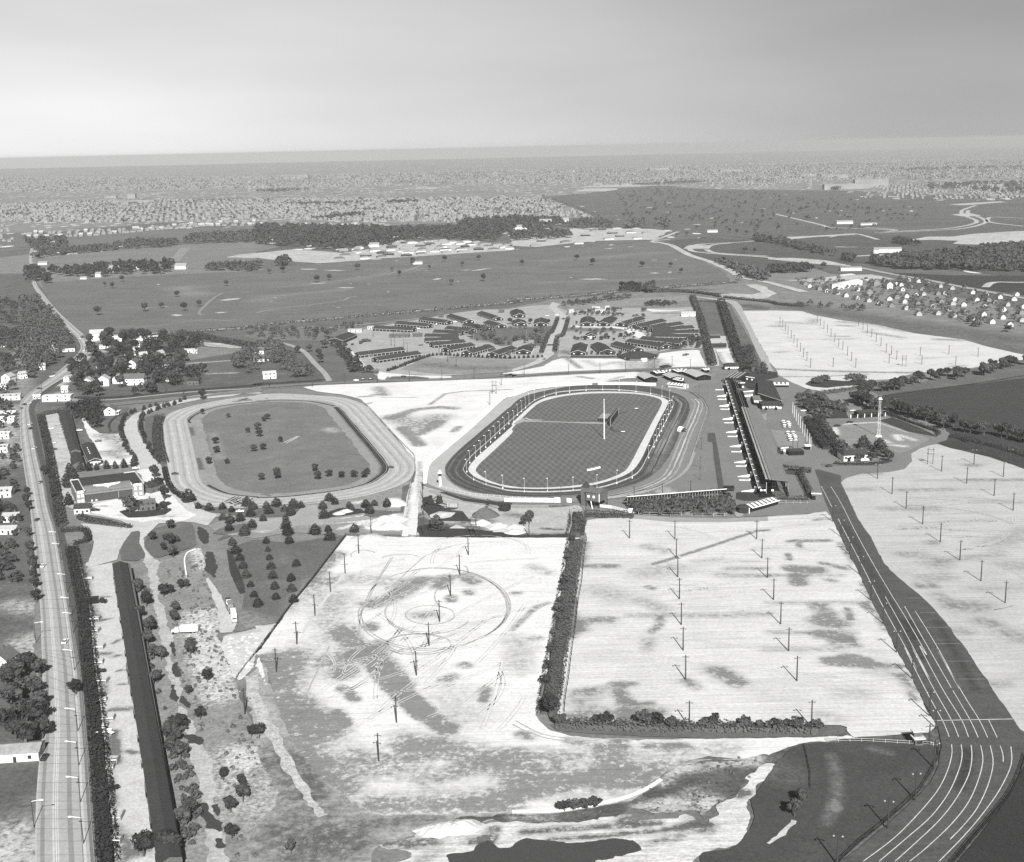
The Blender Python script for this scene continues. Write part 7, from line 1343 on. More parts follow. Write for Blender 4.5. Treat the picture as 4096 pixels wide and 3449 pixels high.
fence([(p[0] + 6, p[1]) for p in HM], 'dark wire fence along the right side of the long dividing hedge', 2.4, 6, m=DARKW, sm=3)
trees('bush', 'c3 488,555 468,660 455,700 435,850 425,905 415,960 390,1060 385,1130 365,1190 350,1310 330,1450 300,1595 270,1720', (4, 5.5), '%s dark bush from the top on the left side of the long dividing hedge', 'dark bushes along the dividing hedge')
tree('broad', *S('d3 315,600')[0], 12, 'bare branched tree at the lower end of the dividing hedge', wide=.8)
hedge(S('d3 360,650 600,665 900,675 1200,680 1450,680 1700,685 2000,690 d4 150,695 430,700'), 5, 3.2, 'long bushy hedge along the bottom of the middle parking lot', gm('pale_hedge'), 1.3, .55, bumpy=.6)
trees('bush', 'd3 380,650 685,640 770,650 1075,645 1190,650 1320,680 1560,665 1660,650 1900,690 2020,690 d4 60,690 165,670 250,690 400,690', (4.5, 6.5), '%s taller bush from the left in the hedge below the middle lot', 'taller bushes in the lower hedge', 1.1)
hedge(S('e4 190,490 400,500 600,505 780,515'), 6, 3, 'row of dark shrubs below the brick tower house', LEAF, 1.3)
thicket(S('e4 700,400 900,370 1500,310 1880,290 1960,380 1970,470 1870,498 1400,495 830,485'), 170, (3.5, 6.5), 'dense thicket of bushes behind the bleachers', cs=.15, ncards=60)
# bottom left wood strip beside the long shed
WG = 'round trees between the long shed and the lane'
trees('broad', 'c1 1130,960 1200,1080 1150,1180 1230,1300 1210,1400 1260,1510 1320,1520 1200,1030 1260,1720 1240,1260 d1 1380,780 1420,720 1480,700 1400,880 1440,800 1480,920 1560,1390 1500,1480 1360,1700 1420,1740 1180,1720', (6.5, 9.5), '%s round tree from the far end of the strip beside the long shed', WG, 1.05)
trees('broad', 'c1 1420,680 1400,980 1480,940 1440,1130 1430,1210 1340,1000 1530,930 1400,450 1400,580 1450,560 1340,625 1250,545 1360,550 1700,1700 1560,1480 1560,1420 1340,290 d1 1545,400 1640,600 1830,1100 1980,1150 1990,1270 1890,1360 1900,1580 1290,300 2060,740 d2 30,740 290,1700', (4.8, 7.8), '%s rounded tree on the rough ground right of the dirt lane', 'rounded trees on the rough ground', 1.05)
tree('broad', *S('c1 1065,320')[0], 12, 'round dark tree touching the brick garage by the hangar', wide=1.0)
tree('broad', *S('c1 1130,300')[0], 8, 'smaller dark tree between the round tree and the brick garage')
tree('broad', *S('e7 1345,490')[0], 9, 'round tree against the annex right of the hangar')
tree('broad', *S('e7 1285,330')[0], 10, 'pale tree behind the hangar annex')
tree('broad', *S('e7 1425,640')[0], 10, 'open crowned tree on the oval island beside the hangar')
tree('conifer', *S('e7 1760,655')[0], 9, 'pointed evergreen at the tip of the clipped hedge', wide=1.6)
trees('conifer', 'e7 120,320 150,330 100,240 60,430 80,460 90,700', 8, '%s dark evergreen left of the hangar', 'dark evergreens left of the hangar', 1.2)
trees('broad', 'd4 270,1300 215,1400', 7.5, '%s of two big trees leaning over the grass inside the road bend', 'two big trees inside the road bend')
trees('bush', 'd3 500,1345 590,1330 680,1320 430,1355', 4, '%s low bush on the white kerb above the pond', 'low bushes above the pond', 1.3)
tree('conifer', *S('e8 230,520')[0], 9, 'lone round evergreen on the dark strip above the left lot', wide=1.7)
trees('broad', 'e8 1070,495 1120,470', 8, '%s small tree beside the spoil heaps above the left lot', 'two small trees by the spoil heaps')
# big trees on the left edge by the highway
trees('broad', 'd1 330,250 290,400 340,520 300,640 350,760 200,420 180,600 120,300 100,500 60,700 130,760 240,830 c1 230,1640 80,1750', (8, 11), '%s big dark tree of the wood on the left side of the highway', 'big dark trees left of the highway', 1.25)
trees('broad', 'c1 235,510 250,640 255,720 270,790 280,860 290,930 300,1040 225,180 220,250 235,300 b1 365,1440 d1 620,400', (6.5, 8.5), '%s street tree from the top along the left verge of the highway', 'street trees along the highway', 1.0)
# village
VG = 'leafy trees of the village'
vp = []
r_ = random.Random(21); poly = S('b1 560,540 700,480 720,340 780,300 1300,310 1680,370 1550,450 1580,600 1640,680 1330,720 1280,790 700,810 560,790')
hs = [S(q)[0] for q in ('f1 605,432', 'f1 712,412', 'f1 812,395', 'f1 925,405', 'f1 398,515', 'f1 670,105', 'f1 950,105', 'f1 1140,290', 'f1 890,208', 'f1 720,160', 'f1 448,458', 'f1 680,312')]
P = np.array(poly); lo, hi = P.min(0), P.max(0); k = 0
while len(vp) < 66 and k < 9000:
    k += 1; x, y = r_.uniform(lo[0], hi[0]), r_.uniform(lo[1], hi[1])
    if sdf(poly, np.array([x]), np.array([y]))[0] < -2 and all(abs(x - a) > 8 or not (-16 < y - b_ < 6) for a, b_ in hs) and all(math.hypot(x - a, y - b_) > 9.5 for a, b_ in vp): vp.append((x, y))
vp.sort(key=lambda p: p[0] / p[1])
for i, p in enumerate(vp): tree('broad', p[0], p[1], r_.uniform(10.5, 15), 'leafy village tree inside the highway bend, %s from the left' % ordn(i), VG, wide=1.1)
thicket(S('b1 560,560 700,480 780,430 1000,330 1300,320 1680,370 1550,450 1580,600 1640,680 1330,720 1280,780 700,800 560,780'), 130, (9, 13), 'dense canopy filling the village inside the highway bend', 'village_canopy', 'trees', ncards=90, cs=.1, keep=(28, -.25), seed=4)
thicket(S('b1 165,0 300,0 480,150 600,290 560,420 400,560 200,700 170,720'), 300, (8, 13), 'dense wood on the left side of the highway curve', 'woodland', 'wood', ncards=60, cs=.11, keep=(45, -.3), seed=5)
thicket(S('b1 -150,0 165,0 170,750 -150,800'), 200, (8, 12), 'trees along the left edge of the picture', 'woodland', 'wood', ncards=60, cs=.11, seed=6, keep=(45, -.2))
thicket(S('b1 560,880 700,870 860,900 880,1000 850,1100 720,1020 620,1000'), 26, (8, 12), 'grove of trees above the shed yard', 'grove', 'trees', ncards=90, cs=.09, seed=8)
thicket(S('b2 60,370 200,390 330,470 450,600 500,640 300,640 150,520 60,560 0,640 b1 1900,560 1950,430'), 60, (8, 12), 'trees between the village and the stable lane', 'grove', 'trees', ncards=80, cs=.09, seed=9)
trees('broad', 'b1 1665,600 1660,820 b2 340,440 440,430 530,520 515,470 560,400 580,310', (9, 12), '%s tree of the open meadow beside the stable lane, from the left', 'meadow trees by the stable lane', 1.1)
thicket(S('b2 590,350 640,340 780,480 900,560 960,590 940,612 780,600 740,520 660,430'), 46, (6, 10), 'belt of trees along the left fence of the stable yard', 'tree_belt', 'trees', ncards=80, cs=.1, seed=11)
thicket(S('b2 60,230 500,250 900,180 900,200 620,300 560,330 400,320 60,330 b1 1990,280'), 90, (3, 7), 'scrub and small trees between the golf course road and the stables', 'scrub', 'scrub', ncards=50, cs=.14, seed=12)
hedge(S('b1 1460,285 1600,300 1800,345 2095,395'), 9, 5, 'dark tree hedge running down from the golf course road', LEAF, .8, .9)
row_trees('conifer', 'b2 1080,585 1200,545 1300,505 1400,470 1500,455 1650,462 1850,472 2095,480 b3 250,470', 46, (3.0, 4.2), '%s tiny evergreen from the left in the row below the left stable circle', 'tiny evergreens below the left stable circle', 1.4, .2)
for lb, s_, n in [('left', 'a3 375,1590 330,1700 b3 300,290 240,440', 1), ('right', 'a3 460,1590 420,1720 b3 370,320 350,430', 1)]:
    hedge(S(s_), 4, 3.5, 'hedge on the %s side of the central stable avenue' % lb, LEAF, .8, .7)
thicket(S('a3 400,1470 600,1440 1000,1400 1000,1425 600,1475 420,1485'), 50, (4, 8), 'line of trees along the far fence of the right stables', 'tree_belt', 'trees', ncards=50, cs=.14, seed=15)
thicket(S('a3 1080,1470 1150,1450 1330,1450 1360,1475 1250,1485 1100,1485'), 60, (3, 5), 'oval clump of shrubs behind the right stables', 'shrub_clump', 'shrubs', ncards=50, cs=.15, seed=16)
thicket(S('b3 470,130 600,90 800,80 1080,90 1250,110 1250,140 900,150 700,130'), 46, (3, 6), 'small trees dotted behind the right stable circle', 'scrub', 'trees', ncards=50, cs=.14, seed=17, keep=(30, 0))
trees('bush', 'e6 92,325 180,330 325,315 375,320 145,460 440,440 105,545 210,545 320,545 430,545 525,530 690,500 760,465 820,480 865,475 895,405 770,500 590,550 700,360 770,370 985,385 1045,450 680,735 655,775 300,735 50,750 130,750 210,745 370,745 445,740 520,745 600,745', (3.5, 5.5), '%s small bush around the barns of the right stable circle', 'small bushes among the right stables', 1.0)
trees('broad', 'b3 195,290 30,340 215,350 150,200 300,200 b2 1760,310 1815,250 2080,200', (7, 10), '%s small tree on the lawn of the left stable circle', 'small trees of the left stable circle')
# hedges of the strip right of the stables
hedge(S('a3 1475,1415 1510,1500 1560,1650 b3 1590,350 1620,450 1645,540'), 7, 4.5, 'tall dark hedge just right of the right stables', LEAF, .8, .8)
hedge(S('a3 1710,1460 1750,1580 1790,1700 b3 1830,400 1880,520 1920,600'), 9, 6, 'tall dark hedge between the grass strip and the lot road', LEAF, .8, .9)
thicket(S('b3 1890,390 1960,400 2000,520 2060,560 2095,640 2095,680 2000,640 1960,560 1910,500'), 36, (5, 9), 'dark trees at the lower end of the hedge by the lot road', 'grove', 'trees', ncards=70, cs=.11, seed=19)
hedge(S('a3 1500,1448 1600,1450 1700,1455'), 3, 2.4, 'low hedge across the top of the grass strip', LEAF, .8, .8)
hedge(S('a3 1130,1370 1350,1370 1550,1385 1710,1412'), 5, 4, 'long dark hedge above the stables, left of the gap', LEAF, .7, .9)
hedge(S('a3 1735,1415 1900,1435 2095,1455 a4 100,1475 300,1490'), 4, 3, 'long dark hedge above the stables, right of the gap', LEAF, .7, .9)
hedge(S('a3 885,1365 970,1362 1055,1362'), 14, 12, 'tall block of dark pines beside the golf course road', LEAFC, .6, 1.6)
thicket(S('a3 1085,1360 1160,1325 1150,1370 1090,1385'), 14, (11, 15), 'clump of dark trees right of the pine block', 'grove', 'trees', ncards=60, cs=.12, seed=23)
# road hedge along golf course
hedge([(p[0], p[1] - 17) for p in edge_road], 6, 3.0, 'ragged hedge along the near edge of the golf course', LEAF, .28, 1.3, bumpy=.8)
# trees beside the right lots
TR = 'dark trees bordering the big meadow on the right'
row_trees('broad', 'b4 790,760 760,830 800,880 880,900 1000,920 1100,940 1200,970 1300,990 1400,1020 1500,1060 1600,1090 1750,1110 1900,1130 2095,1170 2200,1190', 44, (9, 13), '%s dark tree of the belt along the lower side of the big meadow', TR, 1.15, 3)
row_trees('broad', 'b4 800,740 900,760 980,750 1080,720 1200,690 1300,670 1400,650 1500,620 1600,660', 26, (8, 12), '%s dark tree of the belt along the upper side of the big meadow', TR, 1.1, 3)
row_trees('broad', 'b4 1720,630 1820,600 1900,580 1960,560 2050,550 2150,540', 13, (9, 13), '%s dark tree at the upper right end of the big meadow', TR, 1.1, 3)
hedge(S('b4 950,920 1130,990 1300,1050 1385,1080 1390,1110'), 3.5, 2.4, 'clipped hedge inside the fence below the meadow trees', LEAF, .9)
hedge(S('b4 1500,1120 1700,1170 1900,1220 2200,1310'), 5, 3, 'dark hedge along the upper edge of the right parking lot', LEAFC, .9)
hedge(S('b4 400,775 560,755 700,730 760,720'), 4, 2.6, 'row of round shrubs below the white island drive', LEAF, .9, .7, bumpy=.8)
hedge(S('b4 340,990 360,1060 400,1130 440,1190 480,1230'), 7.5, 4.2, 'left one of the two thick parallel hedges behind the court', LEAFC, 1.1, .6)
hedge(S('b4 400,970 440,1040 490,1110 530,1170 570,1230'), 7.5, 4.2, 'right one of the two thick parallel hedges behind the court', LEAFC, 1.1, .6)
thicket(S('b4 240,770 380,780 600,850 650,900 660,970 430,975 330,930 260,880'), 70, (3, 6), 'ornamental shrubs of the garden behind the drive', 'shrubbery', 'shrubs', ncards=60, cs=.14, seed=27, keep=(14, -.2))
thicket(S('b4 350,680 380,655 480,650 500,670 420,695'), 22, (4, 6), 'shrubs on the left end of the white drive island', 'shrubbery', 'shrubs', ncards=60, cs=.14, seed=28)
thicket(S('b4 610,660 640,640 780,645 800,665 700,672'), 24, (4, 6), 'shrubs on the right part of the white drive island', 'shrubbery', 'shrubs', ncards=60, cs=.14, seed=29)
trees('conifer', 'b4 780,1215 912,1245 600,1270 390,930', 10, '%s pointed evergreen near the white house by the right lot', 'pointed evergreens by the white house', 1.7)
trees('broad', 'b4 900,1300 940,1290 980,1300 850,1320 760,1335 990,1330', 7, '%s dark shrub tree around the white house by the right lot', 'dark shrubs round the white house', 1.1)
hedge(S('b4 540,1345 700,1350 900,1345 1010,1320'), 3, 2, 'hedge in front of the white house by the right lot', LEAFC, 1.1)
hedge(S('b4 80,1645 200,1645 340,1650'), 5, 2.8, 'dark shrubs in front of the near end of the grandstand', LEAF, 1.2)
# round yew and long hedge by the forecourt
p = S('e2 1160,850')[0]; hedge([(p[0] - 1.5, p[1] + 2), (p[0] + 1.5, p[1] + 8)], 13, 4.5, 'big round dark clipped bush on the forecourt', LEAFC, 3.2, .6, name='clipped_bush', cat='bush', bumpy=0, sm=1)
hedge(S('e2 1240,790 1460,800'), 5, 3, 'rectangular dark clipped hedge right of the round bush', LEAFC, 1.3, .5, bumpy=.05)
hedge(S('e2 1255,850 1320,980 1380,1100 1440,1230'), 4, 3, 'long black clipped hedge slanting across the forecourt', LEAFC, 1.3, .5, bumpy=.05)
tree('broad', *S('e1 1650,700')[0], 7, 'lone tree at the corner of the garden', wide=1.2)
# estate trees and far woods
thicket(S('f3 60,90 200,80 420,85 640,75 1190,180 1190,310 900,280 640,240 440,200 200,140'), 300, (4, 7), 'garden trees of the housing estate on the right', 'garden_trees', 'trees', ncards=26, cs=.2, seed=31)
thicket(S('a4 0,1460 300,1490 640,1520 1000,1580 1500,1620 2095,1720 2095,1700 1600,1600 1200,1540 800,1500 300,1470'), 90, (4, 9), 'scrubby trees between the far parking lot and the estate', 'scrub', 'scrub', ncards=26, cs=.2, seed=32, keep=(60, -.1))
thicket(S('c1 1350,700 1500,620 1620,620 1780,1150 1900,1600 d1 1950,520 2095,700 d2 200,1100 500,1450 650,1750 d1 1950,1800 1850,1300 1750,900 1600,600 1480,300 c1 1420,1400 1380,1100'), 330, (.6, 1.7), 'low weedy scrub dotting the rough ground right of the dirt lane', 'weeds', 'scrub', ncards=24, cs=.3, seed=71, mat=LEAFL, keep=(16, -.15))
thicket(S('d3 400,1380 1000,1250 1230,1110 1600,930 2000,900 2060,960 1850,1190 1680,1300 1500,1400 1000,1370'), 50, (.5, 1.2), 'low weeds on the bank above the pond', 'weeds', 'scrub', ncards=22, cs=.3, seed=72, mat=LEAFL, keep=(12, 0))
thicket(S('b1 -120,800 120,850 140,1300 150,1700 c1 190,500 220,1000 -120,1100'), 240, (3.5, 8), 'garden trees along the left edge of the picture beside the highway', 'garden_trees', 'trees', ncards=70, cs=.12, seed=73, keep=(26, -.2))
thicket(S('c1 1050,800 1120,900 1250,1300 1330,1600 d1 1300,300 1400,600 1330,650 1250,400 c1 1160,1300'), 60, (1.5, 4), 'undergrowth beneath the trees beside the long shed', 'undergrowth', 'shrubs', ncards=50, cs=.16, seed=74)
thicket(S('d1 1380,650 1500,700 1560,900 1620,1250 1620,1600 1500,1700 1450,1300 1380,1000'), 50, (1.5, 4), 'undergrowth between the long shed and the dirt lane, foreground', 'undergrowth', 'shrubs', ncards=50, cs=.16, seed=75)
thicket(S('b2 1740,240 2095,225 b3 230,230 320,330 200,420 b2 2095,470 1900,450 1780,300'), 60, (3, 6.5), 'small trees and bushes round the lawn of the left stable circle', 'yard_trees', 'trees', ncards=60, cs=.15, seed=76, keep=(25, -.1))
thicket(S('b3 480,230 1100,240 1150,290 900,340 640,330 480,330'), 44, (2.5, 5.5), 'small trees and bushes round the lawn of the right stable circle', 'yard_trees', 'trees', ncards=60, cs=.15, seed=77)
thicket(S('b3 1150,400 1560,310 1600,400 1400,400 1200,430'), 40, (3, 6), 'bushes behind the nearest right stable barns', 'yard_trees', 'trees', ncards=60, cs=.15, seed=78)
def wood(s_, n, hh, label, seed, **k): thicket(S(s_), n, hh, label, 'woodland', 'wood', ncards=k.pop('nc', 22), cs=k.pop('cs', .2), seed=seed, **k)
wood('a2 0,835 300,840 800,845 1200,860 1650,850 1700,800 1900,780 2095,775 a3 200,780 400,790 450,830 200,870 0,880 a2 1950,960 1500,935 1300,950 1150,975 1060,1010 1000,990 800,1010 500,1020 300,1000 0,980', 1500, (13, 19), 'wide dark wood between the suburb and the building site', 41)
wood('a3 0,900 200,885 450,890 480,925 200,940 0,950', 170, (12, 17), 'dark wood behind the new houses in the centre', 42)
wood('a3 450,830 550,790 720,790 830,830 800,850 600,860', 110, (12, 17), 'dark wood at the corner of the far golf course', 43)
wood('a3 930,850 960,805 1040,820 1150,845 1220,800 1300,830 1290,860 1200,830 1000,850', 40, (14, 20), 'clumps of tall trees above the centre site', 44)
wood('a1 250,1100 300,1040 600,1030 900,1010 1100,960 1450,960 1440,1000 1000,1020 700,1050 400,1075 300,1110', 190, (12, 17), 'dark tree belt along the top of the pale field on the left', 45)
wood('a1 200,960 540,950 540,1010 300,1040', 50, (14, 20), 'dark wood at the far left behind the tall white house', 46)
wood('a1 1480,960 1650,910 2095,890 a2 0,900 0,960 a1 2095,965 1700,970 1520,975', 150, (13, 18), 'dark belt of trees joining the wide wood', 47)
wood('a1 400,1200 600,1190 900,1160 1400,1130 1440,1180 1340,1220 900,1250 600,1250 430,1230', 150, (11, 16), 'tree belt along the far edge of the golf course, left part', 48)
wood('a1 1580,1180 1900,1150 2095,1150 a2 40,1150 20,1180 a1 2095,1200 1700,1195', 80, (10, 14), 'tree belt along the far edge of the golf course, right part', 49)
wood('a1 180,1180 280,1180 400,1250 400,1300 240,1290 200,1250', 44, (11, 15), 'trees where the far highway passes the tree belt', 50)
wood('a2 140,1150 270,1110 270,1160', 14, (14, 18), 'thick clump of trees at the left of the building site', 51)
wood('a4 840,1130 1000,1100 1400,1080 1900,1010 2300,1000 2300,1210 1900,1200 1500,1190 1100,1190 900,1160', 620, (13, 18), 'large dark wood on the right beyond the estate', 52)
wood('a3 1620,1110 1800,1160 1900,1190 2095,1240 a3 2095,1290 1950,1270 1830,1280 1850,1220 1700,1140', 60, (10, 15), 'dark trees along the light road slanting to the right', 53)
wood('a3 1980,930 2095,940 a4 60,950 300,1000 560,1080 440,1070 200,1010 a3 2095,965 2000,960', 90, (12, 16), 'tree belt right of the far curved roadworks', 54)
wood('a4 0,1190 180,1180 350,1180 350,1210 150,1215 0,1220', 50, (11, 15), 'trees left of the estate road', 55)
wood('a4 980,955 1100,960 1250,990 1100,985', 30, (10, 14), 'small wood before the pale sand strip', 56)
wood('a4 600,1090 700,1100 700,1130 620,1110', 14, (11, 15), 'tree clump above the white flat building', 57)
wood('a4 1560,480 2300,470 2300,590 1900,570 1500,530 1250,540 1300,490', 230, (13, 18), 'dark tree mass among the far right suburbs', 58)
wood('a4 500,515 590,520 580,545 500,545', 20, (14, 18), 'dark trees beside the pale far hall', 59)
wood('a2 0,540 420,525 440,535 150,555 0,552', 60, (12, 16), 'dark wood strip amid the left suburb', 60)
wood('a2 600,640 980,635 400,660 260,655', 60, (10, 14), 'thin dark tree line amid the middle suburb', 61)
wood('a2 1080,635 1320,630 1320,640 1090,645', 26, (12, 16), 'dark copse behind the middle suburb', 62)
wood('a2 430,775 600,755 820,730 900,745 700,765 480,780', 90, (9, 13), 'dark wood strip cutting into the front suburb', 63)
wood('a3 1000,490 1400,470 1700,470 1500,480 1050,500', 90, (12, 16), 'long dark tree line at the far edge of the golf course', 64)
wood('a4 1000,365 1500,350 2095,345 2095,355 1500,372 1100,378', 120, (14, 18), 'dark far woodland on the right horizon', 65)
wood('a3 250,600 500,680 800,790 830,800 480,660 240,585', 70, (8, 12), 'line of trees dividing the suburb from the far golf course', 66)
thicket(S('a3 850,560 1200,520 2000,560 a4 700,620 1400,700 900,860 0,880 a3 1500,850 900,760'), 330, (6, 11), 'small trees dotted over the far golf course', 'scattered_trees', 'trees', ncards=16, cs=.26, seed=67)
thicket(S('a1 -300,560 2095,520 a2 2095,480 a4 0,470 2300,450 2300,280 a1 2095,430 -300,440'), 2200, (9, 14), 'trees between the houses of the outer suburbs', 'suburb_trees', 'trees', ncards=9, cs=.34, seed=68)
thicket(S('a1 -200,790 400,800 1200,800 2095,770 a2 600,785 1640,800 2095,760 a3 450,750 700,780 300,610 0,600 a2 1000,600 a1 1000,620 -200,650'), 1500, (6, 10), 'trees between the houses of the nearer suburb', 'suburb_trees', 'trees', ncards=10, cs=.34, seed=69)
trees('broad', 'a1 920,1340 860,1325 1000,1285 1450,1410 1185,1530 1325,1505 1505,1525 1630,1490 800,1560 1850,1320 a2 1115,1200 1175,1240 1417,1185 1690,1160 1545,1120 1280,1135 1825,1110 220,1210 110,1220 600,1275 500,1290 830,1190 1600,1310 1860,1280 1280,1150 a3 660,1150 1300,1165 1065,1165 530,1110 1385,1215 80,1150 1780,880 1840,890 1920,900 1350,915 1430,905 a3 1910,1050 1985,1045 a4 455,1180', (9, 14), '%s lone tree on the golf courses, counted from the left half outward', 'lone trees on the golf courses', 1.1)
# ------------------------------------------------------------------ lot poles
def poles(s_, phrase, group, **k):
    for i, p in enumerate(S(s_)): lot_pole(p, phrase % ordn(i), group, az=rng.uniform(-.3, .3), **k)
LG = 'dark lamp poles in the parking lots'
poles('c3 1333,527 1345,680 1356,840 1370,1020 1385,1230 1400,1440 1420,1680 d3 1450,665', '%s dark lamp pole from the top in the left column of the middle lot', LG)
poles('c3 2002,528 2045,685 2090,845 c4 45,1025 103,1225 168,1445 236,1690 d4 355,660', '%s dark lamp pole from the top in the right column of the middle lot', LG)
poles('c3 962,522', '%s dark lamp pole standing alone at the upper left of the middle lot', LG)
poles('c4 530,385 597,510 670,655 753,820 842,1030 942,1220 1050,1455 1178,1670 d4 1320,570', '%s lamp pole from the top along the left kerb of the asphalt road', LG)
poles('c2 842,645 730,808 610,960 483,1155 335,1390 168,1615', '%s dark pole from the top in the left column of the left lot', LG)
poles('c2 1738,658 1668,818 1593,990 1503,1205 1417,1400 1313,1645 d2 1150,625 1005,940', '%s dark pole from the top in the curving middle column of the left lot', LG)
poles('b4 895,1465 1015,1590 1130,1710 c4 1265,405 1410,550 1570,700 1742,870 1940,1050', '%s lamp pole from the top in the left column of the right lot', LG)
poles('b4 1420,1405 1625,1505 1850,1605 2005,1725', '%s lamp pole from the top in the middle column of the right lot', LG)
poles('b4 1685,1345 1925,1450 1980,1340', '%s lamp pole in the far corner of the right lot', LG)
poles('b4 98,205 120,225 142,258 164,285 190,315 212,355 238,388 264,425 290,470 318,500 348,555', '%s small lamp pole from the top in the first column of the far lot', LG, h=9)
poles('b4 402,190 428,215 457,240 486,270 515,303 546,345 578,385 612,410 650,455 683,500 718,555', '%s small lamp pole from the top in the second column of the far lot', LG, h=9)
poles('b4 741,215 776,245 812,275 848,305 885,345 924,378 967,430 1010,450 1053,490', '%s small lamp pole from the top in the third column of the far lot', LG, h=9)
poles('b4 533,550 1245,460 1258,530 1480,445 1535,540 1718,465 990,520', '%s small lamp pole scattered on the right half of the far lot', LG, h=9)
poles('d4 1205,1262 980,1495 565,1790 1358,1000', '%s tall dark pole beside the fence inside the road bend', LG)
poles('d1 2005,555', '%s dark pole at the left border of the left lot', LG)
for nm, s_, az in [('along the right verge of the highway, foreground', 'd1 610,200 638,700 645,980 660,1280 685,1620', 0), ('along the right verge of the highway, middle', 'c1 475,600 500,700 550,960 580,1160 600,1290', 0), ('left of the highway', 'c1 295,1372 d1 280,1480', 0)]:
    for i, p in enumerate(S(s_)):
        t = thing('street_lamp', '%s street lamp %s' % (ordn(i), nm), 'street lamp', (*p, 0), math.pi if 'right' in nm else 0, 'street lamps along the highway')
        link('post', pole_mesh(9.5, .16, WOOD), t); b = MB(); b.tube((0, 0, 9), (3.2, 0, 9.5), .08, .07, 5); part('arm', b, PW, t); part('lamp_head', MB().box(3.3, 0, 9.35, 1.1, .4, .25), PW, t)
UG = 'utility poles along the cross road'
for i, p in enumerate(S('b1 840,840 1355,755 1500,770 345,770 b2 108,712 350,690 462,715 730,692 995,678 1258,672 1522,658 1785,645 2047,632 2008,700 b3 100,610 463,615 720,600 930,595 1165,560 1310,545 1460,570')):
    utility_pole(p, '%s utility pole from the left along the cross road' % ordn(i), UG)
for i, p in enumerate(S('b2 960,305 1108,375 1125,290 1137,385 1212,400 1240,440 1285,260 1500,455 1570,510 1640,550 1915,865 c2 1368,120 1365,200 1370,330 1372,505 c2 945,495 c3 140,510 605,310')):
    utility_pole(p, '%s loose utility pole of the stable yard and works area' % ordn(i), 'loose utility poles', h=11)
wp_ = S('b2 1655,290 1780,340 1900,375 2048,390 b3 30,200 75,200 225,205 120,310 115,360 120,410 645,250 870,200 985,215 1075,225 1130,265 1148,285 740,190 560,340 708,335 620,190')
for i, p in enumerate(wp_):
    t = thing('white_pole', '%s slim white pole standing before the stable barn gables' % ordn(i), 'pole', (*p, 0), 0, 'slim white poles among the stables'); link('mast', pole_mesh(9, .12, STEEL), t); part('base', MB().box(0, 0, 0, .6, .6, .4), CONC, t)
# ------------------------------------------------------------------ fences
fence(S('c2 735,502 480,832 270,1092 60,1385 0,1462 c1 1930,1680'), 'dark picket fence running diagonally down the left side of the left lot', 1.6, 4, m=DARKW, rails=3, sm=1)
fence(S('c2 1250,503 1310,512 1500,515 2095,516 c3 560,518'), 'low dark fence across the top of the left lot', 1.2, 5, m=DARKW)
fence(S('c2 730,495 900,500 1190,505'), 'low fence above the upper left corner of the left lot', 1.2, 5, m=DARKW)
fence(S('d4 480,780 800,783 1100,800 1390,815'), 'white posted fence across the top of the grass inside the road bend', 1.6, 4, m=STEEL)
fence(S('d4 1395,830 1400,900 1355,1000 1250,1180 1100,1320 950,1450 750,1610 560,1790'), 'dark fence following the inner side of the road bend', 1.6, 5, m=DARKW, rails=3)
fence(S('d4 2105,900 2050,1070 1960,1240 1800,1440 1620,1650 1500,1800'), 'black fence along the outer kerb of the road bend', 1.8, 5, m=VOID, rails=4, sm=3)
fence(S('d4 295,820 320,920 345,1050 348,1180'), 'short wooden fence on the grass left of the road bend', 1.5, 4, m=WOOD)
fence(S('b4 440,1355 600,1360 900,1358'), 'low rail fence along the drive below the white house', 1.2, 5, m=DARKW)
fence(S('b2 890,850 1000,965 1150,1130 1290,1270 1302,1310 1300,1400 1280,1480 1250,1600 1235,1700'), 'low fence along the right side of the left oval', 1.4, 5, m=DARKW, sm=1)
fence(S('b4 950,925 1385,1085 1388,1120'), 'board fence below the belt of meadow trees', 1.6, 6, m=DARKW)
fence(S('b4 90,1668 340,1672'), 'mesh fence in front of the near end of the grandstand', 2, 4, m=STEEL)
fence(S('b2 1130,560 1300,520'), 'short pale fence near the stable gate', 1, 4, m=CREAM)
fence(S('b3 480,470 650,472 850,470'), 'board fence before the nearest barns of the right stable circle', 1.6, 4, m=WOOD, board=True)
for s_, lb in [('d3 0,1362 200,1360 380,1352 550,1328 700,1300 900,1255 1050,1200 1150,1145 1218,1100', 'curved white concrete kerb wall above the pond'), ('c1 1528,840 1515,760 1512,690 1540,640 1600,615', 'thin white curved kerb on the grass left of the sand')]:
    P_ = smooth(S(s_), 4); o = P_[0]; t = thing('kerb_wall', lb, 'kerb', (*o, 0)); L0 = [(p[0] - o[0], p[1] - o[1]) for p in P_]
    k_ = .55 if 'pond' in lb else .25
    part('wall', MB().sweep(L0, [(-k_, 0), (-k_, .8), (k_, .8), (k_, 0)]), PW, t); part('footing', MB().sweep(L0, [(-k_ - .3, 0), (-k_ - .3, .45), (k_ + .3, .45), (k_ + .3, 0)]), CONC, t)
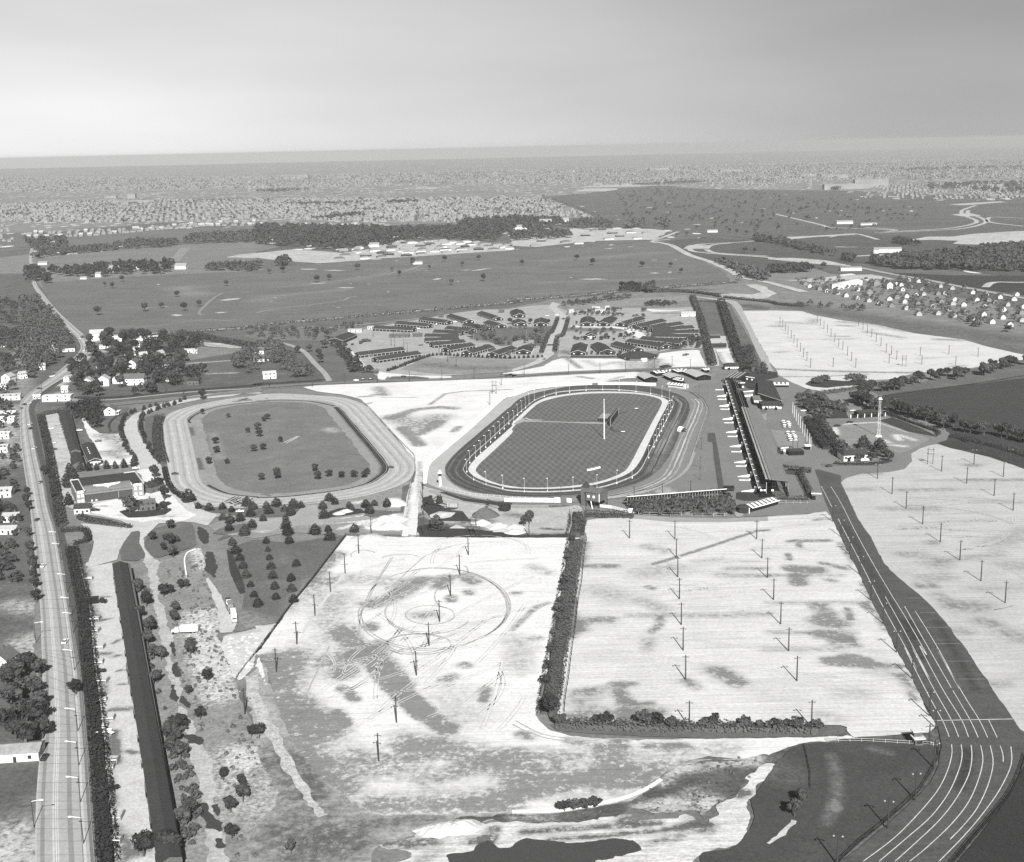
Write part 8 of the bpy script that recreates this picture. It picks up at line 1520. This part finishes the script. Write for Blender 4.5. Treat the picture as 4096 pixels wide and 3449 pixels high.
# ------------------------------------------------------------------ cars
for i, (s_, az, c_, lb) in enumerate([
    ('d1 367,925', 1.6, 'black', 'black sedan driving on the highway in the foreground'), ('c1 355,755', 1.6, 'white', 'white car on the left lanes of the highway'), ('c1 535,1378', 1.6, 'white', 'white car in the middle of the highway near the bottom'),
    ('c1 305,378', 1.6, 'dark', 'dark car on the left lanes of the highway beside the hangar'), ('b1 330,1502', 1.6, 'grey', 'grey car on the highway beside the long hedge'), ('b1 284,1222', 1.5, 'white', 'white car on the highway just below the fork'), ('b1 248,1060', 1.5, 'dark', 'lower of two cars following each other on the highway'),
    ('b1 248,1025', 1.5, 'white', 'upper of two cars following each other on the highway'), ('b1 175,895', 1.4, 'grey', 'grey car at the highway junction'), ('b1 205,862', 1.2, 'dark', 'dark car entering the highway junction'), ('b1 235,855', 1.2, 'white', 'white car leaving the highway junction'), ('b1 322,732', .7, 'dark', 'dark car in the middle of the highway curve'),
    ('b1 425,632', .7, 'white', 'white car climbing the highway curve'), ('b1 450,600', .7, 'grey', 'grey car ahead of the white one in the highway curve'), ('b1 585,490', .7, 'dark', 'dark car near the top of the highway curve'), ('b1 697,420', 1.1, 'white', 'white car at the tip of the highway bend'), ('b1 650,320', 2.2, 'white', 'white car just above the highway bend'),
    ('b1 570,272', 2.2, 'white', 'white car on the far side of the highway bend'), ('b1 530,230', 2.2, 'grey', 'grey car on the slanting far highway'), ('b1 440,140', 2.2, 'white', 'white car halfway up the far highway'), ('b1 480,155', 2.2, 'grey', 'grey car beside the white one on the far highway'),
    ('b1 1965,1740', .1, 'white', 'white sedan parked under evergreens below the left oval'), ('c1 785,298', .1, 'black', 'black coupe parked below the left hangar tower'), ('e7 830,630', -.4, 'dark', 'dark car parked in front of the hangar door'), ('e7 1005,605', .3, 'white', 'white car parked by the right hangar tower'), ('e7 925,652', .1, 'dark', 'dark car between the hangar and the garage'),
    ('b1 650,1075', .1, 'white', 'white car beside the grove at the shed yard'), ('b1 1115,1385', .1, 'white', 'white car at the end of the evergreen row behind the hangar'), ('b1 805,1163', .2, 'dark', 'dark car alone in the dirt yard beside the sheds'), ('c1 1433,0', 0, 'dark', 'dark car near the lower edge of the oval'),
    ('b2 820,665', .1, 'white', 'white car on the verge of the cross road'), ('b2 878,658', .1, 'dark', 'middle one of three cars on the cross road verge'), ('b2 940,656', .1, 'black', 'black car at the right of three on the cross road verge'), ('b2 1208,633', .05, 'black', 'black sedan parked on the small lawn by the stable gate'),
    ('b2 1325,240', .05, 'white', 'white van-like car at the end of an upper stable barn'), ('b2 820,487', 1.4, 'dark', 'dark car on the drive beside the nearest barns'), ('b2 783,483', 1.4, 'grey', 'grey car under the belt of trees at the stable drive'), ('b2 790,370', 1.2, 'dark', 'dark car left of the big trucks in the stable yard'), ('b2 1350,375', .2, 'dark', 'dark car in the open middle of the stable yard'),
    ('b2 1480,208', .1, 'black', 'black car between two upper stable barns'), ('b2 1630,185', .1, 'white', 'white car beside the upper stable barns'), ('b2 1100,1380', 0, 'dark', 'dark car on the wide bend of the left oval'), ('b3 285,135', .2, 'white', 'white car at the top of the central stable avenue'), ('b3 365,130', .1, 'white', 'white car right beside the central avenue hedge'), ('b3 423,160', .6, 'dark', 'dark car on the central stable avenue'),
    ('b3 370,315', 1.2, 'white', 'white car on the lower central stable avenue'), ('b3 265,492', 1.2, 'grey', 'grey car at the foot of the central stable avenue'), ('b3 1415,458', .1, 'black', 'left of two dark cars on the white gravel patch'), ('b3 1430,452', .1, 'dark', 'right of two dark cars on the white gravel patch'), ('b3 985,248', .1, 'white', 'white car where the yard path widens in the right circle'),
    ('b3 1735,668', .2, 'dark', 'dark car at the far end of the grandstand'), ('b3 1770,75', 1.2, 'white', 'white car on the grass by the lot road'), ('b4 568,1038', .1, 'black', 'black car on the left rim of the grassy circle'), ('b4 672,1008', .1, 'black', 'black car at the top of the grassy circle'), ('b4 312,972', .1, 'black', 'black car beside the flagpole row'), ('b4 340,935', .1, 'dark', 'dark car above the black one beside the flagpole row'),
    ('b4 290,915', .1, 'white', 'white car at the corner of the garden drive'), ('b4 245,795', .1, 'dark', 'upper dark car along the garden drive'), ('b4 245,862', .1, 'black', 'lower dark car along the garden drive'), ('b4 695,915', .1, 'white', 'white car near the dark open garage'), ('b4 500,1368', .4, 'dark', 'dark car at the fence end of the drive'),
    ('d1 820,215', .35, 'black', 'black old roadster parked in the highway yard, foreground'), ('d1 820,410', .1, 'dark', 'dark wreck parked in the highway yard above the white plane'), ('d1 920,1175', .5, 'black', 'black car parked under a bush in the highway yard'), ('b1 440,1230', .1, 'dark', 'dark car parked at the hedge in the upper highway yard'), ('b1 430,1180', .1, 'white', 'white car parked at the hedge in the upper highway yard'), ('b1 415,1060', .1, 'white', 'pale car parked at the top of the highway yard')]):
    car(S(s_)[0], az, c_, lb)
truck(S('c1 1530,1295')[0], math.pi + .05, CARM['white'], 'white box truck parked on the grass beside the dirt lane', 9)
truck(S('c1 1915,1180')[0], -1.3, CARM['white'], 'white bus-like truck at the lower end of the sandy lane', 9)
truck(S('c1 1890,1110')[0], -1.3, CARM['grey'], 'pale truck in the middle of the queue on the sandy lane', 8)
truck(S('c1 1870,1050')[0], -1.3, CARM['white'], 'small white flat truck at the top of the queue on the sandy lane', 6, box=False)
truck(S('c1 760,1058')[0], .15, CARM['black'], 'black bus parked by the hedge in the highway yard', 9)
truck(S('b2 900,345')[0], .5, CARM['dark'], 'dark box truck in the stable yard', 8)
truck(S('b2 858,360')[0], 1.4, CARM['dark'], 'dark short truck left of the box truck in the stable yard', 5)
truck(S('b2 730,378')[0], 1.3, CARM['dark'], 'dark horse van at the left fence of the stable yard', 6)
truck(S('b2 695,375')[0], 1.3, CARM['grey'], 'pale horse van at the left fence of the stable yard', 6)
truck(S('b3 330,375')[0], .1, CARM['dark'], 'dark open truck on the hedge side of the central avenue', 10, box=False)
truck(S('b1 245,335')[0], 1.5, CARM['white'], 'white van at the left village', 5)
for k in range(3): truck(S('b3 %d,1562' % (1745 + k * 28))[0], 1.3, CARM['black'], '%s black tractor from the left parked at the end of the bleachers' % ordn(k), 3.5, box=False, group='black tractors at the bleachers', name='tractor')
# excavators
def digger(s_, az, label, m, boom=14, bz=7):
    t = thing('excavator', label, 'excavator', (*S(s_)[0], lay(6)), az)
    for k in (-1.5, 1.5): o = part('track', MB().box(0, k, 0, 4.6, .8, 1.0), DARKW, t)
    part('house', MB().box(-1.2, 0, 1.1, 5.2, 3.2, 2.4), m, t); part('cab', MB().box(1.6, .9, 1.1, 1.6, 1.4, 2.8), m, t)
    b = MB(); b.tube((1.8, -.4, 1.8), (1.8 + boom, -.4, bz), .35, .2, 6); b.tube((1.2, -.4, 3.4), (1.8 + boom, -.4, bz), .06, .06, 4); part('boom', b, DARKW, t)
    part('bucket', MB().box(1.8 + boom - .4, -.4, bz - 3.6, 1.4, 1.4, 1.3).box(1.8 + boom - .4, -.4, bz - 2.3, .15, .15, 2.3), DARKW, t)
digger('e8 375,325', 2.95, 'crane excavator with a pale cab and long boom on the works ground', STEEL, 15, 6)
digger('e8 875,345', 2.75, 'dark excavator with its boom raised beside the cone shaped heap', DARKW, 9, 6)
digger('e8 160,270', .6, 'dark digger at the left end of the works ground', DARKW, 4, 3)
digger('e8 260,270', 1.6, 'narrow digger behind the crane excavator', DARKW, 3, 4)
def heap(s_, r, h, label, m, name='heap'):
    b = MB(); p = S(s_)[0]; n = 14; rr = random.Random(int(p[0] * 10)); rings = [(1, 0), (.72, .34), (.4, .72), (.12, .97)]; vs = []
    for k, (q, z_) in enumerate(rings):
        for i in range(n): a = 2 * math.pi * i / n; f = r * q * rr.uniform(.86, 1.12); vs.append((math.cos(a) * f, math.sin(a) * f * .8, h * z_ * rr.uniform(.92, 1.05) + (0 if k else -.2)))
    vs.append((0, 0, h)); fs = [(k * n + i, k * n + (i + 1) % n, (k + 1) * n + (i + 1) % n, (k + 1) * n + i) for k in range(3) for i in range(n)] + [(3 * n + i, 3 * n + (i + 1) % n, 4 * n) for i in range(n)]
    b.add(vs, fs); tag(link(name, b.mesh(name, m), None, (*p, 0)), label, 'heap')
heap('e8 700,392', 9, 5.2, 'dark cone shaped heap between the excavators', gm('dark_spoil', .09, .2, 3, .25, .6))
for i, (s_, r, h) in enumerate([('c2 1140,240', 9, 3), ('c2 1000,420', 9, 3), ('c2 1060,380', 9, 3.4), ('c2 1130,370', 9, 3.6), ('c2 1090,430', 9, 3), ('c2 1150,430', 8, 3), ('c2 930,520', 11, 2), ('c2 680,320', 5, 1.5), ('c2 740,300', 5, 1.5), ('e8 670,470', 6, 2.6), ('e8 820,500', 8, 2.4), ('e8 980,510', 7, 2.2), ('e8 980,550', 7, 2), ('d2 1690,1480', 7, 2.4), ('d2 1560,1490', 7, 2), ('d2 1470,1510', 7, 2), ('d2 1400,1510', 5, 1.6), ('d2 1640,1500', 6, 2)]):
    heap(s_, r, h, '%s pale sand heap, counted from the lane to the pond' % ordn(i), SAND, 'sand_heap')
r_ = random.Random(3)                                        # tipped loads of sand beside the fence
poly = S('c1 1850,1350 2000,1290 2095,1290 c2 120,1240 0,1430 c1 2050,1580 1960,1640 1900,1600')
P = np.array(poly); lo, hi = P.min(0), P.max(0); k = 0
while k < 34:
    x, y = r_.uniform(lo[0], hi[0]), r_.uniform(lo[1], hi[1])
    if sdf(poly, np.array([x]), np.array([y]))[0] < -1:
        b = MB(); n = 9; vs = [(math.cos(a * 6.283 / n) * r_.uniform(1.8, 2.9), math.sin(a * 6.283 / n) * r_.uniform(1.5, 2.3), -.1) for a in range(n)] + [(r_.uniform(-.5, .5), r_.uniform(-.5, .5), r_.uniform(.7, 1.1))]
        b.add(vs, [(a, (a + 1) % n, n) for a in range(n)]); k += 1
        tag(link('sand_pile', b.mesh('sand_pile', SAND), None, (x, y, lay(6))), 'small tipped sand pile beside the diagonal fence, %s of the cluster' % ordn(k - 1), 'sand pile', 'tipped sand piles beside the fence')
# yard objects in the highway yard
for i, (s_, L_, W) in enumerate([('c1 725,860', 4, 3), ('c1 780,1190', 4, 4), ('c1 785,1285', 3, 4), ('c1 805,1420', 5, 4), ('d1 815,140', 3, 4), ('d1 832,290', 5, 4), ('d1 880,600', 5, 4), ('d1 850,660', 3, 3), ('d1 898,940', 6, 4), ('d1 895,1010', 3, 3), ('d1 925,1405', 6, 5), ('d1 865,1300', 2.5, 3), ('d1 955,1600', 3, 3), ('d1 840,450', 3, 3)]):
    p = S(s_)[0]; t = thing('timber_frame', '%s white timber frame from the top of the highway yard' % ordn(i), 'frame', (*p, lay(6)), rng.uniform(-.1, .2), 'white timber frames in the highway yard')
    b = MB(); b.box(-L_ / 2, 0, 0, .2, W, 1.6).box(L_ / 2, 0, 0, .2, W, 1.6).box(0, W / 2, 0, L_, .2, 1.0); part('frame_side', b, CONC, t); part('crossbar', MB().box(0, -W / 2, 1.2, L_, .2, .2), PW, t)
t = thing('light_aircraft', 'small white aircraft fuselage parked by the hedge in the highway yard', 'aircraft', (*S('d1 860,720')[0], .9), .9)
b = MB(); b.tube((-3.4, 0, 0), (1.4, 0, .25), .3, .75, 10); b.tube((1.4, 0, .25), (2.8, 0, .2), .75, .3, 10); part('fuselage', b, PW, t); part('wing', MB().box(.6, 0, .6, 1.4, 8, .15), PW, t); part('tail_fin', MB().box(-3.2, 0, .2, .8, .1, 1.3), PW, t)
for k in (-.9, .9): b = MB(); b.tube((1.0, k - .08, -.55), (1.0, k + .08, -.55), .32, .32, 10); part('wheel', b, TYRE, t)
# roadside shelter inside the bend of the asphalt road
p = S('d4 1225,800')[0]; t = thing('guard_hut', 'little white roofed two tier guard hut casting a dark shadow at the road bend', 'hut', (*p, 0), .1)
part('body', MB().box(0, 0, 0, 3, 2.8, 2.6), BRICK, t); part('roof', MB().box(0, 0, 2.6, 4.2, 3.8, .3), gm('rail_paint'), t); part('upper_sign', MB().box(0, .8, 2.9, 3.0, 1.8, 1.8), BRICK, t); part('upper_roof', MB().box(0, .8, 4.7, 4.0, 2.6, .3), gm('rail_paint'), t); part('window', MB().box(0, -1.43, .9, 2.0, .1, 1.1), GLASS, t)
for i, p in enumerate(S('f4 345,155 280,320')): lot_pole(p, '%s dark pole beside the guard hut' % ordn(i), 'dark poles beside the guard hut', h=8)
